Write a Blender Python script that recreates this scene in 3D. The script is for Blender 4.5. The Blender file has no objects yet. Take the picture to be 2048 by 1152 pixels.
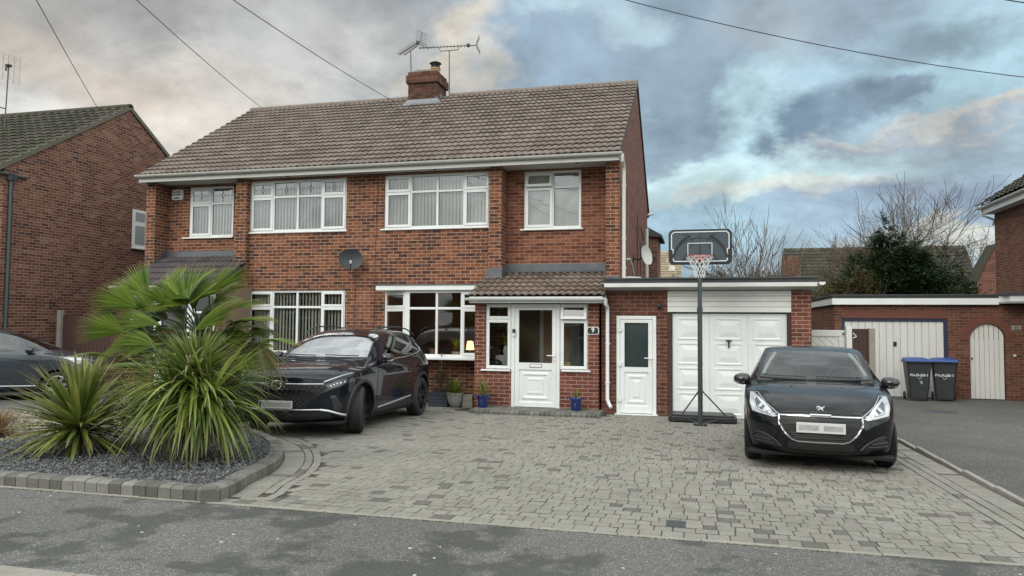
import bpy, bmesh, math, random
from math import sin, cos, tan, pi, radians, sqrt, atan, atan2
from mathutils import Vector, Matrix, noise
from mathutils.bvhtree import BVHTree
S = bpy.context.scene
COL = S.collection
random.seed(7)

# ------------------------------------------------------------------ camera
PHI = atan(376 / 1479); PITCH = atan(71 / 1479); RHO = 0.0074
CAM = Vector((0, -15.23, 1.75))
fwd = Vector((-sin(PHI) * cos(PITCH), cos(PHI) * cos(PITCH), sin(PITCH)))
rgt = Vector((cos(PHI), sin(PHI), 0)); upv = rgt.cross(fwd)
R_ = rgt * cos(RHO) + upv * sin(RHO); U_ = upv * cos(RHO) - rgt * sin(RHO)
cd = bpy.data.cameras.new('camera'); cam = bpy.data.objects.new('camera', cd); COL.objects.link(cam)
cam.matrix_world = Matrix(((R_.x, U_.x, -fwd.x, CAM.x), (R_.y, U_.y, -fwd.y, CAM.y), (R_.z, U_.z, -fwd.z, CAM.z), (0, 0, 0, 1)))
cd.sensor_width = 36; cd.lens = 36 * 1479 / 2048; cd.clip_end = 2000; cd.clip_start = 0.05
S.camera = cam
S.view_settings.view_transform = 'Standard'; S.view_settings.look = 'None'
S.view_settings.exposure = 0.36; S.view_settings.gamma = 1.0
S.render.resolution_x = 1024; S.render.resolution_y = 576

# ------------------------------------------------------------------ world: clouded evening sky
def px2ang(x, y):
    d = fwd + R_ * ((x - 1024) / 1479) - U_ * ((y - 576) / 1479); d.normalize()
    return atan2(d.x, d.y), math.asin(d.z)
def lin(c):
    return tuple(((v / 255) / 12.92 if v / 255 < 0.04045 else ((v / 255 + 0.055) / 1.055) ** 2.4) for v in c)

W = bpy.data.worlds.new('World'); S.world = W; W.use_nodes = True
SUN_EL, SUN_AZ = radians(32), radians(205)       # soft evening light from behind the camera, to its left
def build_world():
    nt = W.node_tree; N = nt.nodes; L = nt.links; N.clear()
    def node(t, **k):
        n = N.new(t)
        for a, b in k.items(): setattr(n, a, b)
        return n
    def M(op, a, b=None, c=None):
        n = node('ShaderNodeMath', operation=op)
        for i, v in enumerate((a, b, c)):
            if v is None: continue
            if isinstance(v, (int, float)): n.inputs[i].default_value = v
            else: L.new(v, n.inputs[i])
        return n.outputs[0]
    tc = node('ShaderNodeTexCoord'); sep = node('ShaderNodeSeparateXYZ'); L.new(tc.outputs['Generated'], sep.inputs[0])
    x, y, z = sep.outputs
    az = M('ARCTAN2', x, y); el = M('ARCSINE', z)
    # perspective-stretched cloud coordinates
    den = M('ADD', M('MAXIMUM', z, 0.0), 0.42)
    cx = M('DIVIDE', x, den); cy = M('DIVIDE', y, den)
    cv = node('ShaderNodeCombineXYZ'); L.new(cx, cv.inputs[0]); L.new(cy, cv.inputs[1])
    def nz(scale, detail, rough, dist=0.0, src=None, off=(0, 0, 0)):
        mp = node('ShaderNodeMapping'); mp.inputs['Location'].default_value = off
        L.new(src or cv.outputs[0], mp.inputs[0])
        n = node('ShaderNodeTexNoise'); n.inputs['Scale'].default_value = scale; n.inputs['Detail'].default_value = detail
        n.inputs['Roughness'].default_value = rough; n.inputs['Distortion'].default_value = dist
        L.new(mp.outputs[0], n.inputs[0]); return n
    w1 = nz(1.9, 5, 0.55, 0.2); w2 = nz(7, 9, 0.62, 0.15, off=(3, 1, 0))
    def sepc(n):
        s = node('ShaderNodeSeparateColor'); L.new(n.outputs['Color'], s.inputs[0]); return s.outputs
    a1 = sepc(w1); a2 = sepc(w2)
    def warp(v, i, k1, k2):
        t = M('MULTIPLY', M('SUBTRACT', a1[i], 0.5), k1); u = M('MULTIPLY', M('SUBTRACT', a2[i], 0.5), k2)
        return M('ADD', v, M('ADD', t, u))
    azw = warp(az, 0, 0.30, 0.19); elw = warp(el, 1, 0.16, 0.12)
    def mixc(f, a, b):
        m = node('ShaderNodeMix', data_type='RGBA'); m.clamp_factor = True
        if isinstance(f, (int, float)): m.inputs[0].default_value = f
        else: L.new(f, m.inputs[0])
        for i, v in ((6, a), (7, b)):
            if isinstance(v, tuple): m.inputs[i].default_value = (*v, 1)
            else: L.new(v, m.inputs[i])
        return m.outputs[2]
    sky = node('ShaderNodeTexSky', sky_type='NISHITA'); sky.sun_disc = False
    sky.sun_elevation = SUN_EL; sky.sun_rotation = SUN_AZ; sky.air_density = 1.2; sky.dust_density = 2.0
    sm = node('ShaderNodeVectorMath', operation='SCALE'); L.new(sky.outputs[0], sm.inputs[0]); sm.inputs[3].default_value = 0.09
    col = mixc(0.9, sm.outputs[0], lin((164, 186, 200)))
    # (px x, px y, radius x, radius y, colour, strength) regions of cloud and clear sky
    B = [(250, 60, 620, 330, (184, 184, 182), 1), (560, 20, 420, 110, (160, 161, 163), .8), (330, 250, 330, 120, (222, 216, 206), .85),
         (120, 150, 200, 80, (202, 192, 182), .7), (60, 250, 130, 60, (208, 211, 212), .6), (700, 120, 260, 120, (194, 195, 194), .8),
         (480, 170, 180, 60, (204, 199, 192), .6), (930, 110, 80, 110, (228, 218, 200), .85),
         (1130, 130, 220, 170, (146, 166, 184), 1), (1120, 20, 170, 45, (188, 212, 222), .7), (1350, 240, 260, 260, (136, 156, 172), .95),
         (1250, 90, 80, 60, (182, 204, 214), .6), (1620, 70, 240, 160, (140, 156, 170), .9), (1500, 60, 120, 60, (160, 168, 176), .5),
         (1560, 250, 110, 150, (184, 216, 226), .9), (1740, 110, 130, 60, (172, 204, 222), .85), (1950, 110, 200, 140, (172, 204, 218), .9),
         (1640, 245, 100, 75, (108, 128, 148), .95), (1745, 178, 60, 34, (118, 138, 156), .75), (1850, 60, 150, 40, (136, 152, 166), .7),
         (1930, 235, 190, 20, (214, 206, 194), .7), (1800, 275, 260, 26, (160, 170, 180), .6), (1440, 350, 340, 60, (200, 228, 232), .9),
         (1560, 375, 280, 30, (222, 222, 210), .7), (1900, 390, 330, 60, (146, 162, 182), .95), (1700, 450, 380, 50, (156, 180, 200), .7),
         (1900, 480, 160, 40, (220, 218, 204), .7), (1360, 480, 200, 120, (166, 198, 214), .8)]
    for (bx, by, rx, ry, c, st) in B:
        ca, ce = px2ang(bx, by); k = 1 / 1479
        dx = M('DIVIDE', M('SUBTRACT', azw, ca), rx * k); dy = M('DIVIDE', M('SUBTRACT', elw, ce), ry * k)
        d = M('SQRT', M('ADD', M('MULTIPLY', dx, dx), M('MULTIPLY', dy, dy)))
        mr = node('ShaderNodeMapRange', interpolation_type='SMOOTHSTEP')
        L.new(d, mr.inputs[0]); mr.inputs[1].default_value = 1.25; mr.inputs[2].default_value = 0.35; mr.inputs[3].default_value = 0; mr.inputs[4].default_value = st
        col = mixc(mr.outputs[0], col, lin(c))
    # cloud relief
    n3 = nz(3.6, 9, 0.6, 0.25, off=(5, 2, 0)); n4 = nz(12, 8, 0.6, 0.1, off=(1, 7, 0))
    c3 = node('ShaderNodeMapRange', interpolation_type='SMOOTHSTEP'); L.new(n3.outputs[0], c3.inputs[0]); c3.inputs[1].default_value = .36; c3.inputs[2].default_value = .64; c3.inputs[3].default_value = .70; c3.inputs[4].default_value = 1.06
    rel = M('ADD', c3.outputs[0], M('MULTIPLY', M('SUBTRACT', n4.outputs[0], 0.5), 0.42))
    # sky brightened out of view (overhead, behind, far right), added to light the scene
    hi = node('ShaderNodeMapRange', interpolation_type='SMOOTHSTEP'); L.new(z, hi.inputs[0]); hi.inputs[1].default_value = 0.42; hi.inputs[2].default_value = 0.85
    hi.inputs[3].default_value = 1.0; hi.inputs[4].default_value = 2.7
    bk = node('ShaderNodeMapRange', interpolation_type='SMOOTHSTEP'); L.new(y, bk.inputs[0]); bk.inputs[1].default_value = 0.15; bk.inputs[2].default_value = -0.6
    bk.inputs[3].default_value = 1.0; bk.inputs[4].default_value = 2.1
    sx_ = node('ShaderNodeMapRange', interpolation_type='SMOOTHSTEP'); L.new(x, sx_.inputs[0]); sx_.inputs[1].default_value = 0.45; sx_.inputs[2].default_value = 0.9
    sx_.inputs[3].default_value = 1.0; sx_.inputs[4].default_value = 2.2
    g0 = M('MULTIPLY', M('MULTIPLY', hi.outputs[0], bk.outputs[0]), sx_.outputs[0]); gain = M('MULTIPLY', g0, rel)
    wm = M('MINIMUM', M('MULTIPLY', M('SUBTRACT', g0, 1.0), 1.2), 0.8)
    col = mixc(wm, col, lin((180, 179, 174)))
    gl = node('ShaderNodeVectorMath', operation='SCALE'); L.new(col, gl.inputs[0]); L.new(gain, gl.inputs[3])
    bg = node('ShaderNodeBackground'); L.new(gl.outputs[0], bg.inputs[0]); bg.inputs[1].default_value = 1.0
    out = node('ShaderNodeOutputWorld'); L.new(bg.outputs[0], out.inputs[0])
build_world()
sd = bpy.data.lights.new('sun', 'SUN'); sd.energy = 1.0; sd.angle = radians(35); sd.color = (1.0, 0.94, 0.86)
so = bpy.data.objects.new('sun', sd); COL.objects.link(so)
so.rotation_euler = Vector((sin(SUN_AZ) * cos(SUN_EL), cos(SUN_AZ) * cos(SUN_EL), sin(SUN_EL))).to_track_quat('Z', 'Y').to_euler()

def gz(y):                                   # the ground falls gently from the street to the house
    y = max(min(y, 14), -14); return -0.02 * y

# ------------------------------------------------------------------ materials
def new_mat(name):
    m = bpy.data.materials.new(name); m.use_nodes = True
    return m, m.node_tree, m.node_tree.nodes['Principled BSDF']
def setp(b, col=None, rough=None, metal=None, spec=None, coat=None):
    if col is not None: b.inputs['Base Color'].default_value = (*col, 1)
    if rough is not None: b.inputs['Roughness'].default_value = rough
    if metal is not None: b.inputs['Metallic'].default_value = metal
    if spec is not None: b.inputs['Specular IOR Level'].default_value = spec
    if coat is not None: b.inputs['Coat Weight'].default_value = coat; b.inputs['Coat Roughness'].default_value = 0.03
def ramp(nt, fac, stops, interp='LINEAR'):
    r = nt.nodes.new('ShaderNodeValToRGB'); r.color_ramp.interpolation = interp
    e = r.color_ramp.elements
    while len(e) < len(stops): e.new(0.5)
    for i, (p, c) in enumerate(stops):
        e[i].position = p; e[i].color = (*c, 1) if len(c) == 3 else c
    nt.links.new(fac, r.inputs[0]); return r.outputs[0]
def mixn(nt, f, a, b, mode='MIX'):
    m = nt.nodes.new('ShaderNodeMix'); m.data_type = 'RGBA'; m.blend_type = mode
    for i, v in ((0, f), (6, a), (7, b)):
        if isinstance(v, (int, float)): m.inputs[i].default_value = v
        elif isinstance(v, tuple): m.inputs[i].default_value = (*v, 1)
        else: nt.links.new(v, m.inputs[i])
    return m.outputs[2]
def mathn(nt, op, a, b=0.0):
    m = nt.nodes.new('ShaderNodeMath'); m.operation = op
    for i, v in ((0, a), (1, b)):
        if isinstance(v, (int, float)): m.inputs[i].default_value = v
        else: nt.links.new(v, m.inputs[i])
    return m.outputs[0]
def noisen(nt, scale, detail=4, rough=0.55, src=None, out=0, stretch=None):
    n = nt.nodes.new('ShaderNodeTexNoise'); n.inputs['Scale'].default_value = scale
    n.inputs['Detail'].default_value = detail; n.inputs['Roughness'].default_value = rough
    if src is None:
        t = nt.nodes.new('ShaderNodeTexCoord'); src = t.outputs['Object']
    if stretch:
        mp = nt.nodes.new('ShaderNodeMapping'); mp.inputs['Scale'].default_value = stretch; nt.links.new(src, mp.inputs[0]); src = mp.outputs[0]
    nt.links.new(src, n.inputs[0]); return n.outputs[out]
def bumpn(nt, b, h, strength, dist=0.01):
    bp = nt.nodes.new('ShaderNodeBump'); bp.inputs['Strength'].default_value = strength; bp.inputs['Distance'].default_value = dist
    nt.links.new(h, bp.inputs['Height']); nt.links.new(bp.outputs[0], b.inputs['Normal']); return bp
def plain(name, col, rough=0.5, metal=0.0, var=0.12, nscale=6, bump=0.0, spec=None, coat=None, dirt=None):
    m, nt, b = new_mat(name); setp(b, col, rough, metal, spec, coat)
    if var:
        n = noisen(nt, nscale, 5, 0.6)
        c = mixn(nt, n, tuple(v * (1 - var) for v in col), tuple(min(1, v * (1 + var)) for v in col))
        if dirt:
            n2 = noisen(nt, 2.3, 6, 0.65); f = mathn(nt, 'MULTIPLY', mathn(nt, 'SUBTRACT', n2, 0.5), 2.2)
            f = mathn(nt, 'MAXIMUM', f, 0.0); c = mixn(nt, f, c, dirt)
        nt.links.new(c, b.inputs['Base Color'])
        r = mathn(nt, 'ADD', mathn(nt, 'MULTIPLY', noisen(nt, nscale * 2.3, 3), 0.14), rough - 0.07); nt.links.new(r, b.inputs['Roughness'])
    if bump: bumpn(nt, b, noisen(nt, 90, 4), bump, 0.004)
    return m
def brick_mat(name, stops, mortar=(0.42, 0.33, 0.26), big=0.25, bw=0.225, bh=0.075, ms=0.0055, soft=0.35, offs=(0, 0), soot=None):
    m, nt, b = new_mat(name); setp(b, rough=0.88, spec=0.25)
    tc = nt.nodes.new('ShaderNodeTexCoord'); sp = nt.nodes.new('ShaderNodeSeparateXYZ'); nt.links.new(tc.outputs['Object'], sp.inputs[0])
    sn = nt.nodes.new('ShaderNodeSeparateXYZ'); nt.links.new(tc.outputs['Normal'], sn.inputs[0])
    side = mathn(nt, 'GREATER_THAN', mathn(nt, 'ABSOLUTE', sn.outputs[0]), 0.6)
    mx = nt.nodes.new('ShaderNodeMix'); nt.links.new(side, mx.inputs[0]); nt.links.new(sp.outputs[0], mx.inputs[2]); nt.links.new(sp.outputs[1], mx.inputs[3])
    u = mathn(nt, 'ADD', mx.outputs[0], 50.03 + offs[0])
    v = mathn(nt, 'ADD', sp.outputs[2], 10.0 + offs[1])
    cb = nt.nodes.new('ShaderNodeCombineXYZ'); nt.links.new(u, cb.inputs[0]); nt.links.new(v, cb.inputs[1])
    # slightly wandering joints
    wn = nt.nodes.new('ShaderNodeTexNoise'); wn.inputs['Scale'].default_value = 9; nt.links.new(cb.outputs[0], wn.inputs[0])
    wv = nt.nodes.new('ShaderNodeVectorMath'); wv.operation = 'MULTIPLY_ADD'; nt.links.new(wn.outputs['Color'], wv.inputs[0])
    wv.inputs[1].default_value = (0.008, 0.006, 0); nt.links.new(cb.outputs[0], wv.inputs[2])
    br = nt.nodes.new('ShaderNodeTexBrick'); nt.links.new(wv.outputs[0], br.inputs['Vector'])
    br.inputs['Color1'].default_value = (0, 0, 0, 1); br.inputs['Color2'].default_value = (1, 1, 1, 1); br.inputs['Mortar'].default_value = (.5, .5, .5, 1)
    br.inputs['Scale'].default_value = 1; br.inputs['Brick Width'].default_value = bw; br.inputs['Row Height'].default_value = bh
    br.inputs['Mortar Size'].default_value = ms; br.inputs['Mortar Smooth'].default_value = 0.25; br.inputs['Bias'].default_value = 0.0
    t = br.outputs['Color']
    # patches inside a brick (burnt ends, kiln marks)
    n1 = noisen(nt, 7.5, 3, 0.6, cb.outputs[0], stretch=(1.6, 1, 1)); n2 = noisen(nt, 0.9, 4, 0.6, cb.outputs[0])
    f = mathn(nt, 'ADD', mathn(nt, 'MULTIPLY', t, 1 - soft), mathn(nt, 'MULTIPLY', mathn(nt, 'SUBTRACT', n1, 0.5), soft * 2.6))
    f = mathn(nt, 'ADD', f, mathn(nt, 'ADD', mathn(nt, 'MULTIPLY', mathn(nt, 'SUBTRACT', n2, 0.5), big * 2.5), soft * 0.5))
    c = ramp(nt, f, stops)
    fine = noisen(nt, 60, 4, 0.7, cb.outputs[0]); c = mixn(nt, 0.5, c, mixn(nt, fine, (0.35, 0.35, 0.35), (1, 1, 1)), 'MULTIPLY')
    mc = mixn(nt, noisen(nt, 1.7, 5, 0.6, cb.outputs[0]), tuple(k * 0.72 for k in mortar), tuple(k * 1.2 for k in mortar))
    c = mixn(nt, br.outputs['Fac'], c, mc)
    if soot:
        s = mathn(nt, 'MULTIPLY', mathn(nt, 'SUBTRACT', noisen(nt, 1.2, 6, 0.7, cb.outputs[0]), 0.42), 2.2)
        s = mathn(nt, 'MINIMUM', mathn(nt, 'MAXIMUM', s, 0.0), 0.75); c = mixn(nt, s, c, soot)
    nt.links.new(c, b.inputs['Base Color'])
    h = mathn(nt, 'SUBTRACT', mathn(nt, 'MULTIPLY', fine, 0.25), br.outputs['Fac'])
    bumpn(nt, b, h, 0.7, 0.008)
    return m
def glass_mat(name, tint=(0.9, 0.93, 0.93), base=0.12, rough=0.0, bump=True):
    m = bpy.data.materials.new(name); m.use_nodes = True; nt = m.node_tree; N = nt.nodes; N.clear()
    tr = N.new('ShaderNodeBsdfTransparent'); tr.inputs[0].default_value = (*tint, 1)
    gl = N.new('ShaderNodeBsdfGlossy'); gl.inputs[0].default_value = (0.95, 0.97, 1, 1); gl.inputs['Roughness'].default_value = rough
    fr = N.new('ShaderNodeFresnel'); fr.inputs[0].default_value = 1.5
    f = mathn(nt, 'MINIMUM', mathn(nt, 'ADD', mathn(nt, 'MULTIPLY', fr.outputs[0], 1.3), base), 1.0)
    mx = N.new('ShaderNodeMixShader'); nt.links.new(f, mx.inputs[0]); nt.links.new(tr.outputs[0], mx.inputs[1]); nt.links.new(gl.outputs[0], mx.inputs[2])
    out = N.new('ShaderNodeOutputMaterial'); nt.links.new(mx.outputs[0], out.inputs[0])
    if bump:
        bp = N.new('ShaderNodeBump'); bp.inputs['Strength'].default_value = 0.25; bp.inputs['Distance'].default_value = 0.004
        nt.links.new(noisen(nt, 1.8, 1), bp.inputs['Height']); nt.links.new(bp.outputs[0], gl.inputs['Normal'])
    return m
MAT = {}
P_HOUSE = [(0.0, (0.04, 0.022, 0.022)), (0.25, (0.085, 0.038, 0.03)), (0.45, (0.165, 0.06, 0.035)), (0.65, (0.245, 0.09, 0.046)), (0.85, (0.31, 0.125, 0.066)), (1, (0.36, 0.19, 0.12))]
MAT['brick'] = brick_mat('front_brick', P_HOUSE, mortar=(0.43, 0.32, 0.235), ms=.0060, soft=.45)
MAT['brick_warm'] = brick_mat('warm_brick', [(0, (0.07, 0.028, 0.024)), (.3, (.15, .052, .035)), (.6, (.235, .085, .05)), (1, (.34, .155, .09))], mortar=(0.36, 0.25, 0.18), big=.3)
MAT['brick_red'] = brick_mat('porch_brick', [(0, (0.13, 0.042, 0.03)), (.5, (.19, .063, .042)), (1, (.25, .09, .06))], mortar=(0.42, 0.33, 0.27), big=.06, soft=.2)
MAT['brick_side'] = brick_mat('gable_brick', [(0, (0.085, 0.04, 0.035)), (.4, (.16, .062, .045)), (.75, (.22, .09, .062)), (1, (.3, .16, .11))], mortar=(0.27, 0.2, 0.16), big=.12)
MAT['brick_dark'] = brick_mat('garage_brick', [(0, (0.07, 0.03, 0.024)), (.5, (.13, .05, .035)), (1, (.21, .085, .055))], mortar=(0.25, 0.17, 0.13), big=.15)
MAT['brick_left'] = brick_mat('left_brick', [(0, (0.06, 0.033, 0.03)), (.3, (.135, .056, .04)), (.6, (.195, .084, .056)), (.85, (.23, .125, .085)), (1, (.32, .2, .15))], mortar=(0.36, 0.28, 0.225), big=.22, soft=.25)
MAT['brick_right'] = brick_mat('right_brick', [(0, (0.085, 0.038, 0.027)), (.5, (.155, .068, .045)), (1, (.23, .11, .07))], mortar=(0.23, 0.155, 0.115), big=.2)
MAT['brick_chim'] = brick_mat('chimney_brick', [(0, (0.05, 0.022, 0.02)), (.5, (.13, .05, .035)), (1, (.24, .11, .07))], mortar=(0.09, 0.07, 0.055), big=.3, soot=(0.035, 0.035, 0.025))
MAT['upvc'] = plain('white_plastic', (0.75, 0.78, 0.77), 0.32, var=0.03, nscale=3, dirt=(0.62, 0.63, 0.59))
MAT['upvc2'] = plain('aged_white_plastic', (0.66, 0.67, 0.64), 0.4, var=0.06, nscale=5, dirt=(0.5, 0.5, 0.45))
MAT['gutter'] = plain('grey_white_plastic', (0.58, 0.58, 0.55), 0.4, var=0.08, nscale=8, dirt=(0.36, 0.36, 0.33))
MAT['soffit'] = plain('soffit_board', (0.5, 0.5, 0.48), 0.5, var=0.05)
MAT['lead'] = plain('lead_flashing', (0.115, 0.125, 0.135), 0.5, var=0.3, nscale=5, metal=0.3, dirt=(0.2, 0.21, 0.22))
MAT['lead_pale'] = plain('pale_lead', (0.2, 0.215, 0.23), 0.45, var=0.25, nscale=5, metal=0.3)
MAT['felt'] = plain('roofing_felt', (0.055, 0.06, 0.062), 0.85, var=0.3, nscale=7, bump=0.4)
MAT['glass'] = glass_mat('window_glass', base=0.13)
MAT['glass_up'] = glass_mat('upper_glass', tint=(0.88, 0.92, 0.92), base=0.17)
MAT['glass_dark'] = glass_mat('shaded_glass', tint=(0.9, 0.93, 0.92), base=0.04)
MAT['frost'] = plain('frosted_glass', (0.03, 0.045, 0.045), 0.12, var=0.4, nscale=3)
MAT['blind'] = plain('blind_fabric', (0.66, 0.66, 0.58), 0.8, var=0.05)
MAT['blind_dk'] = plain('blind_fabric_dim', (0.55, 0.54, 0.48), 0.8, var=0.05)
MAT['room'] = plain('room_wall', (0.17, 0.12, 0.085), 0.9, var=0.2)
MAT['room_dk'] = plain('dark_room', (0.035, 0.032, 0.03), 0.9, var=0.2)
MAT['black'] = plain('black_plastic', (0.018, 0.019, 0.021), 0.45, var=0.15)
MAT['rubber'] = plain('tyre_rubber', (0.022, 0.022, 0.023), 0.75, var=0.25, nscale=20, bump=0.2)
MAT['rubber_line'] = plain('seal_black', (0.03, 0.03, 0.032), 0.6, var=0)
MAT['metal_dk'] = plain('dark_metal', (0.06, 0.075, 0.08), 0.4, metal=0.4, var=0.15)
MAT['alu'] = plain('weathered_aluminium', (0.12, 0.12, 0.12), 0.45, metal=0.6, var=0.2)
MAT['chrome'] = plain('chrome', (0.75, 0.76, 0.78), 0.12, metal=1.0, var=0)
MAT['handle'] = plain('white_handle', (0.8, 0.8, 0.8), 0.25, var=0)
MAT['wood_dk'] = plain('dark_brown_timber', (0.05, 0.022, 0.016), 0.65, var=0.3, nscale=8)
MAT['blue'] = plain('blue_paint', (0.02, 0.03, 0.07), 0.55, var=0.35, nscale=9)
MAT['concrete'] = plain('concrete', (0.26, 0.245, 0.215), 0.9, var=0.3, nscale=9, bump=0.5, dirt=(0.15, 0.15, 0.12))
MAT['clay'] = plain('clay_pot', (0.36, 0.24, 0.14), 0.8, var=0.3, nscale=9)
def white_board_mat():
    m, nt, b = new_mat('painted_board'); setp(b, (0.66, 0.67, 0.64), 0.5)
    n = noisen(nt, 3, 6, 0.7, stretch=(1, 1, 0.25))
    c = ramp(nt, n, [(0.3, (0.68, 0.69, 0.66)), (0.62, (0.62, 0.62, 0.58)), (0.8, (0.42, 0.41, 0.37))]); nt.links.new(c, b.inputs['Base Color'])
    return m
MAT['board'] = white_board_mat()
def tile_mat(name, c0, c1, c2, moss=(0.05, 0.05, 0.03), mossamt=0.5, lich=(0.4, 0.38, 0.34)):
    m, nt, b = new_mat(name); setp(b, rough=0.9, spec=0.2)
    uv = nt.nodes.new('ShaderNodeUVMap'); uv.uv_map = 'UVMap'
    fl = nt.nodes.new('ShaderNodeVectorMath'); fl.operation = 'FLOOR'; nt.links.new(uv.outputs[0], fl.inputs[0])
    wn = nt.nodes.new('ShaderNodeTexWhiteNoise'); wn.noise_dimensions = '2D'; nt.links.new(fl.outputs[0], wn.inputs['Vector'])
    c = ramp(nt, wn.outputs['Value'], [(0, c0), (.5, c1), (1, c2)])
    n = noisen(nt, 1.1, 7, 0.7); n2 = noisen(nt, 14, 5, 0.7)
    f = mathn(nt, 'MULTIPLY', mathn(nt, 'MAXIMUM', mathn(nt, 'SUBTRACT', mathn(nt, 'ADD', mathn(nt, 'MULTIPLY', n, 0.75), mathn(nt, 'MULTIPLY', n2, 0.3)), 0.52), 0.0), 5 * mossamt)
    f = mathn(nt, 'MINIMUM', f, 0.85); c = mixn(nt, f, c, moss)
    g = mathn(nt, 'MULTIPLY', mathn(nt, 'MAXIMUM', mathn(nt, 'SUBTRACT', noisen(nt, 24, 3, 0.6), 0.6), 0.0), 3.5); c = mixn(nt, g, c, lich)
    c = mixn(nt, 0.5, c, mixn(nt, noisen(nt, 60, 3), (0.5, 0.5, 0.5), (1, 1, 1)), 'MULTIPLY')
    nt.links.new(c, b.inputs['Base Color']); bumpn(nt, b, n2, 0.3, 0.01)
    return m
MAT['tile'] = tile_mat('roof_tile', (0.15, 0.122, 0.104), (0.19, 0.155, 0.133), (0.225, 0.188, 0.163), moss=(0.08, 0.062, 0.048), mossamt=.5, lich=(.3, .27, .23))
MAT['tile_porch'] = tile_mat('porch_tile', (0.15, 0.11, 0.09), (0.2, 0.152, 0.125), (0.25, 0.195, 0.165), mossamt=.4)
MAT['tile_grey'] = tile_mat('grey_tile', (0.07, 0.06, 0.062), (0.09, 0.078, 0.08), (0.11, 0.095, 0.095), mossamt=.1)
MAT['tile_moss'] = tile_mat('mossy_tile', (0.045, 0.042, 0.033), (0.062, 0.058, 0.045), (0.08, 0.074, 0.058), moss=(0.045, 0.052, 0.014), mossamt=.9)
MAT['tile_tan'] = tile_mat('tan_tile', (0.27, 0.22, 0.15), (0.34, 0.27, 0.19), (0.4, 0.33, 0.24), mossamt=.2)

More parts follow.
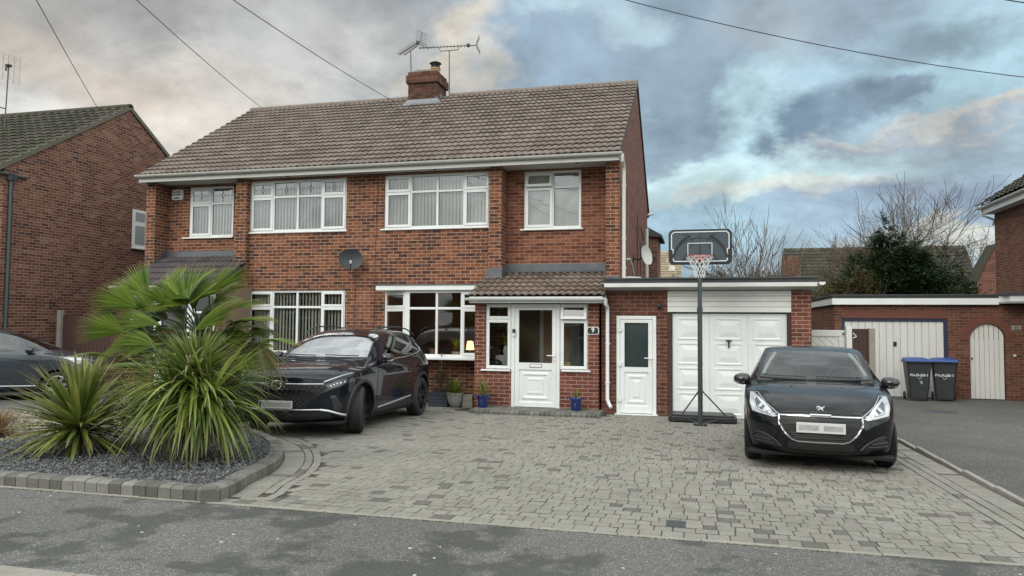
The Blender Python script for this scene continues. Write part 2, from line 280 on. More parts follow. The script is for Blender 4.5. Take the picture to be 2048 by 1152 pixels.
# ------------------------------------------------------------------ mesh builder
class MB:
    def __init__(s): s.v = []; s.f = []; s.m = []; s.uv = None; s.T = None
    def add(s, vs, fs, mi=0, uvs=None):
        o = len(s.v)
        s.v += [tuple(s.T @ Vector(p)) if s.T else tuple(p) for p in vs]
        s.f += [tuple(i + o for i in f) for f in fs]; s.m += [mi] * len(fs)
        if uvs is not None:
            if s.uv is None: s.uv = {}
            for i, u in enumerate(uvs): s.uv[o + i] = u
        return s
    def box(s, x0, x1, y0, y1, z0, z1, mi=0):
        return s.add([(x0, y0, z0), (x1, y0, z0), (x1, y1, z0), (x0, y1, z0), (x0, y0, z1), (x1, y0, z1), (x1, y1, z1), (x0, y1, z1)],
              [(0, 3, 2, 1), (4, 5, 6, 7), (0, 1, 5, 4), (1, 2, 6, 5), (2, 3, 7, 6), (3, 0, 4, 7)], mi)
    def tube(s, pts, r, n=8, mi=0, cap=True, up=None):
        pts = [Vector(p) for p in pts]; k = len(pts); rs = r if isinstance(r, (list, tuple)) else [r] * k
        vs = []; fs = []; prev = None
        for i, p in enumerate(pts):
            t = (pts[min(i + 1, k - 1)] - pts[max(i - 1, 0)]); t = t.normalized() if t.length > 1e-9 else Vector((0, 0, 1))
            a = prev if prev is not None else (Vector((0, 0, 1)) if abs(t.z) < 0.9 else Vector((1, 0, 0)))
            e1 = (a - t * a.dot(t)); e1 = e1.normalized() if e1.length > 1e-6 else t.orthogonal().normalized(); e2 = t.cross(e1); prev = e1
            for j in range(n):
                w = 2 * pi * (j + .5) / n; vs.append(p + (e1 * cos(w) + e2 * sin(w)) * rs[i])
        for i in range(k - 1):
            for j in range(n):
                fs.append((i * n + j, i * n + (j + 1) % n, (i + 1) * n + (j + 1) % n, (i + 1) * n + j))
        if cap: fs.append(tuple(range(n - 1, -1, -1))); fs.append(tuple((k - 1) * n + j for j in range(n)))
        return s.add(vs, fs, mi)
    def lathe(s, prof, n=24, c=(0, 0, 0), mi=0, ax='z'):
        vs = []; fs = []
        for (r, z) in prof:
            for j in range(n):
                w = 2 * pi * j / n
                p = (r * cos(w), r * sin(w), z) if ax == 'z' else ((z, r * cos(w), r * sin(w)) if ax == 'x' else (r * cos(w), z, r * sin(w)))
                vs.append((p[0] + c[0], p[1] + c[1], p[2] + c[2]))
        for i in range(len(prof) - 1):
            for j in range(n): fs.append((i * n + j, i * n + (j + 1) % n, (i + 1) * n + (j + 1) % n, (i + 1) * n + j))
        return s.add(vs, fs, mi)
    def prism(s, poly, d0, d1, ax='y', mi=0):
        """poly: 2D points; extruded along ax from d0 to d1. ax y: (x,z); x: (y,z); z: (x,y)"""
        n = len(poly)
        def q(p, d): return (p[0], d, p[1]) if ax == 'y' else ((d, p[0], p[1]) if ax == 'x' else (p[0], p[1], d))
        vs = [q(p, d0) for p in poly] + [q(p, d1) for p in poly]
        fs = [tuple(range(n)), tuple(range(2 * n - 1, n - 1, -1))] + [(i, i + n, (i + 1) % n + n, (i + 1) % n) for i in range(n)]
        return s.add(vs, fs, mi)
    def wall(s, ax, d0, d1, u0, u1, z0, z1, holes=(), mi=0):
        """slab with rectangular holes (u0,u1,z0,z1); ax = the thin axis"""
        us = sorted({u0, u1, *[h[0] for h in holes], *[h[1] for h in holes]}); us = [u for u in us if u0 <= u <= u1]
        zs = sorted({z0, z1, *[h[2] for h in holes], *[h[3] for h in holes]}); zs = [z for z in zs if z0 <= z <= z1]
        def solid(i, j):
            if i < 0 or j < 0 or i >= len(us) - 1 or j >= len(zs) - 1: return False
            cu, cz = (us[i] + us[i + 1]) / 2, (zs[j] + zs[j + 1]) / 2
            return not any(h[0] < cu < h[1] and h[2] < cz < h[3] for h in holes)
        def q(u, d, z): return (u, d, z) if ax == 'y' else (d, u, z)
        for i in range(len(us) - 1):
            for j in range(len(zs) - 1):
                if not solid(i, j): continue
                a, b, c, d = us[i], us[i + 1], zs[j], zs[j + 1]
                for dd in (d0, d1): s.add([q(a, dd, c), q(b, dd, c), q(b, dd, d), q(a, dd, d)], [(0, 1, 2, 3)], mi)
                for (ii, jj, e) in ((i - 1, j, ((a, c), (a, d))), (i + 1, j, ((b, c), (b, d))), (i, j - 1, ((a, c), (b, c))), (i, j + 1, ((a, d), (b, d)))):
                    if not solid(ii, jj):
                        (ua, za), (ub, zb) = e
                        s.add([q(ua, d0, za), q(ub, d0, zb), q(ub, d1, zb), q(ua, d1, za)], [(0, 1, 2, 3)], mi)
        return s
    def build(s, name, mats, parent=None, smooth=False, bevel=0.0, loc=None, fix=True, label=None, seg=2):
        me = bpy.data.meshes.new(name); me.from_pydata(s.v, [], s.f)
        for m in (mats if isinstance(mats, (list, tuple)) else [mats]): me.materials.append(MAT[m] if isinstance(m, str) else m)
        me.polygons.foreach_set('material_index', s.m)
        if s.uv is not None:
            ul = me.uv_layers.new(name='UVMap')
            for l in me.loops: ul.data[l.index].uv = s.uv.get(l.vertex_index, (0, 0))
        if fix:
            bm = bmesh.new(); bm.from_mesh(me); bmesh.ops.recalc_face_normals(bm, faces=bm.faces); bm.to_mesh(me); bm.free()
        if smooth:
            me.polygons.foreach_set('use_smooth', [True] * len(me.polygons))
            if smooth != 'all': me.set_sharp_from_angle(angle=radians(smooth if smooth is not True else 40))
        o = bpy.data.objects.new(name, me); COL.objects.link(o)
        if parent: o.parent = parent
        if loc: o.location = loc
        if bevel:
            b = o.modifiers.new('bevel', 'BEVEL'); b.width = bevel; b.segments = seg; b.limit_method = 'ANGLE'; b.angle_limit = radians(40)
        if label: o['label'] = label
        return o
def thing(name, label, cat, loc=(0, 0, 0), rz=0, group=None):
    o = bpy.data.objects.new(name, None); COL.objects.link(o); o.location = loc; o.rotation_euler = (0, 0, rz)
    o.empty_display_size = 0.2; o['label'] = label; o['category'] = cat
    if group: o['group'] = group
    return o
def tag(o, label, cat, group=None):
    o['label'] = label; o['category'] = cat
    if group: o['group'] = group
    return o
def struct(o): o['kind'] = 'structure'; return o
def text_mesh(txt, size, depth, font_bold=False):
    cu = bpy.data.curves.new('lettering', 'FONT'); cu.body = txt; cu.size = size; cu.extrude = depth; cu.align_x = 'CENTER'; cu.align_y = 'CENTER'
    if font_bold: cu.offset = size * 0.02
    ob = bpy.data.objects.new('lettering', cu); COL.objects.link(ob)
    dg = bpy.context.evaluated_depsgraph_get(); me = bpy.data.meshes.new_from_object(ob.evaluated_get(dg))
    bpy.data.objects.remove(ob); bpy.data.curves.remove(cu); return me
def text_obj(name, txt, size, depth, mat, parent, M4, bold=False):
    me = text_mesh(txt, size, depth, bold); me.transform(M4); me.materials.clear(); me.materials.append(MAT[mat])
    o = bpy.data.objects.new(name, me); COL.objects.link(o); o.parent = parent; return o
XZ = Matrix.Rotation(radians(90), 4, 'X')           # text facing -Y
# ================================================================== roofs
def tiled_roof(name, mat, parent, org, u, up, width, length, gauge=0.29, wave=0.15, amp=0.014, step=0.03, tilew=0.3, samples=4, jit=0.006, rowoff=True, seed=1, smooth=True):
    """tiles on the plane through org, u along the eave, up along the slope"""
    rnd = random.Random(seed); u = Vector(u).normalized(); up = Vector(up).normalized(); n = u.cross(up)
    if n.z < 0: n = -n
    org = Vector(org); mb = MB(); rows = max(1, round(length / gauge)); g = length / rows
    du = wave / samples; cols = max(2, round(width / du)); du = width / cols
    for r in range(rows):
        vs = []; fs = []; uvs = []; s0 = r * g - 0.02; s1 = (r + 1) * g
        jt = {}
        for c in range(cols + 1):
            x = c * du; t = int(x / tilew + 1e-4); k = jt.setdefault(t, (rnd.uniform(-jit, jit), rnd.uniform(-jit, jit)))
            ph = (x / wave) % 1.0; h = amp * (2 * abs(sin(pi * ph)) ** 0.8 - 1)
            hb = step + h + k[0] * .6
            lowp = s0 + k[1]
            for (sv, hv, vv) in ((lowp, hb - 0.022, 0.02), (lowp, hb, 0.05), (s1, h + 0.001, 0.95)):
                vs.append(org + u * x + up * sv + n * hv); uvs.append((x / tilew, r + vv))
        for c in range(cols):
            a = c * 3; b = a + 3; fs += [(a, b, b + 1, a + 1), (a + 1, b + 1, b + 2, a + 2)]
        mb.add(vs, fs, 0, uvs)
    o = mb.build(name, mat, parent, fix=False, smooth=False)
    return o
def gable_under(mb, ax, d0, d1, pts, mi=0): mb.prism(pts, d0, d1, ax=ax, mi=mi)
def half_gutter(mb, p, q, r=0.055, n=8, clips=1.6, mi=0):
    p = Vector(p); q = Vector(q); t = (q - p).normalized(); e = Vector((0, 0, 1)).cross(t).normalized()
    vs = []; fs = []
    for (rr, w) in ((r, 0), (r - 0.004, 1)):
        for i in range(n + 1):
            a = pi + pi * i / n; o = e * cos(a) * rr + Vector((0, 0, 1)) * sin(a) * rr; vs += [p + o, q + o]
    m = 2 * (n + 1)
    for i in range(n):
        fs.append((2 * i, 2 * i + 1, 2 * i + 3, 2 * i + 2)); fs.append((m + 2 * i, m + 2 * i + 2, m + 2 * i + 3, m + 2 * i + 1))
    for i in (0, n): fs.append((2 * i, 2 * i + 1, m + 2 * i + 1, m + 2 * i))
    mb.add(vs, fs, mi)
    for c in (p, q):
        vs = [c + e * cos(pi + pi * i / n) * r + Vector((0, 0, 1)) * sin(pi + pi * i / n) * r for i in range(n + 1)]; mb.add(vs, [tuple(range(n + 1))], mi)
    L = (q - p).length; k = int(L / clips)
    for j in range(1, k + 1):
        c = p + t * (L * j / (k + 1))
        pr = [c + e * cos(pi + pi * i / n) * (r + .005) + Vector((0, 0, 1)) * sin(pi + pi * i / n) * (r + .005) for i in range(n + 1)]; mb.add([v - t * .014 for v in pr] + [v + t * .014 for v in pr], [(i, i + 1, n + 2 + i, n + 1 + i) for i in range(n)], mi)

# ================================================================== windows
GL = 'glass'
def frame_rect(mb, x0, x1, z0, z1, y0, y1, w, mi=0):
    """four mitred-looking bars butted end to end"""
    mb.box(x0, x1, y0, y1, z0, z0 + w, mi); mb.box(x0, x1, y0, y1, z1 - w, z1, mi)
    mb.box(x0, x0 + w, y0, y1, z0 + w, z1 - w, mi); mb.box(x1 - w, x1, y0, y1, z0 + w, z1 - w, mi)
def window(parent, x0, x1, z0, z1, y, cols, zt, sash=(), glass='glass', sill=True, lead=False, blinds=None, room='room', depth=0.35,
           mull=0.05, fw=0.055, open_top=None, sillx=(0.06, 0.03), bl_seed=0, name='window', halfblind=()):
    """front face of the frame at y. cols: x boundaries of the mullions; zt: transom; sash: column indices with opening casements"""
    mb = MB(); d = 0.07
    frame_rect(mb, x0, x1, z0, z1, y, y + d, fw)
    for c in cols: mb.box(c - mull / 2, c + mull / 2, y + 0.001, y + d, z0 + fw, z1 - fw)
    xs = [x0 + fw] + [v for c in cols for v in (c - mull / 2, c + mull / 2)] + [x1 - fw]
    cells = [(xs[2 * i], xs[2 * i + 1]) for i in range(len(cols) + 1)]
    sashes = []; seal = MB(); gx = MB()
    for i, (a, b) in enumerate(cells):
        mb.box(a, b, y + 0.002, y + d, zt - mull / 2, zt + mull / 2)
        for (c, e, top) in ((z0 + fw, zt - mull / 2, 0), (zt + mull / 2, z1 - fw, 1)):
            if i in sash:
                sw = 0.058; m2 = 0.018
                A, B, Cc, Ee = a - m2, b + m2, c - m2, e + m2
                if open_top == i and top:
                    T = Matrix.Translation((0, y - 0.018, Ee)) @ Matrix.Rotation(radians(-14), 4, 'X') @ Matrix.Translation((0, -y + 0.018, -Ee))
                    mm = MB(); mm.T = T; frame_rect(mm, A, B, Cc, Ee, y - 0.022, y + 0.02, sw); mm.build('casement', 'upvc', parent, bevel=0.006)
                    g2 = MB(); g2.T = T; g2.add([(A + sw, y, Cc + sw), (B - sw, y, Cc + sw), (B - sw, y, Ee - sw), (A + sw, y, Ee - sw)], [(0, 1, 2, 3)]); g2.build('pane', glass, parent)
                    continue
                cm = MB(); frame_rect(cm, A, B, Cc, Ee, y - 0.018, y + 0.02, sw); sashes.append(cm)
                q = (A + sw, B - sw, Cc + sw, Ee - sw); yy = y + 0.003
            else:
                q = (a, b, c, e); yy = y + 0.03
            # dark gasket line round each pane, then the pane
            frame_rect(seal, q[0] - 0.002, q[1] + 0.002, q[2] - 0.002, q[3] + 0.002, yy - 0.006, yy + 0.004, 0.008)
            t1, t2 = random.uniform(-.004, .004), random.uniform(-.004, .004)
            gx.add([(q[0], yy + t1, q[2]), (q[1], yy - t1, q[2]), (q[1], yy + t2 * .5, q[3]), (q[0], yy - t2, q[3])], [(0, 1, 2, 3)])
            if lead and top:
                mx_, mz_ = (q[0] + q[1]) / 2, (q[2] + q[3]) / 2; r = 0.0022; yl = yy - 0.012
                seal.box(q[0], mx_ - 0.035, yl, yl + 0.004, mz_ - r, mz_ + r); seal.box(mx_ + 0.035, q[1], yl, yl + 0.004, mz_ - r, mz_ + r)
                seal.box(mx_ - r, mx_ + r, yl, yl + 0.004, q[2], mz_ - 0.075); seal.box(mx_ - r, mx_ + r, yl, yl + 0.004, mz_ + 0.075, q[3])
                dm = [(mx_ - .035, mz_), (mx_, mz_ + .075), (mx_ + .035, mz_), (mx_, mz_ - .075)]
                for k in range(4):
                    p, t = dm[k], dm[(k + 1) % 4]; seal.tube([(p[0], yl, p[1]), (t[0], yl, t[1])], 0.0038, 5)
    fr = mb.build(name, 'upvc', parent, bevel=0.006)
    for cm in sashes: cm.build('casement', 'upvc', fr, bevel=0.008)
    seal.build('seal', 'rubber_line', fr)
    gx.build('pane', glass, fr, fix=False)
    if sill:
        sb = MB(); sb.box(x0 - sillx[0], x1 + sillx[1], y - 0.07, y + 0.06, z0 - 0.035, z0 - 0.001); sb.build('sill', 'upvc', fr, bevel=0.008)
    yb = y + 0.13
    if blinds:
        rnd = random.Random(bl_seed); bb = MB(); x = x0 + 0.03; vane = 0.089; ang = radians(blinds.get('ang', 62))
        while x < x1 - 0.03:
            if any(a < x < b for a, b in blinds.get('skip', ())): x += vane * 0.93; continue
            A = ang + rnd.uniform(-.06, .06); dx, dy = cos(A) * vane / 2, sin(A) * vane / 2
            zb = z0 + 0.03
            bb.add([(x - dx, yb - dy, zb), (x + dx, yb + dy, zb), (x + dx, yb + dy, z1), (x - dx, yb - dy, z1)], [(0, 1, 2, 3)]); x += vane * 0.93
        bb.build('vertical_blind', blinds.get('mat', 'blind'), fr, fix=False)
    # the room behind
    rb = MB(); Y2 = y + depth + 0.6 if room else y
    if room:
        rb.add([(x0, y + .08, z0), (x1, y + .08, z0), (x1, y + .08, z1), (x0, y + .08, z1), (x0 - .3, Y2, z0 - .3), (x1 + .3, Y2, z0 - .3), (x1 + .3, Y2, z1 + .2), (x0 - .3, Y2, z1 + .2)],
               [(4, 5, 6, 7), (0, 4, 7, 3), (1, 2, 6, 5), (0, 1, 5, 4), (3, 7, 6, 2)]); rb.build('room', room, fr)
    return fr

# ================================================================== the pair of semi-detached houses
house = thing('semi_detached_house', 'pair of joined brick houses under one long brown tiled roof with central chimney', 'house', (-7.36, 0, 0))
house.location = (0, 0, 0)                  # base at the world origin keeps wall coordinates simple
YW = 0.03
h = MB()
LW = (-10.27, -4.37)                        # main wall span between proud piers
UL, UR = (-10.27, -7.78, 3.84, 5.05), (-6.85, -4.39, 3.84, 5.05)
LL = (-10.27, -7.77, 1.03, 2.48); BAY = (-6.79, -4.40, 1.03, 2.45)
h.wall('y', YW, YW + 0.28, -10.56, -4.09, -0.35, 5.2, holes=[UL, UR, LL, BAY])
for (a, b) in ((-13.04, -12.79), (-10.56, -10.27), (-4.37, -4.09), (-1.87, -1.585)):
    h.box(a, b, -0.10, 0.34 if a < -11 or a > -3 else YW - 0.001, -0.35, 5.2)
h.build('wall', 'brick', house)
h = MB()
RWR = (-3.70, -2.45, 3.80, 5.06); RWL = (-12.16, -10.93, 3.80, 5.04)
h.wall('y', 0.35, 0.6, -4.10, -1.86, 2.4, 5.2, holes=[RWR])
h.build('wall', 'brick_warm', house, label='warmer orange brick of the recessed bay above the right porch')
h = MB(); h.wall('y', 0.35, 0.6, -12.80, -10.55, -.35, 5.2, holes=[RWL, (-12.5, -10.9, -.4, 2.1)]); h.build('wall', 'brick', house)
h = MB(); h.wall('y', 0.35, 0.6, -4.10, -1.86, -.35, 2.399, holes=[(-3.8, -2.2, -.4, 2.1)]); h.build('wall', 'brick', house)
# gable walls (five-sided)
RID = (4.2, 8.13); EZ = 5.28; SL = (RID[1] - EZ) / (RID[0] + 0.3)
gp = [(0.342, -0.35), (8.2, -0.35), (8.2, EZ + SL * 0.3 - .06), (RID[0], RID[1] - 0.06), (0.342, EZ + SL * 0.642 - .06)]
g = MB(); g.prism(gp, -1.84, -1.587, ax='x'); g.prism([(0.34, 5.2), (-.1, 5.2), (-.1, EZ + SL * .2 - .06), (0.34, EZ + SL * .64 - .06)], -1.84, -1.588, ax='x'); g.build('gable_wall', 'brick_side', house)
g = MB(); g.prism(gp, -13.04, -12.8, ax='x'); g.prism([(0.34, 5.2), (-.1, 5.2), (-.1, EZ + SL * .2 - .06), (0.34, EZ + SL * .64 - .06)], -13.04, -12.8, ax='x'); g.build('gable_wall', 'brick_side', house)
g = MB(); g.box(-12.79, -1.85, 8.0, 8.19, -.35, 5.2); g.build('rear_wall', 'brick_side', house)
# roof
ul = (RID[0] + 0.30, RID[1] - EZ); sl_len = sqrt(ul[0] ** 2 + ul[1] ** 2)
X0r, X1r = -13.09, -1.55
roof = tiled_roof('roof', 'tile', house, (X0r, -0.34, EZ - 0.025), (1, 0, 0), (0, ul[0], ul[1]), X1r - X0r, sl_len + 0.02, gauge=0.285, wave=0.15, amp=0.015, step=0.038, seed=3)
rb_ = tiled_roof('roof', 'tile', house, (X1r, 8.74, EZ - 0.025), (-1, 0, 0), (0, -ul[0], ul[1]), X1r - X0r, sl_len + 0.02, gauge=0.57, wave=0.3, samples=4, amp=0.02, seed=4)
r = MB()
r.add([(X0r + .03, -.32, EZ - .05), (X1r - .03, -.32, EZ - .05), (X1r - .03, RID[0], RID[1] - .05), (X0r + .03, RID[0], RID[1] - .05), (X0r + .03, 8.72, EZ - .05), (X1r - .03, 8.72, EZ - .05)], [(0, 1, 2, 3), (3, 2, 5, 4)])
r.add([(X0r + .03, -.32, EZ - .12), (X1r - .03, -.32, EZ - .12), (X1r - .03, RID[0], RID[1] - .12), (X0r + .03, RID[0], RID[1] - .12), (X0r + .03, 8.72, EZ - .12), (X1r - .03, 8.72, EZ - .12)], [(0, 1, 2, 3), (3, 2, 5, 4)])
r.build('roof_underlay', 'black', house)
for xx, (y0, y1) in ((X1r - .035, (-.30, RID[0])), (X1r - .035, (8.70, RID[0])), (X0r - .0, (-.30, RID[0])), (X0r - .0, (8.7, RID[0]))):
    v = MB(); v.add([(a, y, z + dz) for a in (xx, xx + .035) for (y, z) in ((y0, EZ), (y1, RID[1])) for dz in (-.09, .012)], [(0, 1, 3, 2), (4, 6, 7, 5), (0, 4, 5, 1), (2, 3, 7, 6), (0, 2, 6, 4), (1, 5, 7, 3)])
    v.build('verge', 'felt', house)
rt = MB(); x = X0r; k = 0
while x < X1r - 0.01:
    x2 = min(x + 0.45, X1r); r0 = 0.115 + random.uniform(-.004, .004)
    if not (-7.85 < (x + x2) / 2 < -6.9):
        prof = [(RID[0] + cos(a) * r0, RID[1] - 0.045 + sin(a) * r0 * 0.95) for a in [pi * i / 8 for i in range(9)]]
        rt.prism(prof, x + .004, x2 - .004, ax='x')
    elif rt.v: rt.build('ridge_tiles', 'tile', roof); rt = MB()
    x = x2
rt.build('ridge_tiles', 'tile', roof)
# chimney stack
ch = MB(); cx0, cx1, cy0, cy1 = -7.80, -6.97, 3.62, 4.42
ch.box(cx0, cx1, cy0, cy1, 7.3, 8.36); ch.box(cx0 - .05, cx1 + .05, cy0 - .05, cy1 + .05, 8.36, 8.58); ch.box(cx0 - .01, cx1 + .01, cy0 - .01, cy1 + .01, 8.58, 8.68)
chim = ch.build('chimney', 'brick_chim', roof)
fl_ = MB(); z0_ = EZ + SL * (cy0 + .3)
fl_.add([(cx0 - .12, cy0 - .16, z0_ - .06), (cx1 + .12, cy0 - .16, z0_ - .06), (cx1 + .12, cy0 - .008, z0_ + .05), (cx0 - .12, cy0 - .008, z0_ + .05), (cx0 - .02, cy0 - .008, z0_ + .14), (cx1 + .02, cy0 - .008, z0_ + .14)], [(0, 1, 2, 3), (3, 2, 5, 4)])
for i in range(2): fl_.box(cx1 + .001, cx1 + .012, cy0 - .01 + .25 * i, cy0 + .22 + .25 * i, z0_ - .1 + .14 * i, z0_ + .2 + .15 * i)
fl_.build('flashing', 'lead_pale', roof)
mort = MB(); mort.prism([(cx0 + .05, 8.68), (cx1 - .05, 8.68), (cx1 - .2, 8.75), (cx0 + .2, 8.75)], cy0 + .06, cy1 - .06, ax='y'); mort.build('flaunching', 'concrete', roof)
for (px_, hh, cap) in ((-7.55, .06, False), (-7.13, .10, True)):
    p = MB(); p.lathe([(.13, 8.70), (.125, 8.70 + hh), (.145, 8.70 + hh + .01), (.145, 8.70 + hh + .05), (.11, 8.70 + hh + .05), (.105, 8.72)], 18, (px_, 3.95, 0)); p.build('chimney_pot', 'clay', roof, smooth=True)
    if cap:
        p = MB(); z = 8.70 + hh + .05
        p.lathe([(.12, z), (.13, z + .05)], 18, (px_, 3.95, 0))
        for a in range(4): p.tube([(px_ + .11 * cos(a * pi / 2), 3.95 + .11 * sin(a * pi / 2), z + .04), (px_ + .12 * cos(a * pi / 2), 3.95 + .12 * sin(a * pi / 2), z + .13)], .01, 5)
        p.lathe([(.001, z + .20), (.08, z + .19), (.17, z + .14), (.165, z + .13), (.001, z + .14)], 18, (px_, 3.95, 0)); p.build('chimney_cowl', 'black', roof, smooth=True)
# eaves: fascia, soffit, gutter
f = MB(); f.box(-13.09, -1.57, -0.315, -0.295, 5.075, 5.25); f.build('fascia', 'upvc2', house, bevel=0.003)
f = MB(); f.box(-13.08, -1.57, -0.294, 0.36, 5.10, 5.115); so_ = f.build('soffit', 'soffit', house)
for x_ in (-2.45, -5.6, -9.2): f = MB(); f.lathe([(.04, 5.094), (.04, 5.1)], 12, (x_, -.12, 0)); f.add([(x_ + .04 * cos(a * pi / 6), -.12 + .04 * sin(a * pi / 6), 5.094) for a in range(12)], [tuple(range(12))]); f.build('soffit_vent', 'black', house)
gt = MB(); half_gutter(gt, (-13.12, -0.385, 5.235), (-1.50, -0.385, 5.225), 0.062); gt.build('gutter', 'gutter', house, smooth=True)
def downpipe(pts, parent, r=0.034, brackets=(), mat='upvc2', axis=(0, 1, 0)):
    d = MB(); d.tube(pts, r, 12)
    for b in brackets: d.tube([(b[0], b[1], b[2] - .012), (b[0], b[1], b[2] + .012)], r + .008, 12); d.box(b[0] - .05, b[0] + .05, b[1] + .02, b[1] + .06, b[2] - .01, b[2] + .01)
    return d.build('downpipe', mat, parent, smooth=True)
downpipe([(-1.50, -.385, 5.19), (-1.50, -.36, 5.06), (-1.50, -.10, 4.98), (-1.50, -.06, 4.9), (-1.50, -.06, 2.66)], house, .036, [(-1.50, -.06, z) for z in (4.6, 3.5, 2.9)])
# ---- windows of the house
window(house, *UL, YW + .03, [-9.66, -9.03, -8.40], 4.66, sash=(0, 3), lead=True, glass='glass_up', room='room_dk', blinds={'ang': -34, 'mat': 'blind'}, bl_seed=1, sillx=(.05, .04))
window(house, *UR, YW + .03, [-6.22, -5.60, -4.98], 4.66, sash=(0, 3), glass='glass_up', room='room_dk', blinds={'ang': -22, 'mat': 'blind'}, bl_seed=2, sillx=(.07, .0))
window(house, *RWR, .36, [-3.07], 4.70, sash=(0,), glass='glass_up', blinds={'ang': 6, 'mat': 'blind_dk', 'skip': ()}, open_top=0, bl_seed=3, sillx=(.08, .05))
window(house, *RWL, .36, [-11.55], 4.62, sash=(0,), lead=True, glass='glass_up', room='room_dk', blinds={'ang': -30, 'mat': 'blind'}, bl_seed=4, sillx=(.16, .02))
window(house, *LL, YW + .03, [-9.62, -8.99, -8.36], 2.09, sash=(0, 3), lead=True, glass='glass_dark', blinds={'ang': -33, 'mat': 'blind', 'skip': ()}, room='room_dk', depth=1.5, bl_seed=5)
# white net behind the far-left light of the lower left window
n_ = MB(); pts = [(-10.2 + .012 * i, YW + .2 + .012 * sin(i * 1.3)) for i in range(50)]
n_.add([(x, y, z) for z in (1.06, 2.42) for (x, y) in pts], [(i, i + 1, 51 + i, 50 + i) for i in range(49)]); n_.build('curtain', 'blind', house, fix=False, smooth='all')
# ---- lower right bay
BY = -0.38; bf = MB()
bf.box(-6.80, -4.42, -0.46, 0.02, 2.445, 2.545); bf.build('bay_fascia', 'upvc', house, bevel=.005)
bf = MB(); bf.box(-6.82, -4.42, -0.47, 0.02, 2.546, 2.575); bf.build('bay_roof', 'lead', house)
bs = MB(); bs.prism([(-6.80, .029), (-6.09, BY - .10), (-4.42, BY - .10), (-4.42, .029)], .975, 1.03, ax='z'); bs.build('bay_sill', 'upvc', house, bevel=.008)
def splay(p, q, mbx, z0, z1, w=.06, d=.07):
    p = Vector((*p, 0)); q = Vector((*q, 0)); t = (q - p).normalized(); nn = Vector((t.y, -t.x, 0))
    L = (q - p).length; return p, t, nn, L
def pane_run(p, q, z0, z1, zt, cells, sash, parent, glass='glass_dark'):
    """glazed screen between two plan points, facing the right-hand normal side"""
    p = Vector(p); q = Vector(q); L = (q - p).length; ang = atan2(q.y - p.y, q.x - p.x)
    o = thing_local('bay_window', parent); T = Matrix.Translation((p.x, p.y, 0)) @ Matrix.Rotation(ang, 4, 'Z')
    m = MB(); m.T = T; sashes = []; sb = MB(); sb.T = T; gb = MB(); gb.T = T; fw = .055; mu = .05
    frame_rect(m, 0, L, z0, z1, 0, .07, fw)
    cs = [c * L for c in cells]
    for c in cs: m.box(c - mu / 2, c + mu / 2, .001, .07, z0 + fw, z1 - fw)
    xs = [fw] + [v for c in cs for v in (c - mu / 2, c + mu / 2)] + [L - fw]
    for i in range(len(cs) + 1):
        a, b = xs[2 * i], xs[2 * i + 1]; m.box(a, b, .002, .07, zt - mu / 2, zt + mu / 2)
        for (c, e) in ((z0 + fw, zt - mu / 2), (zt + mu / 2, z1 - fw)):
            qd = (a, b, c, e); yy = .03
            if i in sash:
                cmb = MB(); cmb.T = T; frame_rect(cmb, a - .018, b + .018, c - .018, e + .018, -.018, .02, .058); sashes.append(cmb); qd = (a + .04, b - .04, c + .04, e - .04); yy = .003
            frame_rect(sb, qd[0] - .002, qd[1] + .002, qd[2] - .002, qd[3] + .002, yy - .006, yy + .004, .008)
            gb.add([(qd[0], yy, qd[2]), (qd[1], yy, qd[2]), (qd[1], yy, qd[3]), (qd[0], yy, qd[3])], [(0, 1, 2, 3)])
    fr = m.build('bay_window', 'upvc', parent, bevel=.006)
    for cmb in sashes: cmb.build('casement', 'upvc', fr, bevel=.008)
    sb.build('seal', 'rubber_line', fr); gb.build('pane', glass, fr, fix=False)
    return fr
def thing_local(n, p): return None
pane_run((-6.79, .02), (-6.12, BY), 1.03, 2.445, 2.06, [], (0,), house)
pane_run((-6.10, BY), (-4.43, BY), 1.03, 2.445, 2.06, [.405, .74], (2,), house)
bp_ = MB(); bp_.box(-6.135, -6.085, BY - .004, BY + .07, 1.032, 2.443); bp_.build('bay_post', 'upvc', house)
rm = MB(); rm.add([(-6.8, .1, .95), (-4.4, .1, .95), (-4.4, .1, 2.6), (-6.8, .1, 2.6), (-7.2, 2.6, .4), (-3.9, 2.6, .4), (-3.9, 2.6, 2.6), (-7.2, 2.6, 2.6), (-6.8, -.3, .98), (-4.42, -.3, .98)],
       [(4, 5, 6, 7), (0, 4, 7, 3), (1, 2, 6, 5), (0, 1, 5, 4), (3, 7, 6, 2), (0, 1, 9, 8)]); rm.build('room', 'room', house)
# ---- right porch
P0, P1, PY = -4.42, -1.91, -0.87
p = MB(); WL, DR, WR = (-4.19, -3.66, .83, 2.15), (-3.66, -2.67, -.1, 2.15), (-2.67, -2.12, .85, 2.15)
p.wall('y', PY, PY + .11, P0, P1, -.35, 2.2, holes=[WL, DR, WR]); p.box(P1 - .11, P1 - .001, PY + .111, .34, -.35, 2.2); p.box(P0 + .001, P0 + .11, PY + .111, .02, -.35, 2.2)
p.prism([(PY + .12, 2.201), (.34, 2.201), (.34, 2.72)], P1 - .11, P1 - .02, ax='x'); p.prism([(PY + .12, 2.201), (-.12, 2.201), (-.12, 2.5)], P0 + .02, P0 + .11, ax='x')
p.build('porch_wall', 'brick_red', house)
def porch_window(x0, x1, z0, z1, zt, opened, sx):
    o = window(house, x0, x1, z0, z1, PY + .02, [], zt, sash=(0,) if opened else (), glass='glass_dark', room=None, open_top=0 if opened else None, sillx=sx, name='porch_window')
    return o
window(house, WL[0], WL[1], WL[2], WL[3], PY + .02, [], 1.83, sash=(0,), glass='glass_dark', room=None, sillx=(.09, -.01), name='porch_window', fw=.035)
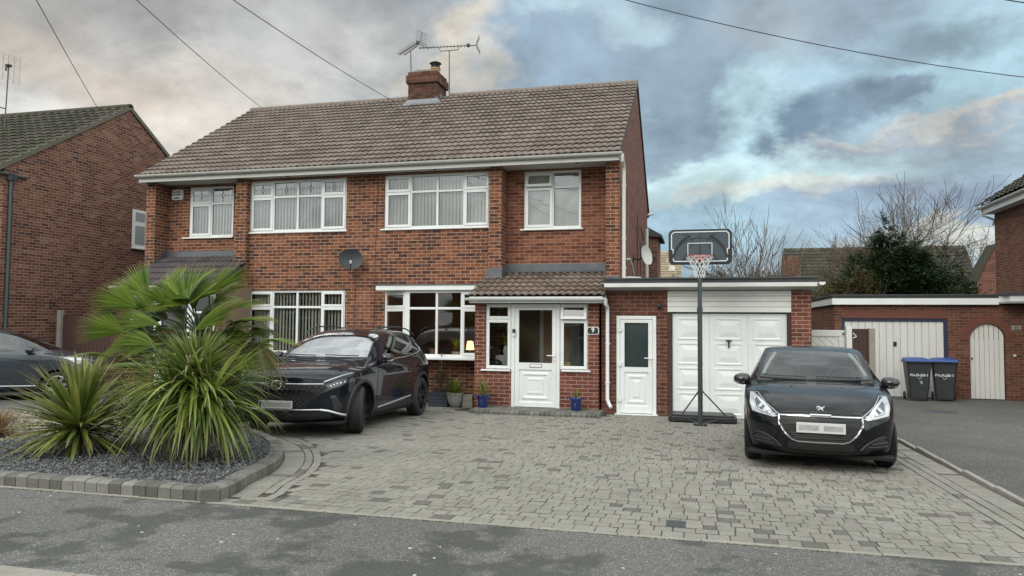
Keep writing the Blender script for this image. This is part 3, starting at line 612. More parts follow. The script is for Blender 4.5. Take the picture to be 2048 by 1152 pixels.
window(house, WR[0], WR[1], WR[2], WR[3], PY + .02, [], 1.83, sash=(0,), glass='glass_dark', room=None, open_top=0, sillx=(-.03, .06), name='porch_window', fw=.035)
def panel_door(parent, x0, x1, z0, z1, y, gl, pan, glass, hx, hz, name='door', frame=.065, hdir=-1, letter=None, hinges=False):
    m = MB(); m.box(x0, x0 + frame, y, y + .07, z0, z1); m.box(x1 - frame, x1, y, y + .07, z0, z1); m.box(x0 + frame, x1 - frame, y, y + .07, z1 - frame, z1)
    m.box(x0 - .03, x1 + .03, y - .08, y + .07, z0 - .045, z0); 
    a, b = x0 + frame + .004, x1 - frame - .004; c, e = z0 + .012, z1 - frame - .004
    fr = m.build(name + '_frame', 'upvc', parent, bevel=.006)
    L = MB(); y1 = y + .012; L.wall('y', y1, y1 + .05, a, b, c, e, holes=[gl, pan])
    lf = L.build(name, 'upvc', parent, bevel=.008)
    q = MB(); i0, i1, j0, j1 = pan
    ring = lambda d, yy: [(i0 + d, yy, j0 + d), (i1 - d, yy, j0 + d), (i1 - d, yy, j1 - d), (i0 + d, yy, j1 - d)]
    st = [(0, y1 + .012), (.012, y1 + .022), (.05, y1 + .022), (.075, y1 + .004), (.10, y1 + .004), (.125, y1 + .02), (.165, y1 + .02), (.18, y1 + .006), (.21, y1 + .006), (.215, y1 + .012)]
    st = [s_ for s_ in st if s_[0] < min(i1 - i0, j1 - j0) / 2 - .02]
    vs = []; fs = []
    for d, yy in st: vs += ring(d, yy)
    for k in range(len(st) - 1):
        for w in range(4): fs.append((4 * k + w, 4 * k + (w + 1) % 4, 4 * k + 4 + (w + 1) % 4, 4 * k + 4 + w))
    fs.append(tuple(4 * (len(st) - 1) + w for w in range(4))); q.add(vs, fs); q.build('door_panel', 'upvc', lf)
    g_ = MB(); g_.add([(gl[0], y1 + .02, gl[2]), (gl[1], y1 + .02, gl[2]), (gl[1], y1 + .02, gl[3]), (gl[0], y1 + .02, gl[3])], [(0, 1, 2, 3)]); g_.build('pane', glass, lf, fix=False)
    s_ = MB(); frame_rect(s_, gl[0] - .002, gl[1] + .002, gl[2] - .002, gl[3] + .002, y1 - .003, y1 + .012, .009); s_.build('seal', 'rubber_line', lf)
    hd = MB(); hd.box(hx - .016, hx + .016, y1 - .012, y1, hz - .14, hz + .06); hd.tube([(hx, y1 - .01, hz), (hx, y1 - .05, hz)], .01, 8)
    hd.tube([(hx - hdir * .01, y1 - .05, hz), (hx + hdir * .14, y1 - .05, hz + .004)], .011, 8); hd.build('door_handle', 'handle', lf, bevel=.003)
    kk = MB(); kk.box(hx - .005, hx + .005, y1 - .0135, y1 - .011, hz - .11, hz - .08); kk.build('keyhole', 'black', lf)
    if letter:
        l_ = MB(); l_.box(letter[0], letter[1], y1 - .008, y1, letter[2], letter[3]); l_.build('letterbox', 'upvc', lf, bevel=.003)
        l_ = MB(); frame_rect(l_, letter[0] - .008, letter[1] + .008, letter[2] - .008, letter[3] + .008, y1 - .006, y1 + .001, .008); l_.build('letterbox_rim', 'black', lf)
    if hinges:
        h_ = MB()
        for zz in hinges: h_.box(x0 + .02, x0 + .10, y - .02, y, zz - .04, zz + .04); h_.tube([(x0 + .045, y - .022, zz - .05), (x0 + .045, y - .022, zz + .05)], .012, 8)
        h_.build('hinge', 'upvc', lf, bevel=.003)
    return lf
panel_door(house, -3.655, -2.675, .095, 2.14, PY + .0, (-3.50, -2.83, .98, 2.02), (-3.50, -2.83, .19, .84), 'glass_dark', -2.785, 1.12, name='porch_door', letter=(-3.27, -3.04, .89, .945))
db = MB(); db.box(-3.63, -3.575, PY - .03, PY - .001, 1.49, 1.56, 0); db.box(-3.63, -3.575, PY - .03, PY - .001, 1.561, 1.64, 1); db.build('doorbell', ['upvc2', 'black'], house, bevel=.005)
# number plaque
pq = MB(); oc = [(-2.135, 1.575), (-2.11, 1.545), (-1.925, 1.545), (-1.90, 1.575), (-1.90, 1.665), (-1.925, 1.695), (-2.11, 1.695), (-2.135, 1.665)]
pq.prism(oc, PY - .012, PY - .001, ax='y'); pl = pq.build('number_plaque', 'upvc2', house)
pq = MB(); pq.prism([((x + 2.0175) * .86 - 2.0175, (z - 1.62) * .8 + 1.62) for x, z in oc], PY - .016, PY - .012, ax='y'); pq.build('plaque_face', 'black', pl)
text_obj('numeral', '9', .125, .002, 'handle', pl, Matrix.Translation((-2.018, PY - .018, 1.63)) @ XZ, True)
# porch roof
pz0, pz1, py0, py1 = 2.30, 2.86, -1.13, .33
tiled_roof('porch_roof', 'tile_porch', house, (-4.50, py0, pz0), (1, 0, 0), (0, py1 - py0, pz1 - pz0), 2.74, sqrt((py1 - py0) ** 2 + (pz1 - pz0) ** 2), gauge=.26, wave=.15, amp=.02, step=.04, samples=6, seed=9)
u_ = MB(); u_.add([(-4.49, py0 + .02, pz0 - .03), (-1.77, py0 + .02, pz0 - .03), (-1.77, py1, pz1 - .02), (-4.49, py1, pz1 - .02), (-4.49, py0 + .02, pz0 - .08), (-1.77, py0 + .02, pz0 - .08), (-1.77, py1, pz1 - .08), (-4.49, py1, pz1 - .08)], [(0, 1, 2, 3), (4, 5, 6, 7), (0, 1, 5, 4), (1, 2, 6, 5), (0, 3, 7, 4)])
u_.build('roof_underlay', 'felt', house)
f = MB(); f.box(-4.47, -1.80, -1.115, -1.095, 2.155, 2.28); f.prism([(-1.094, 2.165), (-1.094, 2.24), (.33, 2.79), (.33, 2.7)], -1.80, -1.775, ax='x'); f.build('porch_fascia', 'upvc', house, bevel=.004)
f = MB(); f.box(-4.45, -1.81, -1.094, PY + .12, 2.17, 2.185); f.box(-4.41, -1.93, PY + .12, .3, 2.19, 2.2); f.build('porch_ceiling', 'upvc2', house)
gt = MB(); half_gutter(gt, (-4.54, -1.175, 2.255), (-1.72, -1.175, 2.25), .055, clips=.7); gt.build('porch_gutter', 'upvc', house, smooth=True)
downpipe([(-1.74, -1.175, 2.22), (-1.74, -1.15, 2.14), (-1.74, -.86, 2.08), (-1.74, -.84, 2.0), (-1.74, -.84, .3), (-1.70, -.86, .2), (-1.66, -.90, .15)], house, .036, [(-1.74, -.84, 1.37), (-1.74, -.84, .62)], mat='upvc')
ld = MB(); ld.box(-4.09, -1.875, .325, .349, 2.82, 3.04); ld.add([(-4.08, .33, 2.9), (-1.88, .33, 2.9), (-1.88, .16, 2.845), (-4.08, .16, 2.845)], [(0, 1, 2, 3)])
ld.box(-4.40, -4.06, -.135, -.101, 2.70, 2.93); ld.box(-4.089, -4.06, -.134, .32, 2.72, 2.98); ld.box(-1.90, -1.872, -.134, .32, 2.72, 2.95); ld.box(-1.899, -1.585, -.134, -.101, 2.6, 2.74)
ld.build('lead_flashing', 'lead', house, bevel=.004)
# inside the porch
pi_ = MB(); pi_.box(-4.30, -2.0, .30, .34, .05, 2.18); pi_.box(-4.30, -2.02, -.75, .3, -.02, .06); pi_.build('room', 'room', house)
pw = MB(); pw.box(-3.32, -3.24, .27, .299, .06, 2.1); pw.box(-3.05, -2.99, .27, .299, .06, 2.1); pw.build('inner_frame', 'upvc2', house)
pw = MB(); pw.box(-3.24, -3.05, .27, .29, .06, 2.1); pw.box(-2.99, -2.5, .27, .29, .06, 2.1); pw.build('inner_door', 'clay', house)
# ---- left porch
l = MB(); lx0, lx1, ly = -12.79, -10.4, -0.9
window(house, -12.70, -12.0, .85, 2.36, ly, [], 1.95, glass='glass_dark', room='room', name='porch_window', depth=.3)
panel_door(house, -12.0, -11.05, .06, 2.36, ly, (-11.86, -11.19, .98, 2.2), (-11.86, -11.19, .2, .84), 'glass_dark', -11.13, 1.1, name='porch_door')
window(house, -11.05, -10.45, .85, 2.36, ly, [], 1.95, glass='glass_dark', room='room', name='porch_window', depth=.3)
l = MB(); l.wall('y', ly + .0, ly + .11, lx0, lx1, -.35, 2.42, holes=[(-12.7, -10.45, -.1, 2.36)]); l.box(-12.7, -12.0, ly + .005, ly + .1, -.2, .81); l.box(-11.05, -10.45, ly + .005, ly + .1, -.2, .81)
l.box(lx1 - .11, lx1 - .001, ly + .11, .02, -.35, 2.42); l.box(lx0, lx0 + .11, ly + .11, .34, -.35, 2.42); l.build('porch_wall', 'brick', house)
lz0, lz1, ly0 = 2.55, 3.32, -1.2
tiled_roof('porch_roof', 'tile_grey', house, (-12.88, ly0, lz0), (1, 0, 0), (0, .33 - ly0, lz1 - lz0), 2.62, sqrt((.33 - ly0) ** 2 + (lz1 - lz0) ** 2), gauge=.34, wave=.15, amp=.016, step=.03, samples=6, seed=12)
u_ = MB(); u_.add([(-12.86, ly0 + .02, lz0 - .03), (-10.28, ly0 + .02, lz0 - .03), (-10.28, .33, lz1 - .03), (-12.86, .33, lz1 - .03), (-12.86, ly0 + .02, lz0 - .1), (-10.28, ly0 + .02, lz0 - .1), (-10.28, .33, lz1 - .1), (-12.86, .33, lz1 - .1)], [(0, 1, 2, 3), (4, 5, 6, 7), (0, 1, 5, 4), (1, 2, 6, 5), (0, 3, 7, 4)]); u_.build('roof_underlay', 'felt', house)
f = MB(); f.box(-12.86, -10.28, ly0 - .0, ly0 + .018, 2.42, 2.54); f.box(-12.86, -10.28, ly0 + .02, ly + .11, 2.42, 2.435); f.build('porch_fascia', 'upvc', house)
gt = MB(); half_gutter(gt, (-12.95, ly0 - .06, 2.53), (-10.22, ly0 - .06, 2.53), .055); gt.build('porch_gutter', 'upvc', house, smooth=True)
ld = MB(); ld.box(-12.78, -10.57, .325, .349, 3.26, 3.46)
for i in range(7): ld.box(-12.788, -12.77, -.10 + i * .07 - .09, -.10 + i * .07, 2.88 + i * .065, 3.1 + i * .065)
ld.box(-10.585, -10.565, -.12, .3, 3.05, 3.3); ld.box(-10.58, -10.29, -.125, -.102, 3.0, 3.12); ld.build('lead_flashing', 'lead', house)
# cables and small fittings on the front wall
cb_ = MB()
cb_.tube([(-7.42, YW - .008, 5.08), (-7.41, YW - .008, 3.8), (-7.43, YW - .008, 2.6), (-7.42, YW - .008, .3)], .0028, 5)
cb_.build('wall_cable', 'lead_pale', house)
cb_ = MB(); cb_.tube([(-7.03, YW - .008, 5.08), (-7.0, YW - .008, 4.7), (-7.03, YW - .008, 4.3), (-7.05, YW - .008, 3.0), (-7.06, YW - .008, .3)], .0045, 5)
cb_.tube([(-7.52, YW - .008, 2.95), (-7.52, YW - .008, .3)], .006, 5); cb_.build('wall_cable', 'black', house)
# side wall pipes
sp_ = MB(); sp_.tube([(-1.50, 6.6, 4.55), (-1.50, 6.6, 2.55)], .055, 10); sp_.tube([(-1.50, 6.9, 5.0), (-1.35, 7.1, 5.05)], .04, 8); sp_.build('soil_pipe', 'gutter', house, smooth=True)
sp_ = MB(); sp_.tube([(-1.54, .9, 3.17), (-1.50, 1.3, 3.2), (-1.48, 1.5, 3.1), (-1.46, 2.2, 2.75), (-1.46, 2.5, 2.6)], .02, 8)
sp_.tube([(-1.55, .3, 2.72), (-1.45, .6, 2.74), (-1.40, 1.0, 2.62)], .026, 8); sp_.build('waste_pipe', 'upvc2', house, smooth=True)
sp_ = MB(); sp_.tube([(-1.55, 1.2, 2.76), (-1.30, 1.5, 2.76), (-1.22, 1.6, 2.7), (-1.2, 1.62, 2.58)], .055, 12); sp_.build('flue', 'gutter', house, smooth=True)
sp_ = MB(); sp_.tube([(-1.57, 4.2, 4.6), (-1.57, 4.2, 2.6)], .012, 6); sp_.tube([(-1.57, 5.2, 4.0), (-1.57, 5.2, 2.6)], .012, 6); sp_.tube([(-1.57, 4.2, 4.3), (-1.5, 4.6, 4.3), (-1.5, 5.2, 4.05)], .012, 6); sp_.build('wall_cable', 'black', house)
# rear outshot glimpsed past the corner
ro = MB(); ro.box(-2.6, -1.35, 9.5, 11.5, -.3, 4.75); ro.build('rear_extension', 'brick_left', house)
ro = MB(); ro.prism([(-2.7, 4.75), (-1.2, 4.62), (-1.2, 4.7), (-1.9, 5.1), (-2.7, 5.1)], 9.4, 11.6, ax='y'); ro.build('rear_extension_roof', 'felt', house)

# ---- things on the house
ab = thing('alarm_box', 'white burglar alarm box high on the recessed brick wall', 'alarm box', (-12.48, .35, 4.86))
m = MB(); m.prism([(-.15, -.1), (-.13, -.13), (.13, -.13), (.15, -.1), (.15, .1), (.13, .13), (-.13, .13), (-.15, .1)], -.075, -.001, ax='y'); m.build('cover', 'upvc2', ab, bevel=.015)
m = MB(); m.prism([(-.10, -.075), (-.08, -.1), (.08, -.1), (.10, -.075), (0, -.062)], -.079, -.074, ax='y'); m.build('sounder_slot', 'black', ab)
text_obj('lettering', 'CLASSIC', .062, .001, 'black', ab, Matrix.Translation((0, -.0775, .06)) @ XZ, True)
text_obj('lettering', 'ALARMS', .062, .001, 'black', ab, Matrix.Translation((0, -.0775, -.005)) @ XZ, True)
MAT['dish_grey'] = plain('dish_grey', (0.03, 0.036, 0.042), .6, var=.1)
def sat_dish(name, label, loc, w, hgt, az, el, mat, arm=.28, wallv=(0, .2, 0)):
    t = thing(name, label, 'satellite dish', loc); Rm = Matrix.Rotation(az, 4, 'Z') @ Matrix.Rotation(el, 4, 'X')   # dish faces local -Y
    m = MB(); m.T = Rm; vs = []; fs = []; nr, na = 6, 28
    for side, off in ((0, 0), (1, .012)):
        for i in range(nr + 1):
            r = i / nr
            for j in range(na):
                a = 2 * pi * j / na; vs.append((r * w / 2 * cos(a), -.07 * r * r + off, r * hgt / 2 * sin(a)))
    base = (nr + 1) * na
    for s_ in (0, base):
        for i in range(nr):
            for j in range(na): fs.append((s_ + i * na + j, s_ + i * na + (j + 1) % na, s_ + (i + 1) * na + (j + 1) % na, s_ + (i + 1) * na + j))
    for j in range(na): fs.append((nr * na + j, nr * na + (j + 1) % na, base + nr * na + (j + 1) % na, base + nr * na + j))
    m.add(vs, fs); m.build('reflector', mat, t, smooth=True)
    m = MB(); m.T = Rm; m.tube([(0, -.03, -hgt / 2 + .02), (0, -arm * .6, -hgt / 2 - .01), (0, -arm, -hgt / 4)], .009, 6); m.build('feed_arm', 'black', t)
    m = MB(); m.T = Rm; m.tube([(0, -arm - .02, -hgt / 4 - .01), (0, -arm + .05, -hgt / 4 + .03)], .025, 10); m.build('receiver_head', 'upvc2' if mat == 'dish_grey' else 'black', t)
    m = MB(); wv = Vector(wallv); m.tube([(0, .02, 0), wv * .5 + Vector((0, 0, -.06)), wv], .016, 8); m.tube([wv + Vector((0, 0, .1)), wv + Vector((0, 0, -.1))], .02, 6); m.build('bracket', 'black', t)
    return t
sat_dish('satellite_dish', 'dark grey satellite dish on the front wall between the two homes', (-7.53, -.2, 3.14), .53, .47, radians(26), radians(-8), 'dish_grey', wallv=(.02, .22, -.02))
sat_dish('satellite_dish', 'pale satellite dish on the side wall above the flat garage roof', (-1.30, 3.0, 3.42), .42, .50, radians(58), radians(-10), 'gutter', wallv=(-.29, .1, -.05))
def tv_aerial(label, base, top, boomdir, back, fwd_len, tilt=.1, n=12, el=.16, mast=.017):
    t = thing('tv_aerial', label, 'aerial', base); b = Vector(base); tp = Vector(top) - b
    m = MB(); m.tube([(0, 0, 0), tp], mast, 7); m.build('mast', 'alu', t)
    d = Vector(boomdir).normalized(); sd_ = Vector((0, 0, 1)).cross(d).normalized(); up = d.cross(sd_)
    if up.z < 0: up = -up
    ctr = tp + Vector((0, 0, .10)); A = ctr - d * back; B = ctr + d * fwd_len
    m = MB(); m.tube([A, B], .013, 6); m.tube([tp - d * .28 + Vector((0, 0, .09 - .28 * d.z)), tp - d * .26 - Vector((0, 0, .02)), tp + d * .26 - Vector((0, 0, .02 - .26 * d.z)), tp + d * .28 + Vector((0, 0, .09))], .012, 6); m.build('boom', 'alu', t)
    m = MB()
    for i in range(n):
        c = A.lerp(B, (i + .5) / (n + 2)); m.tube([c - sd_ * el * (.75 + .03 * i), c + sd_ * el * (.75 + .03 * i)], .0065, 4)
        m.tube([c - up * .03 + sd_ * .03, c + up * .03 + sd_ * .03], .006, 4)
    m.build('elements', 'alu', t)
    m = MB(); c = A.lerp(B, .86); m.box(c.x - .04, c.x + .04, c.y - .04, c.y + .04, c.z - .03, c.z + .045); m.build('dipole_box', 'black', t)
    m = MB()
    for s_ in (-1, 1):
        e0 = B; e1 = B + up * s_ * .24 + d * .1; m.tube([e0, e1], .009, 5)
        for q in range(4):
            c = e0.lerp(e1, (q + .6) / 4); m.tube([c - sd_ * .2, c + sd_ * .2], .0065, 4)
    m.build('reflector', 'alu', t)
tv_aerial('shorter roof aerial on the left of the brick chimney', (-7.86, 4.0, 8.35), (-7.90, 4.0, 9.44), (.86, -.42, .17), .52, .42, n=10)
tv_aerial('taller roof aerial on the right of the brick chimney, pointing left', (-6.78, 4.15, 8.1), (-6.80, 4.15, 9.42), (.95, .25, .06), .86, .76, n=15, el=.13)
# outside light by the side door belongs to the garage below

# ================================================================== attached flat-roofed garage
gar = thing('attached_garage', 'flat-roofed brick garage joined to the right of the house', 'garage', (0, 0, 0))
GY = -.75
m = MB(); SD = (-1.58, -.81, -.1, 1.92); GD = (-.60, 1.63, -.3, 2.4)
m.wall('y', GY, GY + .22, -1.87, 1.98, -.35, 2.4, holes=[SD, GD]); m.box(1.75, 1.98, GY + .221, 5.4, -.35, 2.4); m.box(-1.58, 1.75, 5.2, 5.4, -.35, 2.4)
m.build('wall', 'brick_dark', gar)
m = MB(); m.box(1.632, 1.975, GY - .012, GY - .001, -.05, 2.38); m.build('pier_facing', 'brick_red', gar)
m = MB(); m.box(-1.78, 2.06, -1.03, 5.6, 2.535, 2.60); m.box(-1.80, 2.08, -1.05, 5.6, 2.60, 2.635); m.build('roof', 'felt', gar, bevel=.008)
m = MB(); m.box(-1.78, 2.05, -1.035, -1.018, 2.46, 2.534); m.build('fascia', 'upvc2', gar, bevel=.003)
m = MB(); m.add([(-1.78, -1.017, 2.47), (2.04, -1.017, 2.47), (2.04, GY - .001, 2.405), (-1.78, GY - .001, 2.405), (-1.78, -1.017, 2.53), (2.04, -1.017, 2.53), (2.04, GY, 2.53), (-1.78, GY, 2.53)], [(0, 1, 2, 3), (0, 1, 5, 4), (1, 2, 6, 5), (3, 0, 4, 7)]); m.build('soffit', 'soffit', gar)
m = MB(); half_gutter(m, (2.12, -1.1, 2.535), (2.12, 5.4, 2.50), .06); m.build('gutter', 'upvc2', gar, smooth=True)
m = MB()
for i in range(4): z = 1.99 + i * .102; m.prism([(GY + .0, z), (GY - .02, z + .004), (GY - .012, z + .098), (GY + .0, z + .101)], -.60, 1.63, ax='x')
m.build('header_boards', 'upvc2', gar, bevel=.002)
m = MB(); m.box(-.60, -.52, GY + .01, GY + .1, -.05, 1.985); m.build('door_post', 'wood_dk', gar); m = MB(); m.box(1.565, 1.63, GY + .01, GY + .1, -.05, 1.985); m.build('door_post', 'wood_dk', gar)
m = MB(); X0, X1, Z0, Z1, yd = -.515, 1.56, -.0, 1.965, GY + .05
m.box(X0, X1, yd + .02, yd + .05, Z0, Z1); xs = [X0 + (X1 - X0) * i / 3 for i in range(4)]
for i in range(3):
    m.box(xs[i] + .004, xs[i + 1] - .004, yd + .006, yd + .021, Z0 + .01, Z1 - .005)
    nz = 4
    for j in range(nz):
        a, b = xs[i] + .10, xs[i + 1] - .10; c = Z0 + .06 + j * (Z1 - Z0 - .08) / nz; e = c + (Z1 - Z0 - .08) / nz - .07; y6 = yd + .006
        R4 = lambda d, yy: [(a + d, yy, c + d), (b - d, yy, c + d), (b - d, yy, e - d), (a + d, yy, e - d)]
        st = [(0, y6), (.0, y6 - .012), (.02, y6 - .012), (.035, y6 - .002), (.05, y6 - .002), (.135, y6 - .017)]
        vs = []; fs = []
        for d, yy in st: vs += R4(d, yy)
        for k in range(len(st) - 1):
            for w in range(4): fs.append((4 * k + w, 4 * k + (w + 1) % 4, 4 * k + 4 + (w + 1) % 4, 4 * k + 4 + w))
        fs.append(tuple(4 * (len(st) - 1) + w for w in range(4))); m.add(vs, fs)
gd = m.build('garage_door', 'upvc', gar)
m = MB(); xc = xs[1] + (xs[2] - xs[1]) * .5; m.tube([(xc, yd - .035, 1.32), (xc, yd - .035, 1.45)], .016, 8); m.tube([(xc - .05, yd - .03, 1.455), (xc + .05, yd - .03, 1.455)], .014, 8); m.tube([(xc, yd, 1.44), (xc, yd - .04, 1.44)], .012, 8); m.build('door_handle', 'black', gd)
m = MB()
for i in (1, 2): m.box(xs[i] - .0035, xs[i] + .0035, yd + .003, yd + .0195, Z0, Z1)
m.build('door_seam', 'gutter', gd)
m = MB(); m.box(-.598, 1.628, GY + .2, GY + .215, -.3, 2.4); m.build('inner_dark', 'black', gar)
panel_door(gar, -1.575, -.815, .03, 1.915, GY + .0, (-1.42, -.97, .93, 1.78), (-1.43, -.96, .17, .83), 'frost', -.90, 1.10, name='side_door', hinges=(1.65, .98, .30))
m = MB(); m.lathe([(.001, 0), (.03, .0), (.045, .02), (.045, .06), (.03, .09), (.001, .1)], 12, (0, 0, 0)); ol = m.build('outside_light', 'black', gar, smooth=True, loc=(-.76, GY - .05, 2.06))
# ================================================================== ground
def tarmac_mat(name, base, blot, amt, speck=(0.3, 0.3, 0.29), seed=0, mid=None):
    m, nt, b = new_mat(name); setp(b, rough=0.9, spec=0.25)
    tc = nt.nodes.new('ShaderNodeTexCoord'); src = tc.outputs['Object']
    v = nt.nodes.new('ShaderNodeTexVoronoi'); v.inputs['Scale'].default_value = 130; nt.links.new(src, v.inputs[0])
    sepc = nt.nodes.new('ShaderNodeSeparateColor'); nt.links.new(v.outputs['Color'], sepc.inputs[0])
    c = ramp(nt, sepc.outputs[0], [(0, tuple(k * .72 for k in base)), (.5, base), (.85, tuple(k * 1.22 for k in base)), (.99, speck)])
    n = noisen(nt, .95, 5, .6, src); n2 = noisen(nt, 3.5, 5, .65, src)
    f = mathn(nt, 'ADD', mathn(nt, 'MULTIPLY', n, 1.0), mathn(nt, 'MULTIPLY', mathn(nt, 'SUBTRACT', n2, .5), .35))
    f = ramp(nt, f, [(.51, (0, 0, 0)), (.57, (amt, amt, amt))])
    c = mixn(nt, f, c, mixn(nt, 0.2, blot, c))
    lg = ramp(nt, noisen(nt, .3, 4, .5, src), [(.35, (.86, .86, .86)), (.65, (1.12, 1.12, 1.1))]); c = mixn(nt, 1.0, c, lg, 'MULTIPLY')
    nt.links.new(c, b.inputs['Base Color']); bumpn(nt, b, v.outputs['Distance'], .5, .006)
    r = ramp(nt, f, [(0, (.9, .9, .9)), (1, (.72, .72, .72))]); nt.links.new(r, b.inputs['Roughness'])
    return m
MAT['tarmac'] = tarmac_mat('footpath_tarmac', (0.118, 0.118, 0.111), (0.055, 0.057, 0.054), .95)
MAT['tarmac2'] = tarmac_mat('drive_tarmac', (0.09, 0.088, 0.08), (0.07, 0.07, 0.066), .6)
MAT['tarmac3'] = tarmac_mat('left_drive_tarmac', (0.095, 0.096, 0.094), (0.055, 0.055, 0.055), .5)
MAT['soil'] = plain('bare_soil', (0.05, 0.045, 0.036), .95, var=.4, nscale=4, bump=.6)
MAT['lawn'] = plain('rough_grass', (0.05, 0.07, 0.025), .95, var=.5, nscale=4, bump=.6)
def paver_mat(name, stops, dirt):
    m, nt, b = new_mat(name); setp(b, rough=.85, spec=.3)
    uv = nt.nodes.new('ShaderNodeUVMap'); uv.uv_map = 'UVMap'; sx = nt.nodes.new('ShaderNodeSeparateXYZ'); nt.links.new(uv.outputs[0], sx.inputs[0])
    c = ramp(nt, sx.outputs[0], stops)
    big = noisen(nt, .55, 5, .6); c = mixn(nt, 1.0, c, ramp(nt, big, [(.3, (.86, .86, .83)), (.7, (1.1, 1.1, 1.08))]), 'MULTIPLY')
    n = noisen(nt, 38, 5, .7); c = mixn(nt, .6, c, ramp(nt, n, [(.3, (.55, .55, .53)), (.6, (1.05, 1.05, 1.05))]), 'MULTIPLY')
    st = mathn(nt, 'MULTIPLY', mathn(nt, 'MAXIMUM', mathn(nt, 'SUBTRACT', noisen(nt, 1.8, 7, .7), .56), 0), 4); st = mathn(nt, 'MINIMUM', st, .4)
    c = mixn(nt, st, c, dirt); nt.links.new(c, b.inputs['Base Color']); bumpn(nt, b, n, .45, .006)
    return m
MAT['paver'] = paver_mat('block_paving', [(0, (.12, .115, .102)), (.05, (.15, .144, .13)), (.06, (.225, .217, .194)), (.5, (.243, .234, .21)), (1, (.262, .253, .228))], (.135, .128, .108))
MAT['kerb_set'] = paver_mat('kerb_blocks', [(0, (.10, .10, .09)), (.3, (.145, .142, .13)), (.7, (.185, .182, .165)), (1, (.225, .22, .2))], (.12, .125, .1))
def strip(name, poly, dz, mat, sub=None):
    """flat sheet following the fall of the ground"""
    mb = MB(); mb.add([(x, y, gz(y) + dz) for x, y in poly], [tuple(range(len(poly)))]); return struct(mb.build(name, mat, None, fix=False))
g = MB(); ys = [-300, -40, -14, 14, 60, 400]; xs_ = [-400, 400]
g.add([(x, y, gz(y) - .035) for y in ys for x in xs_], [(2 * i, 2 * i + 1, 2 * i + 3, 2 * i + 2) for i in range(5)]); struct(g.build('ground', 'lawn', None, fix=False))
strip('footpath', [(-30, -11.5), (30, -11.5), (30, -9.655), (-30, -9.655)], .0, 'tarmac')
strip('road', [(-60, -18), (60, -18), (60, -14), (60, -11.66), (-60, -11.66), (-60, -14)], -.03, 'tarmac2')
k = MB(); x = -30
while x < 30:
    k.prism([(-11.655, gz(-11.6) - .08), (-11.505, gz(-11.6) - .08), (-11.505, gz(-11.6) + .006), (-11.63, gz(-11.6) + .004), (-11.655, gz(-11.6) - .02)], x + .004, x + .905, ax='x'); x += .91
struct(k.build('road_kerb', 'concrete', None))
strip('left_drive', [(-16.4, -9.6), (-10.2, -9.6), (-10.2, -7.5), (-11.9, -5.2), (-10.6, -3.95), (-7.45, -3.3), (-7.45, 0), (-16.4, .5)], -.012, 'tarmac3') if False else None
strip('left_drive', [(-16.4, -4.95), (-12.1, -4.85), (-10.5, -4.0), (-7.3, -3.4), (-7.3, .02), (-16.4, .45)], -.014, 'tarmac3')
strip('right_drive', [(2.88, -9.655), (16, -9.655), (16, 6.5), (2.0, 6.5), (2.0, .0), (2.88, -.5)], -.006, 'tarmac2')
strip('joint_sand', [(-7.3, -9.62), (2.80, -9.62), (2.80, 0), (-7.3, 0)], -.0055, 'soil')
strip('back_garden', [(-20, 9), (40, 9), (40, 60), (-20, 60)], -.02, 'lawn')
# ---- block paving, every block its own shape and tint
BEDC = [(-4.08, -9.62), (-4.10, -9.25), (-4.24, -8.82), (-4.37, -8.22), (-4.69, -7.49), (-5.2, -6.72), (-5.81, -6.11), (-6.6, -5.5), (-7.3, -5.15)]
def catmull(P, n=8):
    out = []; Q = [P[0]] + list(P) + [P[-1]]
    for i in range(1, len(Q) - 2):
        p0, p1, p2, p3 = [Vector(q) for q in Q[i - 1:i + 3]]
        for j in range(n):
            t = j / n; out.append(0.5 * ((2 * p1) + (-p0 + p2) * t + (2 * p0 - 5 * p1 + 4 * p2 - p3) * t * t + (-p0 + 3 * p1 - 3 * p2 + p3) * t ** 3))
    out.append(Vector(P[-1])); return out
BED = catmull(BEDC, 8)
def arc_resample(P, step):
    L = [0]
    for a, b in zip(P, P[1:]): L.append(L[-1] + (b - a).length)
    out = []; n = max(1, round(L[-1] / step)); k = 0
    for i in range(n + 1):
        s = L[-1] * i / n
        while k < len(L) - 2 and L[k + 1] < s: k += 1
        t = (s - L[k]) / max(1e-9, L[k + 1] - L[k]); out.append(P[k].lerp(P[k + 1], t))
    return out
def offset(P, d):
    out = []
    for i, p in enumerate(P):
        t = (P[min(i + 1, len(P) - 1)] - P[max(i - 1, 0)]).normalized(); out.append(p + Vector((t.y, -t.x)) * d)
    return out
def dist_bed(x, y):
    best = 9; q = Vector((x, y))
    for a, b in zip(BED, BED[1:]):
        ab = b - a; t = max(0, min(1, (q - a).dot(ab) / ab.length_squared)); r = q - (a + ab * t); d = r.length
        if d < abs(best): best = d * (1 if (ab.x * r.y - ab.y * r.x) < 0 else -1)
    return best
rp = random.Random(11)
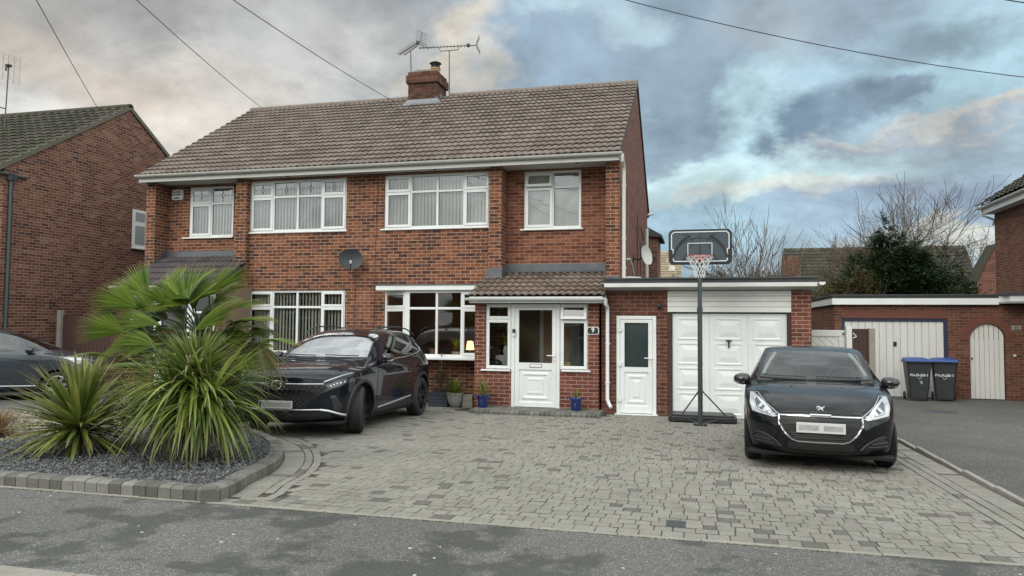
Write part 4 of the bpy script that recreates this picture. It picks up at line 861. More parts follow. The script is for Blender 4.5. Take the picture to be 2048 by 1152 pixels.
def block(mb, quad, dz=0.0, tone=None, bev=.004, th=.03, drop=.004):
    """quad: 4 plan corners ccw; slightly domed tumbled block"""
    c = sum((Vector(q) for q in quad), Vector((0, 0))) / 4; t = rp.random() if tone is None else tone
    j = [Vector(q) + Vector((rp.uniform(-.0025, .0025), rp.uniform(-.0025, .0025))) for q in quad]
    ins = [q + (c - q).normalized() * bev * 1.6 for q in j]
    tx, ty = rp.uniform(-.012, .012), rp.uniform(-.012, .012); z0 = dz + rp.uniform(-.0015, .0015)
    zz = lambda q: gz(q.y) + z0 + (q.x - c.x) * tx + (q.y - c.y) * ty
    vs = [(q.x, q.y, zz(q) - th) for q in j] + [(q.x, q.y, zz(q) - drop) for q in j] + [(q.x, q.y, zz(q)) for q in ins]
    mb.add(vs, [(8, 9, 10, 11)] + [(4 + i, 4 + (i + 1) % 4, 8 + (i + 1) % 4, 8 + i) for i in range(4)], 0, [(t, .5)] * 12); o_ = len(mb.v) - 12
    mb.f += [(o_ + i, o_ + (i + 1) % 4, o_ + 4 + (i + 1) % 4, o_ + 4 + i) for i in range(4)]; mb.m += [1] * 4
pv = MB(); y = -9.60; row = 0; G_ = .0105
XR = 2.33
def tone(): return rp.random() if rp.random() > .022 else rp.uniform(0, .05)
while y < -.03:
    hgt = .175 if row == 0 else .140
    x = -7.3 + rp.uniform(-.15, 0)
    while x < XR:
        w = .165 if row == 0 else rp.choice([.10, .12, .14, .14, .17])
        x2 = min(x + w, XR)
        if XR - x2 < .06: x2 = XR
        cx_, cy_ = (x + x2) / 2, y + hgt / 2
        ok = True
        if y < -5: ok = dist_bed(cx_, cy_) > (.445 if row > 1 else .08)
        if -4.75 < cx_ < -1.7 and cy_ > -1.3: ok = False
        if cy_ > -.85 and cx_ > -1.7: ok = False
        if ok and x2 > -7.3: block(pv, [(max(x, -7.3) + G_ * .32, y + G_ * .9), (x2 - G_ * .32, y + G_ * .9), (x2 - G_ * .32, y + hgt - G_ * .9), (max(x, -7.3) + G_ * .32, y + hgt - G_ * .9)], tone=tone())
        x = x2
    y += hgt; row += 1
# right border: two stretcher runs and a soldier run
for (a, b, st) in ((2.335, 2.44, .2), (2.44, 2.55, .2), (2.55, 2.79, .11)):
    y = -9.6
    while y < -.8:
        block(pv, [(a + G_ * .7, y + G_ / 2), (b - G_ * .7, y + G_ / 2), (b - G_ * .7, y + st - G_ / 2), (a + G_ * .7, y + st - G_ / 2)], tone=tone()); y += st
# three rings round the planted bed
for (d0, d1, st) in ((.012, .24, .12), (.25, .335, .2), (.345, .43, .2)):
    A = arc_resample(BED, st); P = offset(A, d0); Q = offset(A, d1)
    for i in range(len(A) - 1):
        a, b, c, d = P[i], P[i + 1], Q[i + 1], Q[i]
        if min(a.y, b.y, c.y, d.y) < -9.4: continue
        block(pv, [a.lerp(b, .03), a.lerp(b, .97), d.lerp(c, .97), d.lerp(c, .03)], tone=tone(), dz=.005)
MAT['joint'] = plain('dirty_joint', (.055, .05, .038), .95, var=.4, nscale=12); drive = struct(pv.build('driveway', ['paver', 'joint'], None, fix=True))
e = MB(); x = -30
while x < 30:                              # thin edging along the footpath
    if -7.5 < x < 2.9 or True: e.box(x + .003, x + .597, -9.652, -9.606, gz(-9.6) - .05, gz(-9.6) + rp.uniform(.002, .008))
    x += .6
struct(e.build('path_edging', 'concrete', None, bevel=.004))
e = MB(); y = -9.6
while y < -.5: e.box(2.81, 2.868, y + .004, y + .906, -.4, gz(y) + rp.uniform(.022, .035)); y += .91
struct(e.build('drive_edging', 'concrete', None, bevel=.006))
# raised kerb round the bed
kb = MB()
def kblock(mb, a, b, w, hgt, t):
    a = Vector(a); b = Vector(b); d = (b - a).normalized(); n = Vector((-d.y, d.x))
    a = a + d * .004; b = b - d * .004; z = gz((a.y + b.y) / 2) + rp.uniform(-.004, .004)
    prof = [(0, -.05), (0, hgt * .82), (.035, hgt), (w, hgt), (w, -.05)]
    vs = [(*(p + n * u), z + v) for p in (a, b) for (u, v) in prof]; m5 = 5
    mb.add([tuple(v) for v in vs], [(0, 1, 6, 5), (1, 2, 7, 6), (2, 3, 8, 7), (3, 4, 9, 8), (0, 4, 3, 2, 1), (5, 6, 7, 8, 9)], 0, [(t, .5)] * 10)
FR = [Vector((-14 + .13 * i, -9.60)) for i in range(77)]
for a, b in zip(FR, FR[1:]): kblock(kb, a, b, .15, .112, rp.random())
A = arc_resample([Vector((-4.02, -9.60))] + BED[3:], .125)
for a, b in zip(A, A[1:]): kblock(kb, a, b, .15, .112, rp.random())
kb.build('bed_kerb', 'kerb_set', None); struct(bpy.data.objects['bed_kerb'])
# soil and stones of the bed
bedp = [(-4.15, -9.5)] + [tuple(p) for p in offset(BED[4:], -.08)] + [(-7.6, -5.2), (-8.4, -7.5), (-8.9, -9.5)]
strip('planting_bed', bedp, .085, 'soil')
strip('gravel_bed', [(-14, -9.5), (-8.9, -9.5), (-8.4, -7.5), (-7.6, -5.2), (-7.3, -3.45), (-10.5, -4.05), (-12.1, -4.9), (-14, -4.98)], .05, 'soil')
def stones(name, poly, n, size, mats, dz, seed, label=None):
    r = random.Random(seed); mb = MB(); xs = [p[0] for p in poly]; ys = [p[1] for p in poly]
    def inside(x, y):
        c = False; j = len(poly) - 1
        for i in range(len(poly)):
            (xi, yi), (xj, yj) = poly[i], poly[j]
            if (yi > y) != (yj > y) and x < (xj - xi) * (y - yi) / (yj - yi) + xi: c = not c
            j = i
        return c
    k = 0
    while k < n:
        x, y = r.uniform(min(xs), max(xs)), r.uniform(min(ys), max(ys))
        if not inside(x, y): continue
        k += 1; s = size * r.uniform(.5, 1.3); a = r.uniform(0, 6.28); z = gz(y) + dz + r.uniform(-.004, .02)
        T = Matrix.Translation((x, y, z)) @ Matrix.Rotation(a, 4, 'Z') @ Matrix.Rotation(r.uniform(-.5, .5), 4, 'X')
        b = [Vector((cos(w) * s * r.uniform(.7, 1.2), sin(w) * s * r.uniform(.5, .9), 0)) for w in (0, 1.3, 2.5, 3.8, 5.1)]
        vs = [T @ (v * .95 + Vector((0, 0, -s * .3))) for v in b] + [T @ (v * .7 + Vector((0, 0, s * r.uniform(.25, .5)))) for v in b]
        mb.add(vs, [(5, 6, 7, 8, 9)] + [(i, (i + 1) % 5, 5 + (i + 1) % 5, 5 + i) for i in range(5)], r.randrange(len(mats)))
    o = mb.build(name, mats, None, fix=False); o['kind'] = 'stuff'; return o
MAT['slate1'] = plain('slate_dark', (0.06, 0.066, 0.072), .7, var=.2); MAT['slate2'] = plain('slate_mid', (0.11, 0.118, 0.125), .7, var=.2); MAT['slate3'] = plain('slate_pale', (0.17, 0.175, 0.18), .7, var=.2)
MAT['peb1'] = plain('pebble_tan', (0.26, 0.22, 0.17), .85, var=.25); MAT['peb2'] = plain('pebble_grey', (0.2, 0.19, 0.17), .85, var=.25); MAT['peb3'] = plain('pebble_pale', (0.36, 0.33, 0.27), .85, var=.25)
stones('slate_chippings', bedp, 13000, .016, ['slate1', 'slate2', 'slate3', 'slate2'], .092, 5)
stones('pea_gravel', [(-11.5, -9.45), (-8.9, -9.45), (-8.4, -7.5), (-7.6, -5.2), (-7.6, -3.6), (-10.5, -4.05), (-12.1, -4.9), (-12.1, -6)], 9000, .024, ['peb1', 'peb2', 'peb3'], .055, 6)
# drain grate in the paving
dg = thing('drain_grate', 'small dark rectangular drain cover set into the paving near the footpath', 'drain cover', (-.19, -9.2, gz(-9.2)))
m = MB(); m.box(-.075, .075, -.10, .10, -.01, .006); m.build('frame', 'metal_dk', dg, bevel=.002)
m = MB()
for i in range(6): m.box(-.06 + i * .021, -.048 + i * .021, -.085, -.008, .007, .010); m.box(-.06 + i * .021, -.048 + i * .021, .008, .085, .007, .010)
m.build('bars', 'alu', dg)
mh = thing('drain_cover', 'oval dark iron cover in the neighbouring tarmac drive', 'drain cover', (4.9, 2.2, gz(2.2)))
m = MB(); m.lathe([(.001, .0), (.30, .0), (.32, -.004)], 28); m.build('lid', 'metal_dk', mh)

# ================================================================== porch step and pots
st = thing('paved_step', 'low grey block-paved step in front of the white porch door', 'step', (-2.95, -1.6, 0))
m = MB(); sx0, sx1, sy0, sy1, sz = -4.28, -1.80, -1.66, -.885, .105
zb = gz(-1.6)
x = sx0 + .1
while x < sx1 - .12:
    t = rp.random(); w = .098; x2 = x + w
    vs = [(x + .003, sy0, -.05), (x2 - .003, sy0, -.05), (x2 - .003, sy0, sz - .03), (x + .003, sy0, sz - .03), (x + .003, sy0 + .03, sz), (x2 - .003, sy0 + .03, sz), (x2 - .003, sy0 + .2, sz), (x + .003, sy0 + .2, sz), (x2 - .003, sy0 + .2, -.05), (x + .003, sy0 + .2, -.05)]
    m.add(vs, [(0, 1, 2, 3), (3, 2, 5, 4), (4, 5, 6, 7), (7, 6, 8, 9), (0, 3, 4, 7, 9), (1, 8, 6, 5, 2)], 0, [(t, .5)] * 10); x = x2
for (xa, xb) in ((sx0, sx0 + .098), (x + .002, sx1)):
    yy = sy0
    while yy < sy1 - .02:
        y2 = min(yy + (.2 if yy == sy0 else .105), sy1); t = rp.random()
        o_ = len(m.v); m.box(xa, xb, yy + .003, y2 - .003, -.05, sz); 
        if m.uv is None: m.uv = {}
        for i in range(o_, len(m.v)): m.uv[i] = (t, .5)
        yy = y2
yy = sy0 + .205
while yy < sy1 - .02:
    y2 = min(yy + .105, sy1); xx = sx0 + .1
    while xx < x - .01:
        x2 = min(xx + rp.choice([.165, .2, .12]), x); o_ = len(m.v); m.box(xx + .003, x2 - .003, yy + .002, y2 - .003, -.05, sz - .002); t = rp.random()
        for i in range(o_, len(m.v)): m.uv[i] = (t, .5)
        xx = x2
    yy = y2
for v_i in range(len(m.v)): m.v[v_i] = (m.v[v_i][0] + 2.95, m.v[v_i][1] + 1.6, m.v[v_i][2])
m.build('step_blocks', 'kerb_set', st, bevel=.006)
def leaf_mat(name, c0, c1, c2, rough=.45, tip=None):
    m, nt, b = new_mat(name); setp(b, rough=rough, spec=.4)
    uv = nt.nodes.new('ShaderNodeUVMap'); uv.uv_map = 'UVMap'; sx = nt.nodes.new('ShaderNodeSeparateXYZ'); nt.links.new(uv.outputs[0], sx.inputs[0])
    c = ramp(nt, sx.outputs[0], [(0, c0), (.5, c1), (1, c2)])
    if tip: c = mixn(nt, ramp(nt, sx.outputs[1], [(.72, (0, 0, 0)), (1, (.9, .9, .9))]), c, tip)
    nt.links.new(c, b.inputs['Base Color'])
    # thin leaves let some light through
    tr = nt.nodes.new('ShaderNodeBsdfTranslucent'); nt.links.new(c, tr.inputs[0]); mx = nt.nodes.new('ShaderNodeMixShader'); mx.inputs[0].default_value = .35
    nt.links.new(b.outputs[0], mx.inputs[1]); nt.links.new(tr.outputs[0], mx.inputs[2]); nt.links.new(mx.outputs[0], nt.nodes['Material Output'].inputs[0])
    return m
MAT['palm'] = leaf_mat('palm_leaf', (0.03, 0.075, 0.01), (0.11, 0.18, 0.02), (0.26, 0.32, 0.05), tip=(0.3, 0.27, 0.08))
MAT['palm_old'] = leaf_mat('old_palm_leaf', (0.05, 0.065, 0.025), (0.10, 0.11, 0.04), (0.2, 0.16, 0.07), tip=(0.25, 0.2, 0.1))
MAT['cord'] = leaf_mat('strap_leaf', (0.04, 0.085, 0.014), (0.14, 0.21, 0.032), (0.34, 0.39, 0.09), tip=(0.26, 0.25, 0.13))
MAT['cord2'] = leaf_mat('sword_leaf', (0.06, 0.10, 0.02), (0.17, 0.215, 0.04), (0.36, 0.38, 0.10), tip=(0.3, 0.27, 0.13))
MAT['dry'] = leaf_mat('dry_grass', (0.16, 0.09, 0.05), (0.26, 0.16, 0.09), (0.36, 0.25, 0.15))
MAT['dead'] = leaf_mat('dead_leaf', (0.2, 0.16, 0.1), (0.32, 0.27, 0.18), (0.45, 0.4, 0.28))
MAT['ivy'] = leaf_mat('ivy_leaf', (0.016, 0.036, 0.016), (0.036, 0.066, 0.026), (0.075, 0.108, 0.045), rough=.5)
MAT['olive'] = leaf_mat('olive_leaf', (0.06, 0.065, 0.02), (0.11, 0.10, 0.035), (0.18, 0.14, 0.05), rough=.7)
MAT['fir'] = leaf_mat('fir_leaf', (0.02, 0.035, 0.022), (0.04, 0.06, 0.035), (0.075, 0.10, 0.06), rough=.6)
MAT['bark'] = plain('bark', (0.085, 0.068, 0.052), .9, var=.35, nscale=9)
MAT['bark_dk'] = plain('dark_bark', (0.045, 0.038, 0.034), .9, var=.35, nscale=9)
MAT['twig'] = plain('twig', (0.11, 0.085, 0.06), .9, var=.3, nscale=9)
MAT['fibre'] = plain('palm_fibre', (0.10, 0.065, 0.04), .95, var=.5, nscale=30)
def ribbon(mb, base, d, L, w, droop, r, seg=7, tone=None, fold=.25, twist=0.0, kink=0.0):
    """strap leaf: starts along d, bends down by droop (radians over its length)"""
    d = Vector(d).normalized(); side = d.cross(Vector((0, 0, 1)))
    side = side.normalized() if side.length > 1e-4 else Vector((1, 0, 0))
    p = Vector(base); vs = []; uvs = []; t = r.random() if tone is None else tone; az = Vector((d.x, d.y, 0)); az = az.normalized() if az.length > .01 else Vector((cos(t * 6), sin(t * 6), 0))
    el = atan2(d.z, Vector((d.x, d.y)).length); kp = r.uniform(.45, .75)
    for i in range(seg + 1):
        s = i / seg; e = el - droop * s ** 1.5 - (kink if s > kp else 0)
        dd = az * cos(e) + Vector((0, 0, 1)) * sin(e); up = side.cross(dd)
        ww = w * (.55 + .45 * min(1, s * 4)) * (1 - max(0, (s - .55) / .45) ** 1.6) * .5 + .0006
        sd_ = (side * cos(twist * s) + up * sin(twist * s)).normalized()
        vs += [p - sd_ * ww, p - up * ww * fold, p + sd_ * ww] ; uvs += [(t, s)] * 3
        p = p + dd * (L / seg)
    fs = []
    for i in range(seg):
        a = 3 * i; fs += [(a, a + 1, a + 4, a + 3), (a + 1, a + 2, a + 5, a + 4)]
    mb.add(vs, fs, 0, uvs)
def rosette(mb, c, n, L, w, r, el0=-.5, el1=1.5, droop=.6, lj=.25, seg=6, bias=None, pw=1.0, steep=0.0):
    for i in range(n):
        a = r.uniform(0, 2 * pi); e = el0 + (el1 - el0) * r.random() ** pw
        ribbon(mb, (c[0], c[1], c[2] + r.uniform(-.04, .04)), (cos(a) * cos(e), sin(a) * cos(e), sin(e)), L * r.uniform(1 - lj, 1 + lj * .5) * (1 - steep * max(0, sin(e))), w * r.uniform(.75, 1.15), droop * r.uniform(.5, 1.3) * (1.1 - .5 * max(0, sin(e))), r, seg=seg)
def pot_lathe(mb, prof, c=(0, 0, 0), n=28): mb.lathe(prof, n, c)
MAT['pot_blue'] = plain('blue_glaze', (0.012, 0.03, 0.14), .2, var=.25, nscale=8, coat=.5)
MAT['pot_grey'] = plain('grey_pot', (0.3, 0.31, 0.3), .7, var=.15, nscale=8)
MAT['planter'] = plain('blue_grey_planter', (0.045, 0.06, 0.08), .6, var=.15, nscale=8)
def blue_pot(label, loc, n, L, seed, upright=False):
    t = thing('plant_pot', label, 'potted plant', loc, 0, 'blue glazed pots by the porch'); r = random.Random(seed)
    m = MB(); m.lathe([(.001, .002), (.088, .002), (.092, .01), (.118, .17), (.12, .2), (.14, .205), (.143, .235), (.128, .238), (.12, .21), (.001, .205)], 28); m.build('pot', 'pot_blue', t, smooth=True)
    m = MB(); m.tube([(0, -.104, .13), (0, -.115, .13)], .022, 10); m.tube([(0, -.098, .085), (0, -.108, .085)], .016, 10); m.build('pot_emblem', 'planter', t)
    m = MB(); rosette(m, (0, 0, .23), n, L, .02, r, el0=.2 if not upright else .9, el1=1.5, droop=.9 if not upright else .3); m.build('leaves', 'cord2', t, fix=False)
    return t
blue_pot('blue pot with a spiky grass-like plant at the left end of the step', (-4.14, -1.2, .104), 40, .36, 3)
blue_pot('blue pot with a thin sparse upright plant at the right end of the step', (-2.30, -1.17, .104), 9, .24, 4, True)
t = thing('plant_pot', 'round grey pot holding a small bushy palm against the brick wall', 'potted plant', (-4.90, -.62, gz(-.6)))
m = MB(); m.lathe([(.001, .002), (.08, .002), (.13, .06), (.165, .16), (.18, .29), (.185, .31), (.165, .31), (.155, .27), (.001, .26)], 28); m.build('pot', 'pot_grey', t, smooth=True)
r = random.Random(8); m = MB(); rosette(m, (0, 0, .3), 190, .32, .016, r, el0=-.1, el1=1.5, droop=.5, seg=4); m.build('leaves', 'palm', t, fix=False)
t = thing('planter_box', 'square blue-grey planter with a small dark conifer beside the car', 'planter', (-5.28, -.45, gz(-.5)))
m = MB()
for i in range(4): m.box(-.21, .21, -.21, .21, .005 + i * .075, .075 + i * .075)
m.build('box', 'planter', t, bevel=.006)
r = random.Random(9); m = MB()
for i in range(900):
    z = r.random() ** 1.2; rr = (.27 * (1 - z) + .05) * sqrt(r.random()); a = r.uniform(0, 6.28)
    d = Vector((cos(a), sin(a), r.uniform(-.1, .6))); ribbon(m, (cos(a) * rr, sin(a) * rr, .3 + z * .42), d, .09, .012, .2, r, seg=2)
m.build('foliage', 'fir', t, fix=False)
m = MB(); m.tube([(0, 0, .28), (.01, 0, .75), (0, .01, 1.12)], .008, 5)
for i in range(14): a = i * 2.4; z = .72 + i * .028; m.tube([(0, 0, z), (cos(a) * .13 * (1.2 - i / 14), sin(a) * .13 * (1.2 - i / 14), z + .05)], .004, 4)
m.build('stem', 'bark', t)
t = thing('stone_block', 'pair of rough concrete blocks stacked between grey pot and porch', 'block', (-4.62, -.60, gz(-.6)))
m = MB(); m.box(-.11, .11, -.09, .09, .0, .14); m.build('block', 'concrete', t, bevel=.008); m = MB(); m.box(-.1, .1, -.085, .085, .142, .27); m.build('block', 'concrete', t, bevel=.008)

# ================================================================== garden plants in the bed
def fan_leaf(mb, st, hub, axis, normal, R, spread, n, r, droop=.25, root=None, petr=.011):
    """fan of n blades from hub; axis = middle direction, normal = face of the fan"""
    hub = Vector(hub); ax = Vector(axis).normalized(); nn = Vector(normal); nn = (nn - ax * nn.dot(ax)).normalized(); sd_ = ax.cross(nn)
    for i in range(n):
        u = (i + .5) / n * 2 - 1; a = u * spread; L = R * (1 - .22 * abs(u) ** 2) * r.uniform(.93, 1.04)
        d0 = ax * cos(a) + sd_ * sin(a); wv = sd_ * cos(a) - ax * sin(a); t = min(1, max(0, r.gauss(.5, .22)))
        vs = []; uvs = []; segn = 5; wmax = min(.055, 2 * R * .5 * spread / n * 1.35)
        dr = droop * r.uniform(.6, 1.4)
        for j in range(segn + 1):
            s = j / segn; p = hub + d0 * (L * s) + nn * (.05 * R * sin(pi * s) + .03 * abs(u)) - Vector((0, 0, 1)) * (L * dr * s ** 2.6)
            w = wmax * (min(1, s * 2 + .06)) * (1 - max(0, (s - .42) / .58) ** 1.15) * .5 + .0008
            vs += [p - wv * w, p + nn * w * 1.15, p + wv * w]; uvs += [(t, s)] * 3
        fs = []
        for j in range(segn):
            q = 3 * j; fs += [(q, q + 1, q + 4, q + 3), (q + 1, q + 2, q + 5, q + 4)]
        mb.add(vs, fs, 0, uvs)
    if root is not None:
        root = Vector(root); mid = (root + hub) / 2 + Vector((0, 0, .06)); st.tube([root, mid, hub, hub + ax * .06], [petr * 1.3, petr, petr * .8, .003], 5)
palm = thing('fan_palm', 'tall fan palm with broad green pleated leaves behind the grassy cordyline', 'palm', (-5.95, -7.1, gz(-7.1) + .09))
PB = Vector((-5.95, -7.1, gz(-7.1) + .09))
def at(px, py, depth):                      # point on the sight line through a pixel of the photo at a given Y
    d = fwd + R_ * ((px - 1024) / 1479) - U_ * ((py - 576) / 1479); return CAM + d * ((depth - CAM.y) / d.y)
rr_ = random.Random(21); crown = Vector((-6.02, -7.1, 1.52))
FL = [ # hub px, tip px, depth of hub, depth of tip, spread, blades, facing(x,y,z)
 ((375, 612), (376, 528), -7.25, -7.0, 1.45, 44, (.1, -1, .55), 0), ((418, 592), (498, 540), -7.0, -6.8, .62, 30, (-.1, -1, .3), 0),
 ((302, 596), (246, 540), -6.9, -6.7, .6, 26, (.2, -1, .4), 0), ((276, 618), (188, 578), -7.3, -7.4, .62, 32, (.1, -1, .8), 0),
 ((253, 668), (156, 640), -7.45, -7.6, .62, 30, (.0, -1, .7), 0), ((322, 655), (228, 635), -7.5, -7.8, .55, 34, (.0, -.8, .9), 0),
 ((314, 694), (222, 684), -7.7, -8.0, .75, 30, (.1, -.9, .8), 0), ((390, 668), (478, 612), -7.4, -7.6, .38, 30, (.3, -.7, .7), 0),
 ((440, 630), (532, 603), -7.1, -7.0, .26, 24, (.1, -.5, .9), 0), ((452, 657), (542, 634), -7.2, -7.3, .16, 20, (0, -.3, 1), 0),
 ((519, 686), (604, 688), -7.3, -7.3, .14, 16, (0, -.25, 1), 0), ((218, 714), (140, 712), -7.5, -7.7, .14, 16, (0, -.3, 1), 0),
 ((327, 742), (178, 736), -7.6, -7.8, .12, 14, (0, -.25, 1), 0), ((345, 590), (330, 545), -6.7, -6.4, .9, 30, (.2, -1, .2), 0), ((520, 690), (560, 760), -7.2, -7.3, .5, 14, (.2, -1, .3), 1),
 ((350, 660), (290, 720), -7.2, -7.2, .9, 22, (0, -1, .3), 1), ((410, 690), (420, 760), -7.2, -7.3, 1.1, 24, (0, -1, .1), 1), ((300, 700), (250, 770), -7.3, -7.4, .8, 20, (0, -1, .2), 1),
 ((455, 660), (500, 720), -7.0, -7.0, .9, 22, (0, -1, .2), 1), ((360, 700), (330, 770), -7.0, -7.0, 1.1, 24, (0, -1, .1), 1), ((430, 620), (470, 590), -6.6, -6.2, .8, 26, (.1, -1, .5), 0)]
for i in range(5):
    a = rr_.uniform(.2, pi - .2); FL.append((None, a, 0, 0, .8, 26, None, i % 2))
for (hx_, hy_, tx_, ty_) in ((340, 640, 285, 615), (400, 640, 440, 600), (470, 660, 530, 650), (370, 650, 350, 600), (300, 720, 240, 742), (440, 680, 500, 668), (340, 690, 300, 668), (280, 650, 215, 665), (480, 700, 540, 730), (390, 620, 420, 575), (310, 630, 240, 600), (350, 700, 290, 712), (420, 655, 470, 625), (360, 630, 320, 590), (450, 700, 505, 700), (300, 670, 235, 690), (400, 690, 440, 730), (330, 610, 280, 570), (430, 610, 480, 575), (270, 690, 205, 706), (490, 670, 545, 665), (380, 600, 390, 555)):
    FL.append(((hx_, hy_), (tx_, ty_), rr_.uniform(-7.4, -6.8), rr_.uniform(-7.6, -6.6), rr_.uniform(.35, .9), 26, (rr_.uniform(-.3, .3), -.8, rr_.uniform(.2, .9)), 1 if rr_.random() < .3 else 0))
fo = MB(); fs_ = MB()
for f_ in FL:
    if f_[0] is None:
        a = f_[1]; hub = crown + Vector((cos(a) * .4, sin(a) * .4, rr_.uniform(-.15, .2))); fan_leaf(fo, fs_, hub, (cos(a), sin(a), .3), (-cos(a) * .4, -sin(a) * .4, 1), .5, f_[4], f_[5], rr_, root=crown + Vector((0, 0, -.1))); continue
    hub = at(*f_[0], f_[2]); tip = at(*f_[1], f_[3]); leaf = MB(); fan_leaf(leaf, leaf, hub, tip - hub, f_[6], (tip - hub).length * 1.04, f_[4], f_[5], rr_, droop=.04 if not f_[7] else .2, root=crown + Vector((rr_.uniform(-.05, .05), rr_.uniform(-.05, .05), rr_.uniform(-.2, 0))))
    leaf.T = None; leaf.v = [tuple(Vector(v) - PB) for v in leaf.v]; leaf.build('leaf', 'palm_old' if f_[7] else 'palm', palm, fix=False)
for (mm) in (fo, fs_): mm.v = [tuple(Vector(v) - PB) for v in mm.v]
fo.build('rear_leaves', 'palm', palm, fix=False); fs_.build('leaf_stalk', 'olive', palm)
m = MB(); m.tube([(0, 0, 0), (-.02, 0, .5), (0, 0, 1.0), (-.05, 0, 1.32)], [.11, .12, .13, .09], 12)
for i in range(240):
    a = rr_.uniform(0, 6.28); z = rr_.uniform(.3, 1.35); p = Vector((cos(a) * .11, sin(a) * .11, z)); ribbon(m, p, (cos(a), sin(a), 1.5), .12, .02, .4, rr_, seg=2)
m.build('trunk', 'fibre', palm, fix=False)
t = thing('grassy_cordyline', 'large arching grass-leaved cordyline in front of the palm', 'plant', (-5.32, -8.25, gz(-8) + .09)); r = random.Random(31)
m = MB(); c = (.0, 0, .84)
rosette(m, c, 680, 1.02, .028, r, el0=-.75, el1=1.35, droop=.85, lj=.3, seg=9, pw=1.0, steep=.42)
rosette(m, (-.28, .05, .62), 190, .9, .024, r, el0=-.8, el1=1.0, droop=.8, seg=8); rosette(m, (.25, -.1, .66), 220, .85, .024, r, el0=-.8, el1=1.1, droop=.8, seg=8)
m.build('foliage', 'cord', t, fix=False)
m = MB(); rosette(m, (0, 0, .7), 70, .75, .024, r, el0=-1.4, el1=-.5, droop=.25, seg=6); m.build('dead_skirt', 'dead', t, fix=False)
m = MB(); rosette(m, (.12, -.25, 1.0), 14, .45, .024, r, el0=-.2, el1=1.0, droop=2.4, seg=7); m.build('bleached_leaves', 'dead', t, fix=False)
m = MB(); m.tube([(0, 0, 0), (.02, 0, .4), (.0, 0, .95)], [.07, .055, .05], 9); m.tube([(0, 0, .1), (-.15, .03, .5), (-.25, .05, .75)], .035, 7); m.tube([(0, 0, .15), (.12, -.05, .5), (.2, -.1, .76)], .035, 7); m.build('stem', 'fibre', t)
t = thing('sword_cordyline', 'smaller stiff yellow-green spiky cordyline nearest the left drive', 'plant', (-6.86, -8.2, gz(-8.1) + .09)); r = random.Random(33)
m = MB(); rosette(m, (0, 0, .26), 330, .88, .044, r, el0=-.3, el1=1.45, droop=.55, lj=.2, seg=7); rosette(m, (.4, .45, .3), 90, .6, .036, r, el0=-.1, el1=1.4, droop=.4, seg=6); m.build('foliage', 'cord2', t, fix=False)
m = MB(); rosette(m, (0, 0, .22), 30, .5, .035, r, el0=-.6, el1=.0, droop=.3, seg=5); m.build('dead_skirt', 'dead', t, fix=False)
m = MB(); m.tube([(0, 0, 0), (0, 0, .30)], [.05, .04], 8); m.build('stem', 'fibre', t)
t = thing('dried_grass_clump', 'clump of dry reddish brown ornamental grass on the gravel', 'grass', (-8.95, -7.35, gz(-7.3) + .06)); r = random.Random(35)
m = MB(); rosette(m, (0, 0, .02), 420, .42, .006, r, el0=.1, el1=1.5, droop=1.3, seg=5); m.build('blades', 'dry', t, fix=False)
t = thing('low_shrub', 'small dark bushy shrub between the palm and the left porch', 'shrub', (-6.9, -5.2, gz(-5.2))); r = random.Random(36)
m = MB()
for i in range(2200):
    v = Vector((r.gauss(0, 1), r.gauss(0, 1), r.gauss(0, 1))).normalized() * r.random() ** .4; p = Vector((v.x * .62, v.y * .45, .62 + v.z * .6)); ribbon(m, p, (v.x, v.y, v.z + .3), .05, .03, .3, r, seg=1)
m.build('foliage', 'fir', t, fix=False); m = MB(); m.tube([(0, 0, 0), (0, 0, .5)], .03, 6); m.build('stem', 'bark', t)

# ================================================================== basketball hoop
hp = thing('basketball_hoop', 'freestanding black basketball hoop with grey backboard in front of the garage', 'basketball hoop', (0, -2.2, gz(-2.2)))
HZ = -gz(-2.2)
MAT['hoop_board'] = plain('smoked_board', (0.065, 0.085, 0.10), .25, var=.1, nscale=2)
MAT['hoop_line'] = plain('board_line', (0.62, 0.66, 0.68), .4, var=0)
MAT['hoop_dark'] = plain('board_dark_band', (0.018, 0.024, 0.028), .4, var=0)
MAT['rim_red'] = plain('rim_red', (0.32, 0.03, 0.03), .4, var=.1)
MAT['net'] = plain('net_cord', (0.75, 0.75, 0.75), .8, var=0)
def rrect(x0, x1, z0, z1, r, n=6):
    P = []
    for (cx_, cz_, a0) in ((x1 - r, z0 + r, -pi / 2), (x1 - r, z1 - r, 0), (x0 + r, z1 - r, pi / 2), (x0 + r, z0 + r, pi)):
        for i in range(n + 1): a = a0 + pi / 2 * i / n; P.append((cx_ + cos(a) * r, cz_ + sin(a) * r))
    return P
m = MB(); yb = -.02; z0_, z1_ = 2.78, 3.39; m.prism([(x, z + HZ) for x, z in rrect(-.52, .535, z0_, z1_, .09)], yb, yb + .045, ax='y'); bd = m.build('backboard', 'hoop_dark', hp, bevel=.01)
m = MB(); inner = [(-.47, z1_ - .09), (-.43, z1_ - .05), (.445, z1_ - .05), (.485, z1_ - .09), (.485, z0_ + .265), (.455, z0_ + .265), (.455, z0_ + .075), (.43, z0_ + .055), (-.415, z0_ + .055), (-.44, z0_ + .075), (-.44, z0_ + .265), (-.47, z0_ + .265)]
m.prism([(x, z + HZ) for x, z in inner], yb - .004, yb - .001, ax='y'); m.build('board_face', 'hoop_board', bd)
m = MB()
for i in range(len(inner)):
    a, b = inner[i], inner[(i + 1) % len(inner)]; m.tube([(a[0], yb - .006, a[1] + HZ), (b[0], yb - .006, b[1] + HZ)], .011, 6)
q = [(-.195, 2.925), (-.195, 3.145), (.205, 3.145), (.205, 2.925)]
